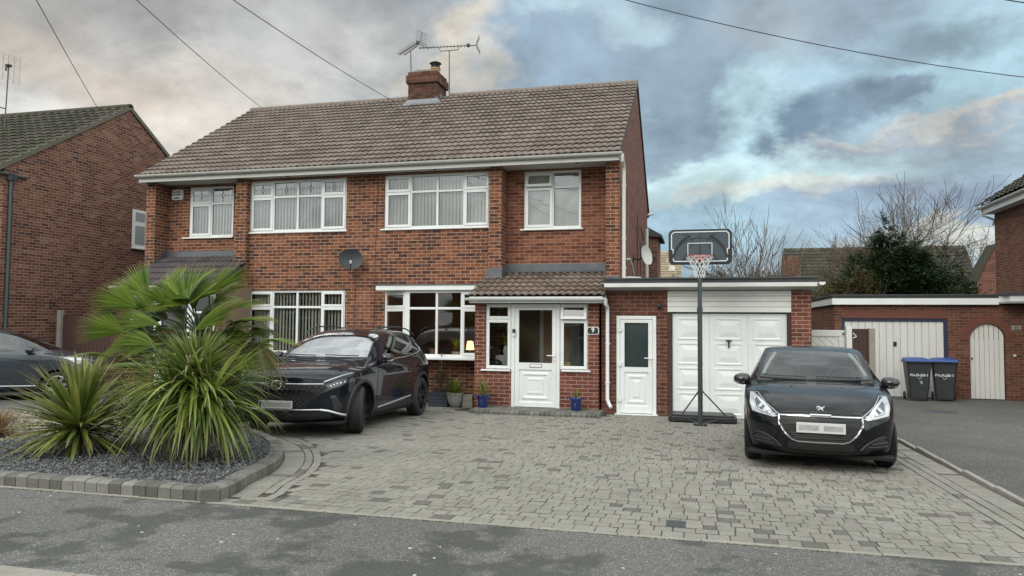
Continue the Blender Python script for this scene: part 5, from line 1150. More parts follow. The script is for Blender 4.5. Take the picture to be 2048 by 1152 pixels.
for i in range(4): a, b = q[i], q[(i + 1) % 4]; m.tube([(a[0], yb - .008, a[1] + HZ), (b[0], yb - .008, b[1] + HZ)], .008, 6)
m.build('board_lines', 'hoop_line', bd)
m = MB()
def arcline(cx_, cz_, rx, rz, a0, a1, w, n=22):
    P = [(cx_ + rx * cos(a0 + (a1 - a0) * i / n), yb - .005, cz_ + rz * sin(a0 + (a1 - a0) * i / n) + HZ) for i in range(n + 1)]
    m.tube([p for p in P if -.46 < p[0] < .475 and z0_ + .06 < p[2] - HZ < z1_ - .055], w, 4)
arcline(.005, 2.76, .50, .48, .35, pi - .35, .006); arcline(.005, 2.72, .475, .60, .3, 1.2, .022); arcline(.005, 2.72, .475, .60, pi - 1.2, pi - .3, .022)
arcline(-.25, 3.17, .13, .13, -.9, 1.7, .006); arcline(.26, 3.17, .13, .13, pi - 1.7, pi + .9, .006)
m.tube([(.005, yb - .005, 3.32 + HZ), (.005, yb - .005, 3.14 + HZ)], .006, 4); m.tube([(.005, yb - .005, 3.14 + HZ), (.005, yb - .005, 2.95 + HZ)], [.008, .022], 4)
m.tube([(-.2, yb - .005, 3.0 + HZ), (-.28, yb - .005, 2.86 + HZ)], [.006, .025], 4); m.tube([(.21, yb - .005, 3.0 + HZ), (.29, yb - .005, 2.86 + HZ)], [.006, .025], 4)
for xx in (-.225, .215): m.tube([(xx, yb - .002, 3.235 + HZ), (xx, yb - .012, 3.235 + HZ)], .011, 8)
m.build('board_pattern', 'black', bd)
m = MB(); m.box(.28, .40, yb - .006, yb - .0045, 2.915 + HZ, 2.93 + HZ); m.build('board_label', 'metal_dk', bd)
m = MB(); rc = (0, yb - .09 - .225, 2.895 + HZ); RR = .225
m.tube([(rc[0] + RR * cos(a), rc[1] + RR * sin(a), rc[2]) for a in [2 * pi * i / 32 for i in range(33)]], .009, 7, cap=False)
m.box(-.075, .075, yb - .015, yb - .002, 2.83 + HZ, 2.91 + HZ); m.tube([(-.06, yb - .01, 2.89 + HZ), (-.1, rc[1] + .2, 2.893 + HZ)], .01, 6); m.tube([(.06, yb - .01, 2.89 + HZ), (.1, rc[1] + .2, 2.893 + HZ)], .01, 6)
m.box(-.05, .05, yb - .11, yb - .01, 2.84 + HZ, 2.85 + HZ); rim = m.build('rim', 'rim_red', hp, smooth=True)
m = MB(); N_ = 12; rn = random.Random(2)
rings = [(RR, 0), (RR * .82, -.07), (RR * .62, -.14), (RR * .45, -.21), (RR * .38, -.28), (RR * .36, -.36)]
for i in range(len(rings) - 1):
    (ra, za), (rb2, zb2) = rings[i], rings[i + 1]
    for j in range(N_):
        a = 2 * pi * (j + .5 * (i % 2)) / N_
        for s_ in (-1, 1):
            b = a + s_ * pi / N_; m.tube([(rc[0] + ra * cos(a), rc[1] + ra * sin(a), rc[2] + za), (rc[0] + rb2 * cos(b), rc[1] + rb2 * sin(b), rc[2] + zb2)], .0045, 4, cap=False)
m.build('net', 'net', rim)
m = MB(); m.tube([(0, 0, .0), (0, .03, 1.95)], .042, 12); m.tube([(0, .03, 1.9), (0, .02, 2.6), (0, .06, 2.76)], .038, 12); m.tube([(0, .05, 2.5), (0, .035, 3.0)], .025, 8)
m.tube([(0, .025, 1.93), (0, .025, 2.0)], .05, 12); m.build('pole', 'metal_dk', hp, smooth=True)
m = MB(); m.tube([(-.15, .05, 3.2), (0, .12, 2.75)], .015, 6); m.tube([(.15, .05, 3.2), (0, .12, 2.75)], .015, 6); m.tube([(0, .06, 2.6), (0, .12, 2.75)], .03, 6); m.build('board_bracket', 'black', hp)
m = MB(); m.prism(rrect(-.55, .62, .5 - .12, 1.0, .1, 4), .005, .10, ax='z'); m.prism(rrect(-.51, .58, .5 - .08, .96, .08, 4), .1005, .13, ax='z'); m.build('base', 'black', hp, bevel=.02)
m = MB(); m.tube([(0, -.005, .62), (-.33, .52, .10)], .012, 6); m.tube([(0, -.005, .62), (.45, .52, .10)], .012, 6); m.tube([(0, .0, .03), (-.28, .5, .06)], .012, 6); m.tube([(0, .0, .03), (.38, .5, .06)], .012, 6); m.build('brace', 'metal_dk', hp)
m = MB(); m.box(-.10, .10, -.06, .06, .0, .012); m.box(-.11, -.06, -.02, .02, 0, .03); m.box(.06, .11, -.02, .02, 0, .03); m.build('foot_plate', 'black', hp)

# ================================================================== wheelie bins
MAT['bin'] = plain('bin_plastic', (0.028, 0.032, 0.036), .5, var=.2, nscale=5, dirt=(.05, .055, .055))
MAT['lid'] = plain('bin_lid_blue', (0.012, 0.06, 0.24), .45, var=.15, nscale=5)
MAT['sticker'] = plain('white_print', (0.55, 0.56, 0.56), .6, var=.1)
def wheelie(label, x, y, rz, marks):
    t = thing('wheelie_bin', label, 'wheelie bin', (x, y, gz(y)), rz, 'wheelie bins by the white garage door')
    m = MB(); secs = [(.05, .20, -.21, .19), (.12, .205, -.22, .22), (.90, .275, -.28, .30), (.97, .285, -.30, .33)]
    vs = []; fs = []
    for (z, hw, y0, y1) in secs:
        c = .035; vs += [(-hw + c, y0, z), (hw - c, y0, z), (hw, y0 + c, z), (hw, y1 - c, z), (hw - c, y1, z), (-hw + c, y1, z), (-hw, y1 - c, z), (-hw, y0 + c, z)]
    for i in range(len(secs) - 1):
        for j in range(8): fs.append((8 * i + j, 8 * i + (j + 1) % 8, 8 * i + 8 + (j + 1) % 8, 8 * i + 8 + j))
    fs.append(tuple(range(7, -1, -1))); m.add(vs, fs); m.box(-.30, .30, -.315, .35, .955, .985); m.build('body', 'bin', t, bevel=.008)
    m = MB(); vs = [(-.30, -.34, .988), (.30, -.34, .988), (.30, .35, .988), (-.30, .35, .988), (-.285, -.31, 1.03), (.285, -.31, 1.03), (.27, .33, 1.055), (-.27, .33, 1.055), (-.15, -.1, 1.065), (.15, -.1, 1.065), (.15, .2, 1.075), (-.15, .2, 1.075)]
    m.add(vs, [(0, 1, 5, 4), (1, 2, 6, 5), (2, 3, 7, 6), (3, 0, 4, 7), (4, 5, 9, 8), (5, 6, 10, 9), (6, 7, 11, 10), (7, 4, 8, 11), (8, 9, 10, 11)]); m.build('lid', 'lid', t, bevel=.01)
    for s_ in (-1, 1):
        m = MB(); m.lathe([(.001, -.02), (.06, -.02), (.1, -.02), (.1, .02), (.06, .02), (.001, .02)], 16, (s_ * .245, .26, .10), ax='x'); m.build('wheel', 'rubber', t)
    m = MB(); m.tube([(-.23, .26, .1), (.23, .26, .1)], .012, 6); m.tube([(-.2, .36, .99), (.2, .36, .99)], .014, 6); m.build('handle_bar', 'black', t)
    sl = Matrix.Translation((0, -.262, .66)) @ Matrix.Rotation(radians(-4.3), 4, 'X') @ XZ
    m = MB(); ring_ = [(.05 * cos(a), .115 * sin(a)) for a in [2 * pi * i / 24 for i in range(24)]]
    m.T = sl
    for i in range(24):
        a, b = ring_[i], ring_[(i + 1) % 24]; m.tube([(a[0], a[1], .0), (b[0], b[1], .0)], .005, 4)
    if marks:
        m.prism([(-.04, .07), (-.055, .10), (-.02, .13), (.03, .12), (.05, .08), (.01, .09)], -.002, .003, ax='z')
        m.tube([(.0, -.16, 0), (.03, -.21, 0)], .007, 4); m.tube([(.035, -.15, 0), (.045, -.24, 0)], .007, 4); m.tube([(.06, -.17, 0), (.062, -.22, 0)], .005, 4)
    m.build('emblem', 'sticker', t)
    text_obj('lettering', 'RUGBY', .135, .002, 'sticker', t, sl @ Matrix.Scale(1.0, 4), True)
wheelie('left wheelie bin with blue lid and scuffed white emblem', 5.33, 5.55, radians(-3), True)
wheelie('right wheelie bin with blue lid and clean white oval emblem', 5.98, 5.68, radians(-12), False)

# ================================================================== fences and gates
def post(label, x, y, z1, w, mat, name='fence_post', pointed=False, cat='post'):
    m = MB(); z0 = gz(y) - .05
    m.box(-w / 2, w / 2, -w / 2, w / 2, z0, z1); 
    if pointed: m.add([(-w / 2, -w / 2, z1), (w / 2, -w / 2, z1), (w / 2, w / 2, z1), (-w / 2, w / 2, z1), (0, 0, z1 + .035)], [(0, 1, 4), (1, 2, 4), (2, 3, 4), (3, 0, 4)])
    return tag(m.build(name, mat, None, bevel=.008, loc=(x, y, 0)), label, cat)
post('tall concrete fence post in front of the left brick gable wall', -16.03, .45, 2.01, .12, 'concrete')
post('short concrete post between the left fence and the palm', -12.95 - 1.3, .30, 1.2, .1, 'concrete') if False else None
t = thing('timber_gate', 'dark brown vertical-boarded gate between the two left houses', 'gate', (-14.5, .48, gz(.5)))
m = MB(); x = -15.96
while x < -13.15: m.box(x + 14.5, min(x + .115, -13.12) + 14.5, -.012, .012, .05, 1.88 + .0); x += .12
m.build('boards', 'wood_dk', t, bevel=.003)
m = MB(); m.box(-1.46, 1.38, .0125, .05, .35, .43); m.box(-1.46, 1.38, .0125, .05, 1.55, 1.63); m.build('rails', 'wood_dk', t)
t = thing('iron_railing', 'black scrolled wrought iron railing beside the tall concrete post', 'railing', (-16.3, -.9, gz(-.9)))
m = MB(); yA, yB = -.6, 1.25
for z in (1.28, 1.02, .2): m.tube([(0, yA, z), (0, yB, z)], .014, 6)
for i in range(19): y = yA + (yB - yA) * i / 18; m.tube([(0, y, .1), (0, y, 1.02)], .009, 5)
for i in range(9):
    c0 = yA + (yB - yA) * (i + .5) / 9; m.tube([(0, c0 + .07 * cos(a) * (1 - a / 9), 1.15 + .07 * sin(a) * (1 - a / 9)) for a in [.5 * k for k in range(13)]], .007, 5)
m.build('bars', 'black', t); m = MB(); m.box(-.04, .04, yA - .04, yA + .04, .0, 1.42); m.build('end_post', 'black', t)
t = thing('hanging_bracket', 'small black iron hanging-basket bracket on the left gable wall', 'bracket', (-16.49, .55, 2.15))
m = MB(); m.tube([(0.012, 0, -.12), (0.012, 0, .16)], .012, 5); m.tube([(0.012, 0, .12), (.32, .05, .16)], .01, 5); m.tube([(0.012, 0, -.08), (.12, .02, .02), (.26, .04, .13)], .009, 5); m.build('iron', 'black', t)
t = thing('white_gate', 'white painted side gate with diagonal boards beside the garage pier', 'gate', (2.33, .15, gz(.1)))
m = MB(); ZT = 1.67
m.box(-.33, .36, -.03, .03, 1.55, ZT); m.box(-.33, .36, -.03, .03, .05, .17); m.box(.26, .36, -.029, .029, .171, 1.549); m.box(-.33, -.26, -.029, .029, .171, 1.549); m.build('frame', 'board', t, bevel=.006)
m = MB(); x = -.26
w = .105
for i in range(-14, 8):
    xa = i * w * 1.42
    P = []
    # board runs from upper left to lower right, clipped to the frame
    quad = [(xa, 1.55), (xa + w * 1.36, 1.55), (xa + w * 1.36 + 1.38, .17), (xa + 1.38, .17)]
    def clip(poly, f):
        out = []
        for k in range(len(poly)):
            a, b = poly[k], poly[(k + 1) % len(poly)]; fa, fb = f(a), f(b)
            if fa >= 0: out.append(a)
            if fa * fb < 0: t_ = fa / (fa - fb); out.append((a[0] + (b[0] - a[0]) * t_, a[1] + (b[1] - a[1]) * t_))
        return out
    P = clip(clip(quad, lambda p: p[0] + .26), lambda p: .26 - p[0])
    if len(P) > 2: m.prism(P, -.012, .008, ax='y')
m.build('diagonal_boards', 'board', t, bevel=.003)
m = MB(); m.box(.32, .35, -.04, -.031, .93, 1.0); m.tube([(.335, -.035, 1.72 - .12), (.335, -.045, 1.72 - .12)], .02, 8); m.build('latch', 'black', t)
post('white painted timber gate post beside the brown fence panel', 2.76, .12, 1.74, .10, 'board', name='gate_post')
t = thing('timber_fence', 'narrow dark brown fence panel between white gate post and concrete post', 'fence', (2.95, .1, gz(.1)))
m = MB(); x = -.13
while x < .14: m.box(x, x + .058, -.015, .015, .03, 1.70); x += .061
m.build('boards', 'wood_dk', t, bevel=.002); m = MB(); m.tube([(-.12, -.025, 1.62), (-.06, -.03, 1.55)], .012, 5); m.tube([(-.12, -.025, 1.52), (-.06, -.03, 1.55)], .012, 5); m.build('bracket', 'gutter', t)
post('right concrete fence post in front of the neighbouring white garage door', 3.16, .1, 1.71, .11, 'concrete')

# ================================================================== neighbour on the left
nl = thing('neighbour_house', 'large brick gable-ended house on the far left with mossy tiled roof', 'house', (-16.5, 3.1, gz(3)))
NX = -16.5; e0, e1, rz_, ry_ = -1.15, 7.4, 8.14, 3.1
sl2 = (rz_ - 5.42) / (ry_ - e0)
o_ = (16.5, -3.1, -gz(3))
def sh(mb, o=o_): mb.v = [(v[0] + o[0], v[1] + o[1], v[2] + o[2]) for v in mb.v]; return mb
m = MB(); m.prism([(e0 + .25, -.3), (e1 - .25, -.3), (e1 - .25, 5.42 + sl2 * .2), (ry_, rz_ - .05), (e0 + .25, 5.42 + sl2 * .2)], NX - .25, NX, ax='x'); m.box(NX - 9, NX - .251, e0 + .26, e0 + .5, -.3, 5.5); sh(m).build('wall', 'brick_left', nl)
L2 = sqrt((ry_ - e0) ** 2 + (rz_ - 5.42) ** 2)
rf = tiled_roof('roof', 'tile_moss', nl, (NX - 9 + o_[0], e0 - .06 + o_[1], 5.42 - .03 + o_[2]), (1, 0, 0), (0, ry_ - e0, rz_ - 5.42), 9.05, L2 + .05, gauge=.3, wave=.3, samples=8, amp=.02, step=.035, seed=31)
tiled_roof('roof', 'tile_moss', nl, (NX + .05 + o_[0], ry_ * 2 - e0 + .06 + o_[1], 5.42 - .03 + o_[2]), (-1, 0, 0), (0, -(ry_ - e0), rz_ - 5.42), 9.05, L2 + .05, gauge=.6, wave=.3, samples=4, amp=.02, seed=32)
MAT['verge_grey'] = plain('weathered_verge', (.12, .115, .09), .9, var=.3)
for (ya, yb_) in ((e0 - .05, ry_), (ry_ * 2 - e0 + .05, ry_)):
    m = MB(); m.add([(a, y, z + dz) for a in (NX - .01, NX + .05) for (y, z) in ((ya, 5.39), (yb_, rz_)) for dz in (-.10, .03)], [(0, 1, 3, 2), (4, 6, 7, 5), (0, 4, 5, 1), (2, 3, 7, 6), (0, 2, 6, 4), (1, 5, 7, 3)])
    sh(m).build('verge', MAT['verge_grey'], nl)
m = MB(); m.add([(NX - 9, e0, 5.36), (NX, e0, 5.36), (NX, ry_, rz_ - .05), (NX - 9, ry_, rz_ - .05), (NX, 2 * ry_ - e0, 5.36), (NX - 9, 2 * ry_ - e0, 5.36)], [(0, 1, 2, 3), (3, 2, 4, 5)]); sh(m).build('roof_underlay', 'black', nl)
m = MB(); x = NX - 9
while x < NX: m.prism([(ry_ + cos(a) * .12, rz_ - .03 + sin(a) * .11) for a in [pi * i / 6 for i in range(7)]], x + .004, min(x + .45, NX + .05), ax='x'); x += .45
sh(m).build('ridge_tiles', 'tile_moss', nl)
m = MB(); m.box(NX + .001, NX + .03, 3.35, 3.9, 3.95, 5.1); m2 = sh(m).build('window', 'upvc', nl, bevel=.006)
m = MB()
for (za, zb3) in ((4.05, 4.62), (4.75, 5.02)): m.add([(NX + .034, 3.45, za), (NX + .034, 3.85, za), (NX + .034, 3.85, zb3), (NX + .034, 3.45, zb3)], [(0, 1, 2, 3)])
MAT['side_glass'] = plain('net_behind_glass', (0.3, 0.34, 0.36), .08, var=.15, nscale=2); sh(m).build('pane', 'side_glass', m2, fix=False)
m = MB(); m.box(NX + .001, NX + .08, 3.32, 3.95, 3.91, 3.945); sh(m).build('sill', 'upvc', m2, bevel=.004)
m = MB(); m.tube([(NX + .07, -.75, 5.2), (NX + .07, -.75, .0)], .045, 10); m.box(NX + .0, NX + .16, -.84, -.66, 5.18, 5.34); m.tube([(NX + .05, -1.2, 5.32), (NX + .07, -.3, 5.32)], .03, 6); sh(m).build('downpipe', 'metal_dk', nl)
m = MB(); m.tube([(NX, 3.05 + 1.2, 6.35), (NX + .12, 3.05 + 1.2, 6.35)], .07, 12); m.tube([(NX + .1, 4.25, 6.36), (NX + .2, 4.2, 6.34)], .045, 10); sh(m).build('boiler_flue', 'black', nl)
t = thing('tv_aerial', 'mast with square mesh grid aerial above the far left roof', 'aerial', (-18.5, .95, 7.0))
m = MB(); m.tube([(0, -.15, 0), (0, -.1, 1.75)], .018, 6); m.build('mast', 'alu', t)
m = MB(); 
for i in range(5): m.tube([(-.05 + .02 * (i - 2) ** 2 * .3, -.40 + .17 * i, 1.35), (-.05 + .02 * (i - 2) ** 2 * .3, -.40 + .17 * i, 2.1)], .004, 4)
for i in range(13): m.tube([(-.03, -.41 + .17 * j, 1.35 + .0625 * i) for j in range(5)], .003, 3)
m.build('grid', 'alu', t); m = MB(); m.tube([(-.05, -.12, 1.75), (.2, -.35, 1.55)], .025, 6); m.box(-.06, .06, -.16, -.05, 1.74, 1.80); m.build('receiver_head', 'black', t)
m = MB(); m.tube([(0, -.13, .55), (-.2, -.35, .6)], .015, 5); m.tube([(0, -.14, .2), (-.2, -.35, .28)], .015, 5); m.box(-.3, -.18, -.45, -.3, .0, .9); m.build('bracket', 'black', t)

# ================================================================== neighbour on the right
nr = thing('neighbour_house', 'brick house at the right edge with dark tiled roof and white gutter', 'house', (8.3, 8.9, gz(8)))
o2 = (-8.3, -8.9, -gz(8)); NXR = 8.30
m = MB(); m.box(NXR, NXR + 8, 2.6, 8.9, -.4, 5.1); sh(m, o2).build('wall', 'brick_right', nr)
m = MB(); half_gutter(m, (NXR - .38, 9.02, 5.22), (NXR - .38, 2.5, 5.24), .06); sh(m, o2).build('gutter', 'upvc2', nr, smooth=True)
m = MB(); m.box(NXR - .32, NXR - .30, 2.5, 9.0, 5.02, 5.22); m.box(NXR - .30, NXR + .05, 2.5, 9.0, 5.03, 5.05); m.box(NXR - .30, NXR + .1, 8.98, 9.0, 5.05, 5.35); sh(m, o2).build('fascia', 'upvc2', nr)
m = MB(); m.tube([(NXR - .36, 8.85, 5.17), (NXR - .36, 8.85, 5.0), (NXR - .02, 8.88, 4.86), (NXR - .02, 8.95, 4.7)], .034, 8); sh(m, o2).build('downpipe', 'upvc2', nr, smooth=True)
tiled_roof('roof', 'tile_moss', nr, (NXR - .42 + o2[0], 9.05 + o2[1], 5.27 + o2[2]), (0, -1, 0), (3.2, 0, 2.2), 6.6, 4.5, gauge=.3, wave=.3, samples=4, amp=.02, step=.04, seed=41)
m = MB(); m.prism([(NXR - .38, 5.2), (NXR + 3.0, 5.2), (NXR + 3.0, 7.5)], 8.93, 9.0, ax='y'); m.prism([(NXR, 5.101), (NXR + 6, 5.101), (NXR + 3.0, 7.3)], 2.62, 2.9, ax='y'); sh(m, o2).build('gable_end', 'brick_right', nr)
m = MB(); m.add([(NXR + 2.78, 2.4, 7.46), (NXR + 2.78, 9.05, 7.46), (NXR + 6.3, 9.05, 5.1), (NXR + 6.3, 2.4, 5.1), (NXR - .4, 2.4, 5.2), (NXR - .4, 9.0, 5.2), (NXR + 2.78, 9.0, 7.4), (NXR + 2.78, 2.4, 7.4)], [(0, 1, 2, 3), (4, 5, 6, 7)]); sh(m, o2).build('roof', 'tile_moss', nr)
ng = thing('neighbour_garage', 'flat-roofed brick garage with white up-and-over door and arched side door', 'garage', (6, 6.5, gz(6.5)))
o3 = (-6, -6.5, -gz(6.5)); YG = 6.5; AX0, AX1, AZ = 6.84, 7.66, 1.32
m = MB(); DH = (3.74, 6.32, -.5, 1.96)
m.wall('y', YG, YG + .22, 3.56, 8.29, -.4, 2.33, holes=[DH, (AX0, AX1, -.5, 1.84)])
# arch spandrels
cxA = (AX0 + AX1) / 2; rA = (AX1 - AX0) / 2; zs0 = 1.84 - rA - .0
NA = 16
for s_ in (-1, 1):
    P = [(cxA + s_ * rA, 1.84)] + [(cxA + s_ * rA * cos(a), zs0 + rA * sin(a)) for a in [pi / 2 * i / NA for i in range(NA + 1)]]
    m.prism(P, YG, YG + .22, ax='y')
m.box(3.56, 3.78, YG + .221, 11.5, -.4, 2.33); sh(m, o3).build('wall', 'brick_right', ng)
m = MB()
for i in range(27):
    a = pi * i / 26; c0 = (cxA + (rA + .115) * cos(a), zs0 + (rA + .115) * sin(a)); dx, dz = cos(a), sin(a); w_ = .021
    m.prism([(c0[0] - dx * .105 + dz * w_, c0[1] - dz * .105 - dx * w_), (c0[0] + dx * .105 + dz * w_ * 1.3, c0[1] + dz * .105 - dx * w_ * 1.3), (c0[0] + dx * .105 - dz * w_ * 1.3, c0[1] + dz * .105 + dx * w_ * 1.3), (c0[0] - dx * .105 - dz * w_, c0[1] - dz * .105 + dx * w_)], YG - .006, YG - .001, ax='y')
sh(m, o3).build('arch_bricks', plain('arch_brick', (.15, .055, .038), .85, var=.35, nscale=5), ng); m = MB()
for i in range(33):
    xx = 3.80 + i * .076; m.prism([(xx, 1.965), (xx + .064, 1.965), (xx + .064, 2.18), (xx, 2.18)], YG - .005, YG - .001, ax='y')
sh(m, o3).build('lintel_bricks', plain('lintel_brick', (.15, .055, .038), .85, var=.35, nscale=5), ng)
m = MB(); frame_rect(m, 3.745, 6.315, -.2, 1.955, YG + .02, YG + .1, .07); sh(m, o3).build('door_frame', 'blue', ng)
def ribbed(x0, x1, z0, z1, y, n, top=None, groove=.012):
    mb = MB(); w = (x1 - x0) / n
    for i in range(n):
        a, b = x0 + i * w, x0 + (i + 1) * w
        zt = z1 if top is None else None
        if top is None: mb.box(a + groove * .3, b - groove, y, y + .02, z0, z1)
        else:
            P = [(a + .002, z0), (b - groove, z0)] + [(a + .002 + (b - groove - a - .002) * (1 - k / 5), top(a + .002 + (b - groove - a - .002) * (1 - k / 5))) for k in range(6)]
            mb.prism(P, y, y + .02, ax='y')
    return mb
m = ribbed(3.82, 6.24, -.12, 1.88, YG + .05, 14); m.box(3.815, 6.245, YG + .075, YG + .09, -.12, 1.885); gdo = sh(m, o3).build('garage_door', 'board', ng, bevel=.004)
m = MB(); m.box(5.02, 5.10, YG + .03, YG + .049, 1.22, 1.34); m.tube([(5.06, YG + .03, 1.29), (5.06, YG + .0, 1.29)], .02, 8); sh(m, o3).build('door_handle', 'black', gdo)
top = lambda x: zs0 + sqrt(max(0, (rA - .012) ** 2 - (x - cxA) ** 2))
m = ribbed(AX0 + .012, AX1 - .012, -.12, 0, YG + .06, 7, top=top); m.box(AX0 + .02, AX1 - .02, YG + .085, YG + .1, -.12, zs0); ad = sh(m, o3).build('arched_door', 'board', ng, bevel=.003)
m = MB(); m.tube([(AX0 + .05, YG + .06, .93), (AX0 + .05, YG + .03, .93)], .022, 8); sh(m, o3).build('door_handle', 'black', ad)
m = MB(); m.box(7.80, 8.02, YG - .02, YG - .001, 1.66, 1.80); pq = sh(m, o3).build('number_plaque', 'concrete', ng)
text_obj('numeral', '11', .10, .002, 'black', pq, Matrix.Translation((7.91 + o3[0], YG - .022 + o3[1], 1.745 + o3[2])) @ XZ, True)
m = MB(); m.box(7.84, 7.99, YG - .0225, YG - .0205, 1.672, 1.692); sh(m, o3).build('plaque_text', 'black', pq)
m = MB(); m.box(3.48, 8.32, YG - .12, 11.6, 2.50, 2.56); m.box(3.46, 7.50, YG - .14, 11.6, 2.56, 2.60); m.box(7.48, 9.0, YG - .55, YG - .141, 2.56, 2.64); m.build
sh(m, o3).build('roof', 'felt', ng, bevel=.006)
m = MB(); m.box(3.49, 7.49, YG - .125, YG - .105, 2.33, 2.495); m.box(3.485, 3.50, YG - .104, 11.5, 2.33, 2.495); m.prism([(7.49, YG - .12), (7.62, YG - .5), (9.0, YG - .5), (9.0, YG - .48), (7.63, YG - .48), (7.51, YG - .11)], 2.40, 2.555, ax='z'); sh(m, o3).build('fascia', 'upvc', ng)
m = MB(); m.prism([(7.5, YG - .1), (7.63, YG - .47), (8.29, YG - .47), (8.29, YG - .1)], 2.36, 2.395, ax='z'); sh(m, o3).build('soffit', 'soffit', ng)
m = MB(); m.tube([(7.85, YG - .05, 1.02), (7.85, YG, 1.02)], .035, 10); m.tube([(8.12, YG - .06, .55), (8.12, YG - .06, .1)], .035, 8); m.build
sh(m, o3).build('wall_pipe', 'gutter', ng)
t = thing('brick_pile', 'few loose old bricks piled at the foot of the neighbouring wall', 'bricks', (8.05, 6.25, gz(6.2)))
for i, (dx, dy, dz, a) in enumerate(((0, 0, .035, .2), (.12, -.15, .035, 1.2), (.02, -.03, .105, .6))):
    m = MB(); m.box(-.107, .107, -.05, .05, -.032, .032); b_ = m.build('brick', 'brick_side', t, bevel=.005, loc=(dx, dy, dz)); b_.rotation_euler = (0, 0, a)

# ================================================================== houses beyond
t = thing('distant_house', 'distant house with pale tan tiled roof seen behind the basketball hoop', 'house', (-3.5, 25, -.28))
o4 = (3.5, -25, .28)
m = MB(); m.box(-8, -1.05, 22.3, 27.7, -.3, 4.2); m.prism([(22.3, 4.2), (27.7, 4.2), (25, 5.5)], -8, -1.06, ax='x'); sh(m, o4).build('wall', 'brick_side', t)
tiled_roof('roof', 'tile_tan', t, (-8 + o4[0], 22.05 + o4[1], 4.12 + o4[2]), (1, 0, 0), (0, 2.95, 1.55), 7.1, 3.33, gauge=.29, wave=.3, samples=4, amp=.02, step=.035, seed=51)
m = MB(); half_gutter(m, (-8, 22.0, 4.12), (-.85, 22.0, 4.12), .06, n=5); m.tube([(-1.15, 22.05, 4.08), (-1.1, 22.25, 3.9), (-1.1, 22.25, .2)], .035, 6); m.box(-1.5, -1.2, 22.6, 22.7, 4.35, 4.7); sh(m, o4).build('gutter', 'upvc2', t)
t = thing('distant_house', 'distant house with long brown-green roof and brick gable left of the ivy tree', 'house', (9.5, 33, -.28))
o5 = (-9.5, -33, .28); ga = (4.95, 30.5, 3.4, 35.5, 6.55)
m = MB(); m.box(4.95, 15.0, 30.3, 35.7, -.3, 3.6); m.prism([(30.3, 3.6), (35.7, 3.6), (33, 6.35)], 4.96, 14.9, ax='x'); m.box(4.9, 5.6, 29.8, 30.29, -.3, 5.7); sh(m, o5).build('wall', 'brick_side', t)
tiled_roof('roof', 'tile_moss', t, (5.0 + o5[0], 29.9 + o5[1], 3.3 + o5[2]), (1, 0, 0), (0, 3.1, 3.2), 10.0, 4.46, gauge=.30, wave=.3, samples=4, amp=.02, step=.035, seed=52)
m = MB(); m.box(5.35, 5.75, 29.5, 29.7, 3.7, 4.1); m.tube([(5.1, 29.6, 3.2), (5.1, 29.6, 4.3)], .05, 6); sh(m, o5).build('wall_vent', 'upvc2', t)
t = thing('distant_house', 'distant brick gable end peeping out beside the right-hand house', 'house', (13.3, 22, -.28))
o6 = (-13.3, -22, .28)
m = MB(); m.prism([(11.72, -.3), (17, -.3), (17, 3.85), (12.45 + 1.9, 5.35), (13.0 - .5, 5.30), (11.72, 3.75)], 21, 22, ax='y'); 
m.v = [(v[0], v[1], v[2]) for v in m.v]; sh(m, o6).build('wall', 'brick_side', t)
m = MB(); m.add([(11.62, 20.9, 3.72), (12.46, 20.9, 5.38), (12.46, 22.1, 5.38), (11.62, 22.1, 3.72), (11.62, 20.9, 3.64), (12.46, 20.9, 5.28), (17, 20.9, 5.38), (17, 22.1, 5.38), (17, 20.9, 5.28)], [(0, 1, 2, 3), (0, 1, 5, 4), (1, 6, 7, 2), (1, 6, 8, 5)]); sh(m, o6).build('roof', 'tile_moss', t)

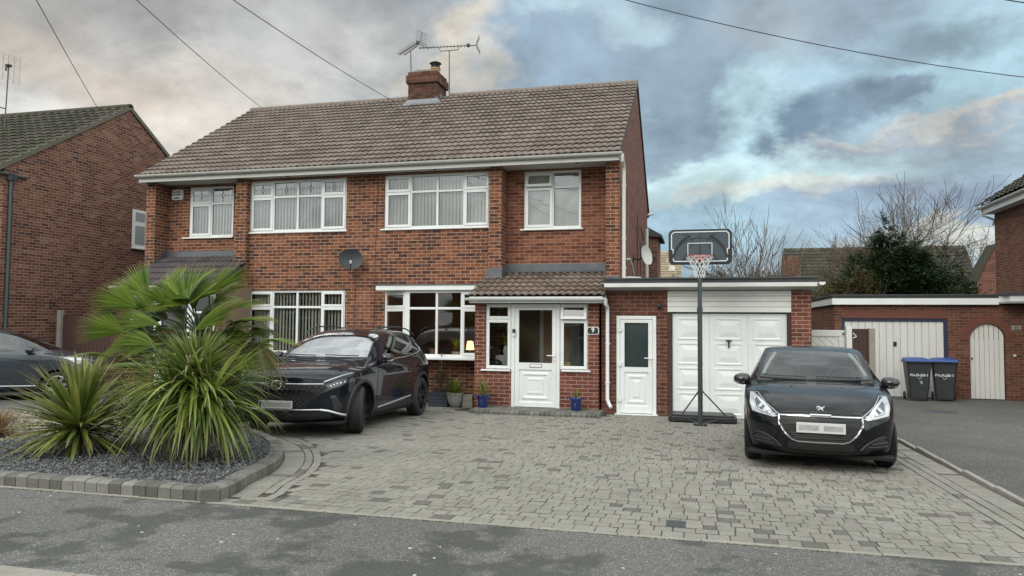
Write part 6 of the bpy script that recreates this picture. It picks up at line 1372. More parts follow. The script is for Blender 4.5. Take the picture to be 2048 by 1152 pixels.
# ================================================================== trees
def bare_tree(name, label, base, hgt, r0, seed, levels=5, spread=.5, up=.35, trunk=.25, mat='bark', nb=(3, 4), lean=(0, 0), wob=.15, lrat=.72, twigr=.006, group=None, cat='tree', gnarl=0.0, start=.3, width=None):
    t = thing(name, label, cat, base, 0, group); r = random.Random(seed); tr = MB(); tw = MB()
    def grow(p, d, L, rad, lv):
        mb = tr if lv <= 1 else tw; n = 3 if lv >= 3 else 4; pts = [p]; q = p; dd = d
        for i in range(n):
            dd = (dd + Vector((r.uniform(-1, 1), r.uniform(-1, 1), r.uniform(-1, 1))) * (wob + gnarl * (lv > 0)) + Vector((0, 0, up * .12))).normalized(); q = q + dd * (L / n); pts.append(q)
        r1 = max(twigr * .8, rad * (.55 if lv < levels else .4))
        mb.tube(pts, [rad + (r1 - rad) * i / n for i in range(n + 1)], 7 if lv == 0 else (5 if lv == 1 else 3), cap=False)
        if lv >= levels: return
        k = r.randint(*nb) + (2 if lv == 0 else 0)
        for j in range(k):
            s = start + (1 - start) * (j + r.random() * .8) / k if lv < levels else 1; s = min(s, 1); x = s * n; i = min(int(x), n - 1); pt = pts[i].lerp(pts[i + 1], x - i)
            base_d = (pts[i + 1] - pts[i]).normalized(); a = r.uniform(0, 6.28); o1 = base_d.orthogonal().normalized(); o2_ = base_d.cross(o1)
            sp = spread * r.uniform(.7, 1.4); nd = (base_d * cos(sp) + (o1 * cos(a) + o2_ * sin(a)) * sin(sp) + Vector((0, 0, up * r.random()))).normalized()
            grow(pt, nd, L * lrat * r.uniform(.75, 1.2) * (1.15 - .35 * s), max(twigr, rad * (.62 - .12 * s)), lv + 1)
        if lv > 0: grow(pts[-1], dd, L * lrat, max(twigr, r1), lv + 1)
        else: grow(pts[-1], dd, L * 1.1, r1, 1)
    grow(Vector((0, 0, -.1)), Vector((lean[0], lean[1], 1)).normalized(), hgt * trunk * 1.5, r0, 0)
    k = hgt / max(v[2] for v in tr.v + tw.v); kx = k if width is None else width / (sorted(v[0] for v in tw.v)[int(len(tw.v) * .98)] - sorted(v[0] for v in tw.v)[int(len(tw.v) * .02)])
    for mb in (tr, tw): mb.v = [(v[0] * kx, v[1] * kx, v[2] * k) for v in mb.v]
    tr.build('trunk', mat, t, fix=False, smooth=False); tw.build('crown', 'twig' if mat == 'bark' else mat, t, fix=False)
    return t
bare_tree('bare_tree', 'upright bare tree with long straight shoots rising behind the garage roof', (2.35, 18, -.28), 8.1, .12, 3, width=3.2, levels=4, spread=.42, up=.55, trunk=.32, nb=(4, 5), wob=.05, lrat=.78, twigr=.014)
bare_tree('bare_tree', 'dense rounded bare bush of fine brown twigs behind the garage roof', (2.1, 15.5, -.28), 5.6, .12, 5, width=3.6, levels=5, spread=.7, up=.3, trunk=.25, nb=(5, 6), wob=.16, lrat=.76, twigr=.010)
bare_tree('bare_tree', 'bare tree beside the brown roof, left of the tall upright shoots', (.6, 19.5, -.28), 5.4, .10, 6, width=2.6, levels=5, spread=.62, up=.3, trunk=.27, nb=(3, 4), wob=.15, lrat=.72, twigr=.010)
bare_tree('bare_tree', 'small bare tree behind the left end of the brown-green roof', (6.6, 42, -.28), 8.4, .16, 8, width=6, levels=5, spread=.6, up=.35, trunk=.3, nb=(3, 4), wob=.15, lrat=.72, twigr=.016)
bare_tree('bare_tree', 'bare tree with drooping fine twigs immediately left of the ivy tree', (7.7, 26.5, -.28), 8.9, .17, 9, width=5.2, levels=5, spread=.62, up=.25, trunk=.33, nb=(3, 4), wob=.2, lrat=.77, twigr=.015)
bare_tree('bare_tree', 'gnarled dark bare tree with wide crown right of the ivy tree', (11.0, 24.5, -.28), 8.7, .22, 14, width=7.0, levels=5, spread=.68, up=.22, trunk=.33, nb=(3, 4), wob=.16, lrat=.76, mat='bark_dk', twigr=.016, gnarl=.24)
bare_tree('bare_tree', 'thin-twigged bare tree rising straight above the ivy tree', (9.6, 27, -.28), 9.6, .15, 11, width=4.0, levels=5, spread=.45, up=.4, trunk=.35, nb=(3, 4), wob=.12, lrat=.72, twigr=.009)
bare_tree('bare_tree', 'pale feathery bare tree beside the right-hand brick house', (16.8, 34, -.28), 9.0, .16, 12, width=6, levels=5, spread=.6, up=.22, trunk=.3, nb=(3, 4), wob=.15, lrat=.74, twigr=.009)
def leafy(name, label, base, blobs, n, leaf, mat, seed, cat='tree', stem=None):
    t = thing(name, label, cat, base); r = random.Random(seed); mb = MB(); tot = sum(b[3] * b[4] * b[5] for b in blobs)
    for (x, y, z, rx, ry, rz3, *_) in blobs:
        k = int(n * rx * ry * rz3 / tot)
        # clumps inside each lobe
        cl = [(Vector((r.gauss(0, 1), r.gauss(0, 1), r.gauss(0, 1))).normalized() * r.random() ** .33) for _ in range(max(10, k // 70))]
        for i in range(k):
            c = r.choice(cl); v = c + Vector((r.gauss(0, .13), r.gauss(0, .13), r.gauss(0, .13))); p = Vector((x + v.x * rx, y + v.y * ry, z + v.z * rz3))
            a = r.uniform(0, 6.28); d = Vector((cos(a), sin(a), r.uniform(-.7, .5))); ribbon(mb, p, d, leaf * r.uniform(.6, 1.3), leaf * .8, .5, r, seg=2, tone=min(1, max(0, r.gauss(.5, .3))))
    mb.build('crown', mat, t, fix=False)
    m = MB(); m.tube([(0, 0, -.2), (.1, 0, 1.2), (0, .05, (stem or 2.5))], [.16, .12, .05], 8)
    for i in range(10): a = i * 2.4; b = blobs[i % len(blobs)]; m.tube([(0, 0, 1 + i * .1), (b[0] * .6 + cos(a) * .3, b[1] * .6 + sin(a) * .3, b[2])], [.05, .015], 5)
    m.build('trunk', 'bark_dk', t, fix=False); return t
leafy('ivy_covered_tree', 'large dark green ivy-covered tree behind the neighbouring garage', (7.0, 15.5, -.28),
      [(-.9, 0, 4.15, .75, .7, .8), (.95, 0, 4.45, .7, .7, .8), (-.08, 0, 5.75, .36, .35, .6), (-.08, 0, 5.3, .6, .5, .7), (-.15, 0, 4.7, 1.05, .8, .8), (.55, 0, 4.5, .8, .7, .7), (.1, 0, 3.6, 1.9, 1.1, 1.2), (-1.2, -.2, 3.3, 1.2, .9, 1.1), (1.5, 0, 3.8, 1.0, .8, 1.0), (1.2, -.2, 2.9, 1.7, 1, 1.1), (2.2, 0, 3.0, .85, .7, 1.2), (-.5, -.4, 2.6, 2.2, .9, 1.1), (2.6, 0, 2.6, .6, .6, .9)], 50000, .10, 'ivy', 61, stem=4.6)
leafy('scrub_bush', 'yellow-brown scrubby bush left of the ivy tree above the garage roofs', (4.75, 14.2, -.28),
      [(0, 0, 2.9, .75, .6, .75), (.5, 0, 3.3, .6, .5, .7), (-.7, -.3, 2.5, .5, .5, .6), (1.1, 0, 3.5, .6, .5, .8)], 5200, .07, 'olive', 62, cat='bush', stem=2.8)
bare_tree('bare_shrub', 'twiggy leafless shrub of thin upright stems growing among the scrub', (5.5, 14.0, -.28), 4.5, .05, 15, width=1.8, levels=4, spread=.4, up=.6, trunk=.3, nb=(4, 5), wob=.1, lrat=.72, twigr=.006, cat='shrub')
leafy('garden_hedge', 'low mixed brown hedge beyond the garage, under the rounded bare bush', (1.5, 14.2, -.28), [(-1.5, 0, 2.3, 1.4, .5, .75), (.3, 0, 2.2, 1.2, .5, .7), (1.6, 0, 2.3, 1.0, .5, .6)], 3600, .07, 'olive', 63, cat='hedge', stem=2.0)

# ================================================================== overhead cables
def cable(label, a, b, sag, rad=.008, ext=(0, 0)):
    a = Vector(a); b = Vector(b); n = 40; T = [-ext[0] + (1 + ext[0] + ext[1]) * i / n for i in range(n + 1)]
    P = [a + (b - a) * t - Vector((0, 0, 1)) * sag * 4 * t * (1 - t) for t in T]; a = P[0]
    m = MB(); m.tube([p - a for p in P], rad, 5); o = m.build('overhead_cable', 'black', None, fix=True, loc=a)
    return tag(o, label, 'cable')
cable('overhead cable ending at the left neighbour roof ridge', at(197, 219, 2.2), at(40, -60, -6), .03, ext=(0, .9))
cable('overhead cable crossing grey sky to the left end of the main roof ridge', at(524, 216, 3.6), at(230, -40, -6), .06, ext=(0, .9))
cable('overhead cable crossing to the middle of the roof, left of the chimney', at(786, 202, 3.9), at(430, -25, -6), .06, ext=(0, .9))
cable('overhead cable rising across the blue sky on the right', at(2080, 158, -4), at(1200, -14, -6), .12, rad=.006, ext=(1.2, 1.2))
cable('short overhead cable crossing the top right corner', at(2100, 14, -4), at(1880, -22, -4), .0, ext=(6, 6))
cable('thin service wire running over the roof to the eaves', at(975, 323, -.40), at(848, 228, 3.4), -.0, rad=.004)
# ================================================================== cars
MAT['paint_black'] = plain('black_car_paint', (0.006, 0.007, 0.009), .25, var=0, spec=.05, coat=.75)
MAT['paint_blue'] = plain('near_black_blue_paint', (0.006, 0.009, 0.014), .25, var=0, spec=.05, coat=.8)
MAT['paint_grey'] = plain('slate_grey_car_paint', (0.035, 0.045, 0.056), .35, var=0, metal=.3, coat=1.0)
MAT['gloss_black'] = plain('gloss_black', (0.008, 0.008, 0.009), .12, var=0, coat=.6)
MAT['satin_black'] = plain('satin_black', (0.018, 0.018, 0.019), .5, var=.1)
MAT['void'] = plain('wheel_well', (0.006, 0.006, 0.006), .95, var=0)
MAT['car_glass'] = glass_mat('car_glass', tint=(0.8, 0.86, 0.84), base=.03, bump=False)
MAT['car_glass_refl'] = glass_mat('windscreen_glass', tint=(0.45, 0.5, 0.5), base=.34, bump=False)
MAT['car_glass_dark'] = glass_mat('privacy_glass', tint=(0.10, 0.11, 0.12), base=.06, bump=False)
MAT['seat'] = plain('seat_fabric', (0.03, 0.031, 0.034), .85, var=.2)
MAT['trim'] = plain('cabin_trim', (0.035, 0.036, 0.038), .7, var=.15)
MAT['pillar'] = plain('pale_pillar_trim', (0.4, 0.42, 0.4), .8, var=.05)
MAT['plate'] = plain('number_plate', (0.55, 0.55, 0.54), .35, var=.05, nscale=9)
MAT['plate_smudge'] = plain('plate_characters', (0.33, 0.33, 0.33), .5, var=.5, nscale=14)
MAT['lamp_glass'] = plain('lamp_lens', (0.6, 0.63, 0.65), .15, var=.35, nscale=14, coat=1.0, metal=.4)
MAT['lamp_inner'] = plain('lamp_reflector', (0.62, 0.65, 0.68), .1, metal=.9, var=.1)
MAT['lamp_dark'] = plain('lamp_dark', (0.05, 0.055, 0.06), .08, metal=.4, var=.3, nscale=14, coat=1.0)
MAT['silver'] = plain('silver_trim', (0.55, 0.56, 0.58), .3, metal=.7, var=.05)
MAT['alloy_dk'] = plain('dark_alloy', (0.05, 0.052, 0.056), .35, metal=.6, var=.1)
MAT['alloy'] = plain('silver_alloy', (0.4, 0.41, 0.43), .35, metal=.8, var=.1)

def pchip(xs, ys, x):
    n = len(xs)
    if x <= xs[0]: return ys[0]
    if x >= xs[-1]: return ys[-1]
    i = 0
    while xs[i + 1] < x: i += 1
    h_ = [xs[k + 1] - xs[k] for k in range(n - 1)]; d = [(ys[k + 1] - ys[k]) / h_[k] for k in range(n - 1)]
    def m(k):
        if k == 0: return d[0]
        if k == n - 1: return d[-1]
        if d[k - 1] * d[k] <= 0: return 0
        w1 = 2 * h_[k] + h_[k - 1]; w2 = h_[k] + 2 * h_[k - 1]; return (w1 + w2) / (w1 / d[k - 1] + w2 / d[k])
    t = (x - xs[i]) / h_[i]; a, b = m(i), m(i + 1)
    return ys[i] * (1 + 2 * t) * (1 - t) ** 2 + h_[i] * a * t * (1 - t) ** 2 + ys[i + 1] * t * t * (3 - 2 * t) + h_[i] * b * t * t * (t - 1)
class Car:
    def __init__(s, keys, W, L, cf, cr, fl=1.8, rl=1.2, arch=None, scoop=0.0):
        s.W, s.L = W, L; s.tag = 0; xs = [k[0] for k in keys]
        st = [L * (0.5 - 0.5 * cos(pi * i / 64)) for i in range(65)]
        st = sorted(set(st + [x for x in xs] + [.01, .02, .04, .06, .08]))
        rows = []
        for q in st:
            w, zb, zm, zh, wh, zte, wt, zt = [pchip(xs, [k[1 + j] for k in keys], q) for j in range(8)]
            P = [(0, zb), (.55 * w, zb), (w - .09, zb + .005), (w - .02, zb + .08 if zm - zb > .15 else (zb + zm) / 2), (w, zm), (w * .995, zm * .35 + zh * .65), (wh + .012, zh - .02 if zh - zm > .08 else zh), (wh, zh + .0), (wh * .93 + wt * .07, zh * .85 + zte * .15), (wt + .012, zte - .02 if zte - zh > .06 else zte), (wt, zte), (wt * .80, zte * .35 + zt * .65), (wt * .4, zt * .97 + zte * .03), (0, zt)]
            for _ in range(2):
                Q = [P[0]]
                for a, b in zip(P, P[1:]): Q += [(a[0] * .75 + b[0] * .25, a[1] * .75 + b[1] * .25), (a[0] * .25 + b[0] * .75, a[1] * .25 + b[1] * .75)]
                Q.append(P[-1]); P = Q
            rows.append((q, P))
        vs = []; fs = []; nP = len(rows[0][1])
        for q, P in rows:
            for sg in (1, -1):
                pts = P if sg == 1 else P[-2:0:-1]
                for (x, z) in pts:
                    u = min(1, abs(x) / W); y = q + cf * u ** 2.3 * max(0, 1 - q / fl) ** 1.2 - cr * u ** 2.3 * max(0, 1 - (L - q) / rl) ** 1.2
                    vs.append((sg * x, y, z))
        M_ = 2 * nP - 2
        for i in range(len(rows) - 1):
            for j in range(M_): fs.append((i * M_ + j, i * M_ + (j + 1) % M_, (i + 1) * M_ + (j + 1) % M_, (i + 1) * M_ + j))
        fs.append(tuple(range(M_))); fs.append(tuple((len(rows) - 1) * M_ + j for j in range(M_ - 1, -1, -1)))
        me = bpy.data.meshes.new('tmp'); me.from_pydata(vs, [], fs)
        s.bm = bmesh.new(); s.bm.from_mesh(me); bpy.data.meshes.remove(me)
        bmesh.ops.recalc_face_normals(s.bm, faces=s.bm.faces); s.bm.normal_update()
        s.bvh = BVHTree.FromBMesh(s.bm); s.lay = s.bm.faces.layers.int.new('reg')
    # ---- cutting regions
    def cut(s, poly, view, reg, cond):
        """poly: convex 2D polygon. view 'f': (x,z); 's': (y,z)"""
        bm = s.bm; ia, ib = {'f': (0, 2), 's': (1, 2), 't': (0, 1)}[view]
        a0, a1 = min(p[0] for p in poly) - .01, max(p[0] for p in poly) + .01; b0, b1 = min(p[1] for p in poly) - .01, max(p[1] for p in poly) + .01
        def cand(f):
            if not cond(f): return False
            A = [v.co[ia] for v in f.verts]; B = [v.co[ib] for v in f.verts]
            return not (max(A) < a0 or min(A) > a1 or max(B) < b0 or min(B) > b1)
        area = sum(poly[i][0] * poly[(i + 1) % len(poly)][1] - poly[(i + 1) % len(poly)][0] * poly[i][1] for i in range(len(poly)))
        if area < 0: poly = poly[::-1]
        for i in range(len(poly)):
            p, q = poly[i], poly[(i + 1) % len(poly)]; co = Vector((0, 0, 0)); co[ia], co[ib] = p
            no = Vector((0, 0, 0)); no[ia], no[ib] = (q[1] - p[1]), -(q[0] - p[0])
            fs = [f for f in bm.faces if cand(f)]
            if not fs: return []
            geom = list({e for f in fs for e in f.edges}) + list({v for f in fs for v in f.verts}) + fs
            bmesh.ops.bisect_plane(bm, geom=geom, plane_co=co, plane_no=no, dist=1e-5)
        out = []
        for f in bm.faces:
            if not cand(f): continue
            c = f.calc_center_median(); ins = True
            for i in range(len(poly)):
                p, q = poly[i], poly[(i + 1) % len(poly)]
                if (q[0] - p[0]) * (c[ib] - p[1]) - (q[1] - p[1]) * (c[ia] - p[0]) < -1e-6: ins = False; break
            if ins: f[s.lay] = reg; out.append(f)
        return out
    def side(s, poly, reg, ymin=-9, nx=.3):
        for sg in (1, -1): s.cut(poly, 's', reg, lambda f: f.normal.x * sg > nx)
    def front(s, poly, reg, y0, y1, both=False, ny=-.05):
        for sg in ((1, -1) if both else (1,)):
            s.cut([(p[0] * sg, p[1]) for p in poly], 'f', reg, lambda f: f.normal.y < ny and y0 < f.calc_center_median().y < y1)
    def rear(s, poly, reg, y0):
        s.cut(poly, 'f', reg, lambda f: f.normal.y > .1 and f.calc_center_median().y > y0)
    def hitf(s, x, z, y0=-2): h_ = s.bvh.ray_cast(Vector((x, y0, z)), Vector((0, 1, 0))); return h_[0], h_[1]
    def hits(s, y, z, sg): h_ = s.bvh.ray_cast(Vector((sg * 3, y, z)), Vector((-sg, 0, 0))); return h_[0], h_[1]
    def hitt(s, x, y): h_ = s.bvh.ray_cast(Vector((x, y, 4)), Vector((0, 0, -1))); return h_[0], h_[1]
    def hit(s, view, p, sg=1):
        return s.hitf(*p) if view == 'f' else (s.hits(p[0], p[1], sg) if view == 's' else s.hitt(*p))
    def patch(s, name, poly, view, mat, parent, off=.004, th=.006, sg=1, cuts=5, smooth=True):
        bm = bmesh.new(); ia, ib = {'f': (0, 2), 's': (1, 2), 't': (0, 1)}[view]; vv = []
        for p in poly: c = Vector((0, 0, 0)); c[ia], c[ib] = p; vv.append(bm.verts.new(c))
        bm.faces.new(vv); bmesh.ops.triangulate(bm, faces=bm.faces); bmesh.ops.subdivide_edges(bm, edges=bm.edges, cuts=cuts, use_grid_fill=True)
        for v in list(bm.verts):
            co, no = s.hit(view, (v.co[ia], v.co[ib]), sg)
            if co is None: bm.verts.remove(v)
            else: v.co = co + no * off
        me = bpy.data.meshes.new(name); bmesh.ops.recalc_face_normals(bm, faces=bm.faces)
        if bm.faces:
            bm.faces.ensure_lookup_table(); f0 = bm.faces[0]; bm.normal_update(); co, no = s.hit(view, (f0.calc_center_median()[ia], f0.calc_center_median()[ib]), sg)
            if no is not None and f0.normal.dot(no) < 0: bmesh.ops.reverse_faces(bm, faces=bm.faces)
        bm.to_mesh(me); bm.free(); me.materials.append(MAT[mat])
        if smooth: me.polygons.foreach_set('use_smooth', [True] * len(me.polygons))
        o = bpy.data.objects.new(name, me); COL.objects.link(o); o.parent = parent
        if th: m = o.modifiers.new('solid', 'SOLIDIFY'); m.thickness = th; m.offset = 0
        return o
    def line(s, pts, view, sg=1, off=.002, n=6):
        out = []
        for a, b in zip(pts, pts[1:]):
            for i in range(n):
                p = (a[0] + (b[0] - a[0]) * i / n, a[1] + (b[1] - a[1]) * i / n); c, nn = s.hit(view, p, sg)
                if c is not None: out.append(c + nn * off)
        c, nn = s.hit(view, pts[-1], sg)
        if c is not None: out.append(c + nn * off)
        return out
    def arches(s, R, ys, zc, depth=.28, n=22, cover=None):
        s.holes = [(y, zc, R) for y in ys]
        for yc in ys:
            poly = [(yc + R * cos(2 * pi * (i + .5) / n), zc + R * sin(2 * pi * (i + .5) / n)) for i in range(n)]
            for sg in (1, -1): s.cut(poly, 's', 99, lambda f: f.calc_center_median().x * sg > s.W - depth - .1 and (f.normal.x * sg > -.2))
        bmesh.ops.delete(s.bm, geom=[f for f in s.bm.faces if f[s.lay] == 99], context='FACES')
    def finish(s, parent, paint, regs):
        bm = s.bm; names = {}
        for reg, (nm, mat) in regs.items():
            fs = [f for f in bm.faces if f[s.lay] == reg]
            if not fs: continue
            b2 = bmesh.new(); mp = {}
            for f in fs:
                for v in f.verts:
                    if v not in mp: mp[v] = b2.verts.new(v.co)
                try: b2.faces.new([mp[v] for v in f.verts])
                except ValueError: pass
            bmesh.ops.recalc_face_normals(b2, faces=b2.faces)
            # one object per connected pane
            seen = set(); b2.faces.ensure_lookup_table()
            for f0 in b2.faces:
                if f0 in seen: continue
                isl = []; stack = [f0]; seen.add(f0)
                while stack:
                    f = stack.pop(); isl.append(f)
                    for e in f.edges:
                        for g_ in e.link_faces:
                            if g_ not in seen: seen.add(g_); stack.append(g_)
                if len(isl) < 2 and f0.calc_area() < 1e-3: continue
                vi = {}; V = []; F = []
                for f in isl:
                    for v in f.verts:
                        if v not in vi: vi[v] = len(V); V.append(tuple(v.co))
                    F.append([vi[v] for v in f.verts])
                me = bpy.data.meshes.new(nm); me.from_pydata(V, [], F); me.materials.append(MAT[mat])
                me.polygons.foreach_set('use_smooth', [True] * len(me.polygons)); o = bpy.data.objects.new(nm, me); COL.objects.link(o); o.parent = parent; names.setdefault(reg, []).append(o)
            b2.free(); bmesh.ops.delete(bm, geom=fs, context='FACES')
        me = bpy.data.meshes.new('body'); bm.to_mesh(me); bm.free(); me.materials.append(MAT[paint])
        me.polygons.foreach_set('use_smooth', [True] * len(me.polygons)); me.set_sharp_from_angle(angle=radians(35))
        o = bpy.data.objects.new('body', me); COL.objects.link(o); o.parent = parent
        for (yc, zc, R) in s.holes:                      # wheel wells
            for sg in (1, -1):
                m = MB(); n = 20; xo, xi = sg * (s.W - .035), sg * (s.W - .34); vs = []
                for i in range(n + 1):
                    a = -.35 + (pi + .7) * i / n
                    for x in (xo, xi): vs.append((x, yc + (R + .004) * cos(a), zc + (R + .004) * sin(a)))
                m.add(vs, [(2 * i, 2 * i + 1, 2 * i + 3, 2 * i + 2) for i in range(n)]); m.add([vs[2 * i + 1] for i in range(n + 1)], [tuple(range(n + 1))]); m.build('wheel_arch', 'void', o, fix=False)
        return o, names
def wheel(parent, x, y, R, w, rim, steer=0.0, spokes=5, double=True, rimR=None, rimmat='alloy_dk'):
    sg = 1 if x > 0 else -1; rr = rimR or R * .70
    T = Matrix.Translation((x, y, R)) @ Matrix.Rotation(steer, 4, 'Z')
    m = MB(); m.T = T; h_ = w / 2
    prof = [(rr - .01, -h_ + .02), (rr + .01, -h_ + .004), (R - .05, -h_ - .004), (R - .012, -h_ + .02), (R, -h_ + .045)]
    for k in range(4):                                    # tread grooves
        xk = -h_ + .045 + (w - .09) * (k + .5) / 4; prof += [(R, xk - .009), (R - .009, xk - .006), (R - .009, xk + .006), (R, xk + .009)]
    prof += [(R, h_ - .045), (R - .012, h_ - .02), (R - .05, h_ + .004), (rr + .01, h_ - .004), (rr - .01, h_ - .02), (rr - .02, 0)]
    m.lathe(prof + [prof[0]], 40, ax='x'); ty = m.build('wheel', 'rubber', parent, smooth=35)
    m = MB(); m.T = T
    m.lathe([(rr, -h_ + .03), (rr - .012, -h_ + .04), (rr - .02, h_ * sg * sg - .03), (rr + .004, h_ - .012), (rr - .014, h_ - .006)] if sg > 0 else [(rr, h_ - .03), (rr - .012, h_ - .04), (rr - .02, -h_ + .03), (rr + .004, -h_ + .012), (rr - .014, -h_ + .006)], 40, ax='x')
    xf = sg * (h_ - .018)
    for k in range(spokes):
        for off in ((-.13, .13) if double else (0,)):
            a = 2 * pi * k / spokes + .3; a0 = a + off * .5; a1 = a + off * 1.6
            def pt(r_, an, dx, wd):
                c = (r_ * cos(an), r_ * sin(an)); t = (-sin(an), cos(an)); return [(xf + dx, c[0] + t[0] * wd, c[1] + t[1] * wd), (xf + dx, c[0] - t[0] * wd, c[1] - t[1] * wd)]
            wd0, wd1 = (.022, .014) if double else (.04, .028)
            A = pt(.03, a0, -sg * .02, wd0) + pt(rr - .01, a1, 0, wd1); B = pt(.03, a0, -sg * .05, wd0) + pt(rr - .01, a1, -sg * .035, wd1)
            m.add([A[0], A[1], A[3], A[2], B[0], B[1], B[3], B[2]], [(0, 1, 2, 3), (0, 4, 5, 1), (1, 5, 6, 2), (2, 6, 7, 3), (3, 7, 4, 0)])
    m.lathe([(.001, xf - sg * .012), (.03, xf - sg * .012), (.055, xf - sg * .025), (.06, xf - sg * .06)], 20, ax='x'); m.build('rim', rim, ty, fix=True)
    m = MB(); m.T = T; m.lathe([(.001, sg * .01), (rr * .72, sg * .01), (rr * .72, -sg * .02)], 24, ax='x'); m.lathe([(rr * .98, -sg * .03), (.001, -sg * .03)], 24, ax='x'); m.build('brake_disc', 'satin_black', ty)
    return ty
def ellipsoid(mb, c, r, n=10, m_=14, T=None):
    vs = []; fs = []
    for i in range(n + 1):
        a = -pi / 2 + pi * i / n
        for j in range(m_): b = 2 * pi * j / m_; vs.append((c[0] + r[0] * cos(a) * cos(b), c[1] + r[1] * cos(a) * sin(b), c[2] + r[2] * sin(a)))
    for i in range(n):
        for j in range(m_): fs.append((i * m_ + j, i * m_ + (j + 1) % m_, (i + 1) * m_ + (j + 1) % m_, (i + 1) * m_ + j))
    mb.add(vs, fs)
def mirror(parent, x, y, z, sg, w, hgt, body, strip=None):
    m = MB(); vs = []; fs = []; n = 8
    # rounded shell, wider outboard, closed at the back by the mirror glass
    secs = [(0, .35), (.25, .8), (.6, 1.0), (1.0, .92)]
    for (t, k) in secs:
        for i in range(16):
            a = 2 * pi * i / 16; cx = abs(cos(a)) ** .8 * (1 if cos(a) > 0 else -1); cz = abs(sin(a)) ** .8 * (1 if sin(a) > 0 else -1)
            vs.append((x + sg * (w * .5 + w * .5 * cx * k), y - .12 + .15 * t, z + hgt * .5 * cz * k * (1 - .12 * cx)))
    for i in range(3):
        for j in range(16): fs.append((16 * i + j, 16 * i + (j + 1) % 16, 16 * i + 16 + (j + 1) % 16, 16 * i + 16 + j))
    fs += [tuple(range(15, -1, -1)), tuple(48 + j for j in range(16))]; m.add(vs, fs); mo = m.build('door_mirror', body, parent, smooth=50)
    m = MB(); m.prism([(x + sg * w * .25, z - hgt * .42), (x + sg * w * .05, z - hgt * .1), (x - sg * .06, z - hgt * .35), (x - sg * .06, z - hgt * .7)], y - .04, y + .03, ax='y'); m.build('mirror_arm', 'satin_black', mo, bevel=.006)
    m = MB(); m.add([(x + sg * (w * .5 + w * .42 * cos(a)), y + .033, z + hgt * .4 * sin(a)) for a in [2 * pi * i / 16 for i in range(16)]], [tuple(range(16))]); m.build('mirror_glass', 'chrome', mo)
    if strip: m = MB(); m.tube([(x + sg * w * .35, y - .105, z - hgt * .22), (x + sg * w * .75, y - .085, z - hgt * .26), (x + sg * w * 1.0, y - .03, z - hgt * .2)], .009, 6); m.build('indicator', 'silver', mo)
def cabin(parent, W, y0, y1, floor, seats, dash, steer_x, trim='trim', top=1.28):
    m = MB(); m.box(-W + .13, W - .13, y0, y1, floor, floor + .05); m.build('cabin_floor', 'trim', parent)
    m = MB(); m.prism([(dash[0], dash[1]), (dash[0] + .45, dash[1] - .02), (dash[0] + .55, dash[1] - .12), (dash[0] + .45, dash[1] - .35), (dash[0], dash[1] - .35)], -W + .16, W - .16, ax='x'); m.build('dashboard', 'satin_black', parent, bevel=.03)
    for (x, y, z) in seats:
        m = MB(); m.box(x - .24, x + .24, y - .05, y + .45, z - .12, z); m.prism([(y + .42, z - .1), (y + .56, z - .08), (y + .70, z + .56), (y + .60, z + .58), (y + .48, z + .1)], x - .23, x + .23, ax='x'); m.build('seat', 'seat', parent, bevel=.05, seg=3)
        m = MB(); m.prism([(y + .60, z + .62), (y + .70, z + .62), (y + .73, z + .80), (y + .64, z + .80)], x - .13, x + .13, ax='x'); m.build('headrest', 'seat', parent, bevel=.035, seg=3)
    m = MB(); c = Vector((steer_x, dash[0] + .52, dash[1] - .03)); e1 = Vector((1, 0, 0)); e2 = Vector((0, .35, .94)).normalized()
    m.tube([c + (e1 * cos(a) + e2 * sin(a)) * .18 for a in [2 * pi * i / 24 for i in range(25)]], .014, 6, cap=False); m.tube([c - e1 * .17, c + e1 * .17], .02, 5); m.tube([c, c - e2 * .17], .018, 5); m.build('steering_wheel', 'satin_black', parent)
REGS = {1: ('windscreen', 'car_glass'), 2: ('side_window', 'car_glass'), 3: ('rear_window', 'car_glass'), 4: ('headlight', 'lamp_glass'), 5: ('grille', 'satin_black'), 6: ('lower_grille', 'satin_black'), 7: ('wheel_arch_trim', 'satin_black'), 8: ('bumper_insert', 'satin_black')}

# ---------------- small black hatchback on the right
t = thing('parked_car', 'small black hatchback facing the street with chrome-edged grille, in front of the garage pier', 'car', (1.28, -6.47, gz(-5.6)), radians(-5)); t.scale = (.965, 1, .985); t.location.z = gz(-6.47); t.rotation_euler.x = -.02
K = [(0.0, .50, .44, .47, .50, .48, .52, .40, .54), (.015, .62, .36, .47, .56, .60, .59, .48, .61), (.05, .72, .26, .48, .625, .69, .655, .55, .68), (.12, .79, .20, .50, .67, .76, .705, .60, .735),
     (.28, .835, .185, .53, .74, .81, .775, .66, .815), (.55, .86, .18, .56, .82, .84, .85, .69, .885), (.90, .87, .18, .58, .885, .845, .91, .71, .945), (1.08, .87, .18, .59, .905, .84, .93, .715, .97),
     (1.40, .87, .18, .60, .935, .835, 1.115, .685, 1.16), (1.75, .87, .18, .60, .95, .825, 1.30, .63, 1.345), (2.1, .87, .18, .60, .955, .82, 1.37, .60, 1.40), (2.6, .87, .18, .60, .965, .82, 1.375, .59, 1.41), (3.2, .87, .18, .60, .98, .81, 1.35, .57, 1.40),
     (3.55, .86, .19, .60, .985, .80, 1.16, .57, 1.28), (3.75, .85, .20, .60, .97, .78, 1.02, .62, 1.08), (3.90, .80, .26, .58, .88, .74, .91, .6, .94), (3.96, .66, .42, .55, .75, .6, .78, .5, .80)]
c = Car(K, .87, 3.96, .40, .25)
c.arches(.355, (.84, 3.38), .305)
c.front([(-.665, 1.005), (.665, 1.005), (.655, 1.06), (.555, 1.325), (.50, 1.352), (-.50, 1.352), (-.555, 1.325), (-.655, 1.06)], 1, .9, 2.2)
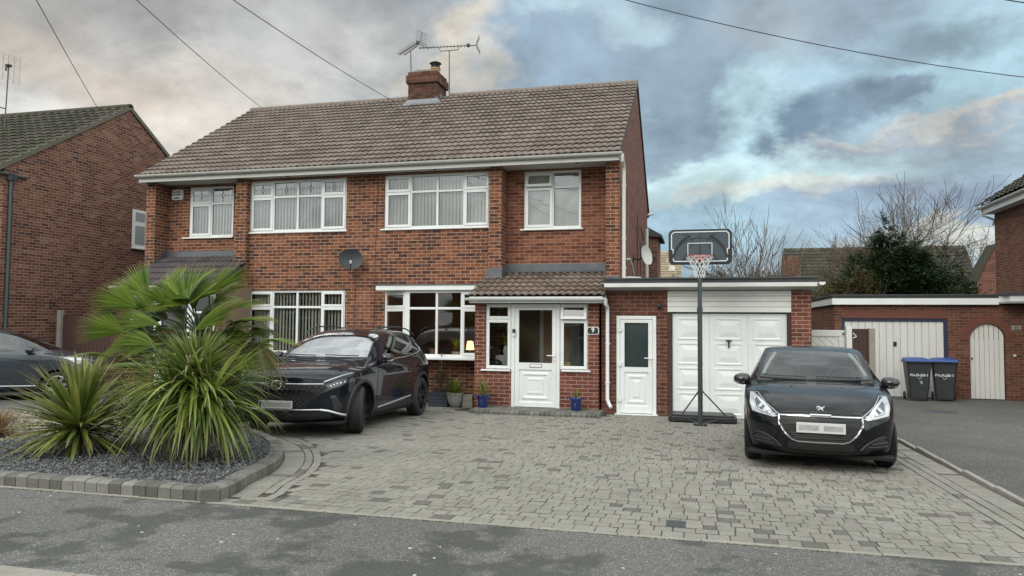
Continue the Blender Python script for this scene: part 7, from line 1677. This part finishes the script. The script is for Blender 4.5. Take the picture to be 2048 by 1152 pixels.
c.side([(1.42, .985), (1.62, 1.10), (2.0, 1.285), (2.2, 1.305), (2.2, .985)], 2); c.side([(2.26, .985), (2.26, 1.305), (2.9, 1.29), (3.2, 1.18), (3.2, 1.02), (2.7, .99)], 2)
c.rear([(-.60, .985), (.60, .985), (.50, 1.315), (-.50, 1.315)], 3, 3.15)
c.front([(.435, .625), (.50, .598), (.74, .640), (.775, .72), (.775, .835), (.685, .838), (.59, .735)], 4, -.1, 1.0, both=True)
c.front([(-.43, .61), (-.435, .54), (-.37, .43), (-.27, .36), (.27, .36), (.37, .43), (.435, .54), (.43, .61)], 5, -.1, .5)
c.front([(-.34, .335), (-.36, .25), (.36, .25), (.34, .335)], 6, -.1, .5)
bvh = c
body, parts = c.finish(t, 'paint_black', {**REGS, 2: ('side_window', 'car_glass'), 1: ('windscreen', 'car_glass')})
gr = parts[5][0]
gl_out = [(-.44, .625), (-.446, .54), (-.38, .425), (-.30, .365), (-.24, .348), (.24, .348), (.30, .365), (.38, .425), (.446, .54), (.44, .625), (0, .632), (-.44, .625)]
m = MB(); m.tube(c.line(gl_out, 'f', off=.006), .013, 7, cap=False); m.build('grille_surround', 'chrome', gr, smooth=True)
m = MB(); m.tube(c.line([(-.11, .638), (.11, .638)], 'f', off=.014), .016, 7); m.build('grille_badge_bar', 'silver', gr, smooth=True)
m = MB()
for zz, xx in ((.585, .40), (.44, .33), (.415, .31), (.39, .28)): m.tube(c.line([(-xx, zz), (xx, zz)], 'f', off=.0), .008, 5)
m.build('grille_bars', 'satin_black', gr)
yn = min(c.hitf(0, z)[0].y for z in (.45, .5, .56)) + .005
m = MB(); m.box(-.26, .26, yn - .028, yn - .018, .448, .562); pl = m.build('number_plate', 'plate', t, bevel=.004)
m = MB(); m.box(-.235, -.02, yn - .0295, yn - .0285, .475, .535); m.box(.03, .235, yn - .0295, yn - .0285, .475, .53); m.build('plate_characters', 'plate_smudge', pl)
for sg in (1, -1):
    m = MB()
    lp = parts[4][0] if parts[4][0].data.vertices[0].co.x * sg > 0 else parts[4][-1]
    P = [(.435, .625), (.50, .598), (.74, .640), (.775, .72), (.775, .835), (.685, .838), (.59, .735), (.435, .625)]
    m.tube(c.line([(x * sg, z) for x, z in P], 'f', off=.003), .006, 5, cap=False); m.tube(c.line([(x * sg, z) for x, z in ((.47, .63), (.56, .665), (.60, .64), (.70, .665), (.735, .80))], 'f', off=.004), .007, 5); m.build('lamp_rim', 'silver', lp)
    for (x, z, r_) in ((.56, .645, .030), (.66, .705, .040), (.725, .775, .022)):
        m = MB(); co, no = c.hitf(x * sg, z); T = Matrix.Translation(co + no * .003) @ no.to_track_quat('Z', 'Y').to_matrix().to_4x4(); m.T = T; m.lathe([(.001, .006), (r_ * .6, .004), (r_, .0)], 16); m.build('lamp_projector', 'lamp_inner', lp, smooth=True)
    c.patch('lamp_dark_patch', [(x * sg, z) for x, z in ((.60, .70), (.63, .66), (.71, .69), (.74, .76), (.70, .79))], 'f', 'lamp_dark', lp, off=.0015, th=.001)  # dark patch within the headlight outline
    fp = [(x * sg, z) for x, z in ((.725, .275), (.745, .36), (.69, .405), (.60, .395), (.47, .33), (.40, .255), (.50, .255))]
    fg = c.patch('fog_recess', fp, 'f', 'satin_black', t, off=.003, th=.006)
    m = MB(); m.tube(c.line([(x * sg, z) for x, z in ((.42, .27), (.50, .345), (.61, .40), (.69, .41), (.745, .365))], 'f', off=.008), .012, 6)
    m.tube(c.line([(x * sg, z) for x, z in ((.53, .335), (.72, .35))], 'f', off=.008), .010, 6); m.tube(c.line([(x * sg, z) for x, z in ((.50, .30), (.72, .305))], 'f', off=.006), .008, 6); m.build('fog_surround', 'black', fg)
    mirror(t, sg * .79, 1.30, .965, sg, .22, .15, 'gloss_black', strip=True)
# badge: rearing lion drawn as a few joined strokes
lion = [[(-.030, .018), (-.020, .028), (-.004, .030), (.004, .020), (.0, .008), (-.012, .012), (-.022, .010)], [(-.006, .012), (.014, .016), (.030, .010), (.040, .022), (.036, .004), (.022, -.006), (.004, -.004)], [(-.010, .006), (-.034, .002), (-.036, -.006), (-.016, -.004)],
        [(.0, .004), (-.008, -.012), (-.024, -.024), (-.022, -.034), (-.006, -.026), (.010, -.004)], [(.012, .002), (.024, -.010), (.022, -.026), (.036, -.032), (.018, -.036), (.008, -.014)], [(.024, .010), (.040, .034), (.046, .028), (.034, .004)], [(-.024, .026), (-.040, .028), (-.028, .018)]]
m = MB(); co, no = c.hitf(0, .715); T = Matrix.Translation(co + no * .003) @ Matrix(((1, 0, 0, 0), (0, 0, -1, 0), (0, 1, 0, 0), (0, 0, 0, 1))).inverted() ; q = Vector((0, no.y, no.z)).normalized(); upd = Vector((0, -q.z, -q.y)) if q.y > 0 else Vector((0, q.z, -q.y)); upd = Vector((0, q.z, -q.y)); 
if upd.z < 0: upd = -upd
for poly in lion:
    vs = [co + no * .006 + Vector((1.15, 0, 0)) * x + upd * z * 1.25 for x, z in poly] + [co + no * .001 + Vector((1.15, 0, 0)) * x + upd * z * 1.25 for x, z in poly]; n_ = len(poly)
    m.add([tuple(v) for v in vs], [tuple(range(n_))] + [(i, (i + 1) % n_, n_ + (i + 1) % n_, n_ + i) for i in range(n_)])
m.build('badge', 'chrome', t)
def gap(pts, view, sg=1, r_=.004):
    g_ = MB(); g_.tube(c.line(pts, view, sg=sg, off=.0005), r_, 4); g_.build('panel_gap', 'void', body)
gap([(-.43, .655), (0, .668), (.43, .655)], 'f')
for sg in (1, -1):
    gap([(.70 * sg, .865), (.66 * sg, .83), (.58 * sg, .755), (.44 * sg, .665)], 'f'); gap([(1.25, .24), (1.22, .55), (1.28, .90)], 's', sg); gap([(2.32, .24), (2.32, .95)], 's', sg)
    gap([(.60 * sg, .59), (.72 * sg, .58), (.80 * sg, .60)], 'f', r_=.003)
m = MB(); m.tube(c.line([(-.665, .997), (-.4, .99), (0, .985), (.4, .99), (.665, .997)], 'f', off=.0), .012, 6); m.build('scuttle', 'satin_black', t)
m = MB(); yw = c.hitf(-.3, 1.03)[0]; 
for (xa, za, xb, zb_) in ((-.10, 1.005, -.62, 1.015), (.56, 1.002, .02, 1.012)):
    L_ = c.line([(xa, za), (xb, zb_)], 'f', off=.02); m.tube(L_, .009, 5)
m.build('wiper', 'black', t)
m = MB()
for xx in (-.29, .29): co, no = c.hitf(xx, .915, y0=.2); m.T = Matrix.Translation(co) @ no.to_track_quat('Z', 'Y').to_matrix().to_4x4(); m.lathe([(.001, .008), (.010, .006), (.012, 0)], 8)
m.build('washer_jet', 'black', body)
for (x, y, s_) in ((.755, .84, .05), (-.755, .84, .05), (.755, 3.38, 0), (-.755, 3.38, 0)): wheel(t, x, y, .305, .195, 'alloy_dk', steer=s_, spokes=6, double=False)
cabin(t, .87, 1.2, 3.5, .28, [(-.36, 1.75, .56), (.36, 1.75, .56)], (1.18, .99), .36)
m = MB(); m.box(-.55, .55, 2.95, 3.06, .5, .90); m.build('rear_seat', 'seat', t, bevel=.05)
for sg in (1, -1):
    P = [c.hitf(sg * x, z)[0] + Vector((0, .035, -.01)) for x, z in ((.625, 1.045), (.58, 1.14), (.53, 1.23), (.47, 1.315))]; m = MB(); m.tube(P, .022, 6); m.tube([(sg * .70, 2.25, .95), (sg * .60, 2.3, 1.30)], .035, 6); m.build('pillar_trim', 'pillar', t, smooth=True)
m = MB(); m.box(-.45, .45, 2.05, 3.1, 1.345, 1.355); m.build('roof_lining', 'pillar', t)
m = MB(); m.box(-.09, .09, 1.72, 1.745, 1.21, 1.265); m.tube([(0, 1.73, 1.26), (0, 1.78, 1.34)], .012, 5); m.build('rear_view_mirror', 'black', t, bevel=.01)
m = MB(); m.box(-.79, .79, .2, 3.8, .16, .19); m.build('underbody', 'void', t)
m = MB(); m.tube([(.0, 3.1, 1.42), (.0, 3.22, 1.52)], .006, 5); m.build('aerial', 'black', t)

# ---------------- black SUV on the left
t = thing('parked_car', 'larger black SUV with roof rails and honeycomb grille, parked left of the porch', 'car', (-5.76, -5.95, gz(-5.95)), radians(2)); t.rotation_euler.x = -.02
K = [(0.0, .58, .52, .56, .62, .56, .66, .46, .68), (.015, .70, .42, .57, .70, .68, .74, .56, .76), (.05, .81, .30, .58, .79, .78, .835, .65, .86), (.13, .87, .24, .60, .84, .845, .89, .70, .92), (.30, .90, .23, .62, .885, .88, .93, .73, .975),
     (.62, .918, .22, .64, .935, .89, .975, .75, 1.025), (.98, .92, .22, .66, .965, .89, .995, .76, 1.05), (1.15, .92, .22, .66, .985, .885, 1.015, .76, 1.08), (1.55, .92, .22, .66, 1.01, .875, 1.20, .72, 1.28), (1.95, .92, .22, .66, 1.03, .865, 1.37, .66, 1.465), (2.25, .92, .22, .66, 1.045, .86, 1.44, .63, 1.545),
     (2.8, .92, .22, .66, 1.07, .855, 1.475, .62, 1.585), (3.4, .92, .22, .66, 1.11, .85, 1.475, .62, 1.585), (3.85, .915, .23, .66, 1.14, .84, 1.43, .62, 1.54), (4.08, .905, .24, .66, 1.12, .82, 1.30, .64, 1.40), (4.28, .88, .27, .66, 1.04, .79, 1.08, .67, 1.13), (4.39, .82, .36, .64, .93, .74, .96, .62, .99), (4.43, .66, .52, .62, .80, .60, .82, .5, .84)]
c = Car(K, .92, 4.43, .42, .30)
c.arches(.41, (.92, 3.585), .345)
c.front([(-.735, 1.115), (.735, 1.115), (.70, 1.22), (.60, 1.45), (.54, 1.485), (-.54, 1.485), (-.60, 1.45), (-.70, 1.22)], 1, 1.0, 2.4)
c.side([(1.80, 1.075), (2.0, 1.20), (2.28, 1.375), (2.45, 1.425), (2.72, 1.435), (2.66, 1.10)], 2); c.side([(2.72, 1.105), (2.78, 1.435), (3.15, 1.43), (3.42, 1.385), (3.62, 1.29), (3.66, 1.20), (3.2, 1.13)], 2)
c.rear([(-.55, 1.18), (.55, 1.18), (.50, 1.42), (-.50, 1.42)], 3, 3.5)
c.front([(-.40, .43), (.40, .43), (.66, .69), (.60, .755), (-.60, .755), (-.66, .69)], 5, -.1, .6)
c.front([(-.60, .385), (-.74, .30), (-.70, .27), (.70, .27), (.74, .30), (.60, .385)], 6, -.1, .8)
c.front([(.64, .745), (.70, .70), (.84, .745), (.90, .79), (.90, .835), (.80, .815)], 4, -.1, 1.2, both=True)
body, parts = c.finish(t, 'paint_blue', {**REGS, 1: ('windscreen', 'car_glass_refl'), 2: ('side_window', 'car_glass_dark'), 3: ('rear_window', 'car_glass_dark'), 4: ('headlight', 'lamp_dark')})
gr = parts[5][0]
m = MB(); row = 0; z = .455
while z < .74:
    x = -.66 + (.036 if row % 2 else 0)
    while x < .66:
        lim = .40 + (z - .43) * 1.0
        if abs(x) < lim - .02:
            co, no = c.hitf(x, z)
            if co: a, b = .030, .013; m.add([(co.x - a, co.y - .001, z - .004), (co.x, co.y - .012, z - b), (co.x + a, co.y - .001, z - .004), (co.x + a * .8, co.y - .006, z + b * .7), (co.x - a * .8, co.y - .006, z + b * .7)], [(0, 1, 2, 3, 4)])
        x += .072
    z += .033; row += 1
m.build('honeycomb', 'alloy_dk', gr, fix=False)
m = MB(); m.tube(c.line([(-.62, .762), (-.13, .762)], 'f', off=.004), .009, 6); m.tube(c.line([(.13, .762), (.62, .762)], 'f', off=.004), .009, 6); m.build('chrome_bar', 'silver', gr)
co, no = c.hitf(0, .745); m = MB(); Tb = Matrix.Translation((0, co.y - .012, .745))
m.T = Tb; m.tube([(.072 * cos(a), 0, .060 * sin(a)) for a in [2 * pi * i / 28 for i in range(29)]], .008, 6, cap=False); m.box(-.088, .088, -.006, .004, -.012, .012); m.build('badge', 'chrome', t)
yn = min(c.hitf(0, z)[0].y for z in (.42, .5, .53)) + .005
m = MB(); m.box(-.26, .26, yn - .03, yn - .02, .42, .53); pl = m.build('number_plate', 'plate', t, bevel=.004); m = MB(); m.box(-.20, .235, yn - .0315, yn - .0305, .445, .505); m.build('plate_characters', 'plate_smudge', pl)
m = MB(); m.box(-.245, -.215, yn - .0315, yn - .0305, .44, .51); m.build('plate_letter', 'black', pl)
for sg in (1, -1):
    m = MB(); m.tube(c.line([(x * sg, z) for x, z in ((.62, .79), (.70, .825), (.80, .875), (.86, .90))], 'f', off=.004), .010, 6); m.build('daytime_light', 'silver', t)
    m = MB()
    for k in range(5): co, no = c.hitf(sg * (.70 + .035 * k), .735 + .012 * k); m.T = Matrix.Translation(co + no * .003) @ no.to_track_quat('Z', 'Y').to_matrix().to_4x4(); m.lathe([(.001, .005), (.012, .003), (.015, 0)], 10)
    m.build('lamp_elements', 'lamp_inner', parts[4][0 if sg > 0 else -1])
    m = MB(); L_ = c.line([(x * sg, z) for x, z in ((0.0, .405), (.58, .405), (.68, .385), (.84, .315))], 'f', off=.008); m.tube(L_, [.010] * 7 + [.018] * (len(L_) - 7), 6); m.build('bumper_trim', 'silver', t, smooth=True)
    c.patch('side_intake', [(x * sg, z) for x, z in ((.70, .60), (.76, .60), (.83, .43), (.80, .35), (.74, .36))], 'f', 'satin_black', t, off=.003)
    mirror(t, sg * .86, 1.72, 1.10, sg, .20, .16, 'gloss_black', strip=True)
    rail = c.line([(1.95, 1.452), (2.4, 1.5)], 's', sg=sg)
    RL = [Vector((sg * .60, y, z)) for (y, z) in ((1.98, 1.49), (2.08, 1.55), (2.4, 1.60), (3.0, 1.615), (3.5, 1.585), (3.85, 1.50), (3.9, 1.46))]
    m = MB(); m.tube(RL, .013, 7); m.build('roof_rail', 'metal_dk', t, smooth=True)
    m = MB(); m.tube(c.line([(1.78, 1.06), (2.7, 1.088), (3.2, 1.12), (3.66, 1.19), (3.72, 1.25), (3.66, 1.32)], 's', sg=sg, off=.004), .008, 6); m.build('window_chrome', 'silver', t)
    for yc in (.92, 3.585):                              # moulded arch lips
        R0 = .41
        m = MB(); ring = []
        for i in range(25):
            a = -.25 + (pi + .5) * i / 24
            for rr2, of in ((R0 - .005, .0), (R0, .014), (R0 + .045, .012), (R0 + .055, .0)):
                y_, z_ = yc + rr2 * cos(a), .345 + rr2 * sin(a); co, no = c.hits(y_, max(z_, .26), sg)
                x_ = co.x if co is not None else sg * .9; ring.append((x_ + sg * of, y_, z_))
        m.add(ring, [(4 * i + j, 4 * i + j + 1, 4 * i + 5 + j, 4 * i + 4 + j) for i in range(24) for j in range(3)]); m.build('wheel_arch_trim', 'satin_black', t, smooth=True)
    c.patch('sill_trim', [(1.33, .24), (3.15, .24), (3.15, .33), (1.33, .31)], 's', 'satin_black', t, sg=sg, off=.006, th=.01)
    m = MB(); m.tube(c.line([(1.50, .335), (2.95, .415)], 's', sg=sg, off=.008), .015, 5); m.build('sill_strip', 'silver', t)
    gap([(1.45, .34), (1.42, .70), (1.50, 1.0)], 's', sg); gap([(2.66, .34), (2.68, 1.07)], 's', sg); gap([(3.30, .80), (3.60, 1.1)], 's', sg)
    m = MB()
    for yy in (2.48, 3.42): m.tube([c.hits(yy - .09, .93, sg)[0] + Vector((sg * .02, 0, 0)), c.hits(yy + .09, .935, sg)[0] + Vector((sg * .02, 0, 0))], .014, 6)
    m.build('door_handle', 'gloss_black', body)
    c.patch('tail_light', [(4.02, .92), (4.0, 1.0), (4.18, 1.0), (4.22, .93)], 's', 'rim_red', t, sg=sg, off=.004)
m = MB(); m.tube(c.line([(-.62, .80), (-.4, .838), (0, .85), (.4, .838), (.62, .80)], 'f', off=.001), .004, 4); m.build('bonnet_gap', 'void', body)
m = MB(); m.tube(c.line([(-.70, 1.105), (0, 1.085), (.70, 1.105)], 'f', off=.0), .014, 6); m.build('scuttle', 'satin_black', t)
m = MB()
for (xa, xb) in ((-.05, -.60), (.62, .10)): m.tube(c.line([(xa, 1.12), (xb, 1.13)], 'f', off=.018), .009, 5)
m.build('wiper', 'black', t)
for (x, y, s_) in ((.80, .92, .36), (-.80, .92, .36), (.80, 3.585, 0), (-.80, 3.585, 0)): wheel(t, x, y, .352, .225, 'alloy_dk', steer=s_, spokes=5, double=True, rimR=.25)
cabin(t, .92, 1.3, 3.9, .32, [(-.38, 1.95, .66), (.38, 1.95, .66), (-.38, 2.8, .68), (.38, 2.8, .68)], (1.25, 1.10), .38)
m = MB(); m.box(-.84, .84, .2, 4.2, .20, .23); m.build('underbody', 'void', t)
m = MB(); m.prism([(3.55, 1.60), (3.7, 1.585), (3.7, 1.65), (3.66, 1.65)], -.02, .02, ax='x'); m.build('roof_aerial', 'black', t)

# ---------------- grey car at the left edge
th_ = atan2(.80, -.60); Rz = Matrix.Rotation(th_, 4, 'Z'); wpos = Vector((-13.45, -2.1, 0)); org = wpos - Rz @ Vector((-.80, .80, 0))
t = thing('parked_car', 'slate grey compact car on the left drive, cut off by the photo edge', 'car', (org.x, org.y, gz(org.y)), th_); t.rotation_euler.x = .012; t.rotation_euler.y = .016
K = [(0.0, .52, .46, .50, .56, .50, .60, .42, .62), (.015, .64, .36, .50, .64, .61, .67, .50, .69), (.06, .73, .26, .52, .72, .70, .76, .56, .785), (.15, .79, .20, .54, .79, .76, .83, .60, .855),
     (.35, .83, .19, .56, .87, .80, .90, .64, .935), (.70, .847, .185, .58, .94, .82, .975, .66, 1.02), (.95, .85, .185, .6, .965, .815, 1.04, .67, 1.10), (1.3, .85, .185, .6, .99, .81, 1.20, .65, 1.27), (1.7, .85, .185, .6, 1.0, .80, 1.36, .60, 1.43), (2.1, .85, .185, .6, 1.005, .80, 1.42, .57, 1.51), (2.8, .85, .185, .6, 1.02, .80, 1.42, .56, 1.525), (3.4, .85, .185, .6, 1.04, .79, 1.36, .56, 1.48), (3.8, .84, .2, .6, 1.04, .77, 1.14, .6, 1.25), (3.95, .80, .26, .58, .95, .72, .98, .6, 1.0), (4.0, .66, .42, .55, .75, .6, .78, .5, .80)]
c = Car(K, .85, 4.0, .42, .25)
c.arches(.345, (.80, 3.33), .30)
c.front([(-.66, 1.06), (.66, 1.06), (.55, 1.40), (-.55, 1.40)], 1, .7, 2.2)
c.side([(1.12, 1.035), (1.34, 1.15), (1.36, 1.03)], 2); c.side([(1.42, 1.03), (1.46, 1.19), (1.85, 1.345), (2.05, 1.375), (2.3, 1.38), (2.26, 1.035)], 2); c.side([(2.34, 1.04), (2.38, 1.38), (3.0, 1.36), (3.25, 1.24), (3.2, 1.06)], 2)
c.front([(.52, .74), (.60, .70), (.78, .78), (.81, .92), (.74, .92)], 4, -.1, 1.2, both=True)
c.side([(.28, .80), (.36, .78), (.62, .90), (.66, .93), (.40, .90)], 4, nx=.2)
c.front([(-.45, .60), (.45, .60), (.50, .72), (-.50, .72)], 5, -.1, .6); c.front([(-.5, .40), (.5, .40), (.4, .25), (-.4, .25)], 6, -.1, .6)
body, parts = c.finish(t, 'paint_grey', {**REGS})
for sg in (1, -1):
    gap([(1.12, .24), (1.08, .60), (1.14, .98)], 's', sg); gap([(2.30, .24), (2.30, 1.0)], 's', sg)
    m = MB(); m.tube(c.line([(1.15, .80), (1.7, .87), (2.4, .90), (3.5, .94)], 's', sg=sg, off=.001), .006, 4); m.build('body_crease', 'void', body)
    m = MB(); m.tube([c.hits(1.98, .90, sg)[0] + Vector((sg * .022, 0, 0)), c.hits(2.20, .905, sg)[0] + Vector((sg * .022, 0, 0))], .014, 6); m.build('door_handle', 'chrome', body)
    mirror(t, sg * .80, 1.36, 1.06, sg, .18, .13, 'paint_grey'); m = MB(); m.tube(c.line([(1.2, .30), (3.0, .30)], 's', sg=sg, off=.006), .012, 5); m.build('sill_trim', 'silver', t)
for (x, y) in ((.735, .80), (-.735, .80), (.735, 3.33), (-.735, 3.33)): wheel(t, x, y, .30, .185, 'alloy', spokes=7, double=False)
cabin(t, .85, 1.2, 3.7, .28, [(-.36, 1.75, .58), (.36, 1.75, .58)], (1.0, 1.04), .36)
m = MB(); m.box(-.78, .78, .2, 3.8, .16, .19); m.build('underbody', 'void', t)
# ================================================================== things inside the windows
MAT['leafp'] = MAT['palm']; r = random.Random(77)
MAT['lampglow'] = None
def emis(name, col, s):
    m = bpy.data.materials.new(name); m.use_nodes = True; b = m.node_tree.nodes['Principled BSDF']; b.inputs['Base Color'].default_value = (*col, 1); b.inputs['Emission Color'].default_value = (*col, 1); b.inputs['Emission Strength'].default_value = s; return m
MAT['lampglow'] = emis('lamp_shade_glow', (1.0, .55, .2), 3.0)
t = thing('house_plant', 'leafy palm-like houseplant behind the middle of the lower right bay window', 'houseplant', (-5.75, .35, 1.05))
m = MB(); rosette(m, (0, 0, .12), 46, .42, .03, r, el0=.2, el1=1.5, droop=1.0, seg=5); m.build('leaves', 'palm_old', t, fix=False); m = MB(); m.lathe([(.001, 0), (.07, 0), (.10, .14), (.001, .13)], 16); m.build('pot', 'clay', t)
t = thing('house_plant', 'green houseplant in a white bowl on the bay window sill, right of the taller one', 'houseplant', (-5.05, -.12, 1.04))
m = MB(); rosette(m, (0, 0, .1), 40, .34, .03, r, el0=.3, el1=1.5, droop=1.0, seg=5); m.build('leaves', 'palm', t, fix=False); m = MB(); m.lathe([(.001, 0), (.07, 0), (.12, .09), (.125, .10), (.001, .09)], 18); m.build('bowl', 'upvc', t)
m = MB(); 
for i in range(9): ellipsoid(m, (r.uniform(-.1, .1), r.uniform(-.06, .06), .13 + r.uniform(0, .05)), (.02, .02, .02), 5, 8)
m.build('blossom', 'rim_red', t)
t = thing('table_lamp', 'small glowing lamp at the right end of the lower bay window', 'lamp', (-4.80, .03, 1.04))
m = MB(); m.lathe([(.001, 0), (.05, 0), (.012, .02), (.012, .16)], 14); m.build('stand', 'chrome', t); m = MB(); m.lathe([(.09, .14), (.06, .32)], 18); m.build('lamp_shade', 'lampglow', t, fix=False)
ld_ = bpy.data.lights.new('lamp_bulb', 'POINT'); ld_.energy = 5; ld_.color = (1, .6, .28); ld_.shadow_soft_size = .04; lo = bpy.data.objects.new('lamp_bulb', ld_); COL.objects.link(lo); lo.parent = t; lo.location = (0, 0, .36)
t = thing('storage_box', 'white box with a dark pot in front, inside the left porch window', 'box', (-3.9, -.60, .62))
m = MB(); m.box(-.16, .16, 0, .25, 0, .48); m.build('box', 'soffit', t, bevel=.01); m = MB(); ellipsoid(m, (-.1, -.06, .30), (.09, .05, .10), 8, 12); m.build('pot', 'black', t, smooth=True)
m = MB(); m.box(-.2, .5, -.1, .3, -.04, -.001); m.build('shelf', 'upvc2', t)
t = thing('sunflower_vase', 'vase of yellow sunflowers on the white box inside the left porch window', 'flowers', (-3.86, -.48, 1.102))
m = MB(); m.lathe([(.001, 0), (.05, 0), (.07, .1), (.04, .2), (.05, .22), (.001, .2)], 16); m.build('vase', 'gutter', t, smooth=True)
m = MB(); rosette(m, (0, 0, .2), 40, .25, .05, r, el0=.2, el1=1.4, droop=.8, seg=4); m.build('leaves', 'palm', t, fix=False)
MAT['petal'] = plain('yellow_petal', (.5, .26, .02), .6, var=.2); m = MB()
for (x, z) in ((.08, .34), (.17, .30), (.02, .27)):
    for i in range(14): a = i * .449; m.add([(x, -.12, z), (x + .02 * cos(a - .3), -.12, z + .02 * sin(a - .3)), (x + .062 * cos(a), -.13, z + .062 * sin(a)), (x + .02 * cos(a + .3), -.12, z + .02 * sin(a + .3))], [(0, 1, 2, 3)])
m.build('petals', 'petal', t, fix=False); m = MB()
for (x, z) in ((.08, .34), (.17, .30), (.02, .27)): ellipsoid(m, (x, -.125, z), (.02, .01, .02), 5, 10)
m.build('flower_centres', 'fibre', t)
MAT['yellow'] = plain('yellow_sticker', (.62, .6, .05), .5, var=.05)
t = tag(MB().box(-2.61, -2.475, PY + .052, PY + .055, .90, 1.0).build('sticker', 'yellow', None), 'small yellow notice sticker in the bottom corner of the right porch window', 'sticker')
m = MB(); m.box(-2.60, -2.485, PY + .0505, PY + .0515, .965, .985); m.box(-2.60, -2.485, PY + .0505, PY + .0515, .92, .935); o = m.build('sticker_print', 'clay', t)
MAT['coat'] = plain('dark_coat_cloth', (.05, .07, .10), .9, var=.4, nscale=9); MAT['coat2'] = plain('grey_coat_cloth', (.22, .23, .24), .9, var=.3, nscale=9)
for i, (x, mt, lb) in enumerate(((-2.28, 'coat', 'dark blue coat hanging inside the right porch window'), (-2.47, 'coat2', 'grey coat hanging inside the porch, left of the blue coat'))):
    t = thing('hanging_coat', lb, 'coat', (x, -.1, 1.0)); m = MB(); vs = []; fs = []
    for j, (z, w, d) in enumerate(((-.1, .15, .07), (.2, .14, .07), (.5, .13, .065), (.78, .12, .06), (.88, .05, .03))):
        for k in range(16): a = 2 * pi * k / 16; f_ = 1 + .15 * sin(5 * a + j * .3); vs.append((w * cos(a) * f_, d * sin(a) * f_, z))
    for j in range(4):
        for k in range(16): fs.append((16 * j + k, 16 * j + (k + 1) % 16, 16 * j + 16 + (k + 1) % 16, 16 * j + 16 + k))
    m.add(vs, fs); m.build('cloth', mt, t, smooth=True)

# ================================================================== the houses over the road (behind the viewer, seen only as reflections)
for i, x in enumerate((-26, -11, 4, 19)):
    t = thing('opposite_house', 'brick house across the road, seen only as a reflection in the glass and paintwork', 'house', (x, -34, .28), 0, 'houses across the road reflected in the windows')
    m = MB(); m.box(-5.6, 5.6, 0, -.01 + 0, 0, 0) if False else None
    m = MB(); m.box(-5.6, 5.6, -7, 0, -.4, 5.1); m.prism([(-7, 5.1), (0, 5.1), (-3.5, 7.6)], -5.6, 5.6, ax='x'); m.build('wall', 'brick_left', t)
    m = MB(); m.add([(-5.8, .4, 5.0), (5.8, .4, 5.0), (5.8, -3.5, 7.9), (-5.8, -3.5, 7.9), (5.8, -7.4, 5.0), (-5.8, -7.4, 5.0)], [(0, 1, 2, 3), (3, 2, 4, 5)]); m.build('roof', 'felt', t)
    for (xa, za) in ((-4, 3.6), (-.2, 3.6), (2.4, 3.6), (-4, .9), (2.2, .9)):
        m = MB(); m.box(xa, xa + 2, .001, .04, za, za + 1.3); w_ = m.build('window', 'upvc', t); m = MB(); m.box(xa + .1, xa + .95, .041, .045, za + .1, za + 1.2); m.box(xa + 1.05, xa + 1.9, .041, .045, za + .1, za + 1.2); m.build('pane', 'frost', w_)
for i, x in enumerate((-18.6, 11.4)):
    pass

# grit, leaf bits and moss along the edge of the footpath
r = random.Random(91); mb = MB()
def speckle(x, y, s, mi, hgt=.5):
    z = gz(y) + .001; n = 5; a0 = r.uniform(0, 6)
    b = [(x + cos(a0 + 1.257 * i) * s * r.uniform(.5, 1.2), y + sin(a0 + 1.257 * i) * s * r.uniform(.5, 1.2), z) for i in range(n)]
    mb.add(b + [(x, y, z + s * hgt)], [(i, (i + 1) % n, n) for i in range(n)], mi)
for i in range(420):
    y = -9.67 - abs(r.gauss(0, .35)); speckle(r.uniform(-7, 4), max(y, -11.4), r.uniform(.003, .009), r.choice([0, 0, 0, 1]))
for i in range(700): speckle(r.uniform(-7, 4), -9.66 - abs(r.gauss(0, .012)), r.uniform(.004, .014), 2, .4)
for i in range(26): speckle(r.uniform(-6, 3.5), r.uniform(-11.3, -9.8), r.uniform(.010, .018), 3, .15)
MAT['moss'] = plain('moss', (.05, .065, .02), .95, var=.5, nscale=20)
o = mb.build('path_litter', ['peb2', 'dead', 'moss', 'sticker'], None, fix=False); o['kind'] = 'stuff'

# ---- each thing's Empty sits at the base of the thing
def rebase(o, new):
    d = Vector(new) - o.location; o.location = new
    for c_ in o.children: c_.location = c_.location - d
rebase(house, (-7.36, 0, -.02)); rebase(gar, (.1, -.7, 0))
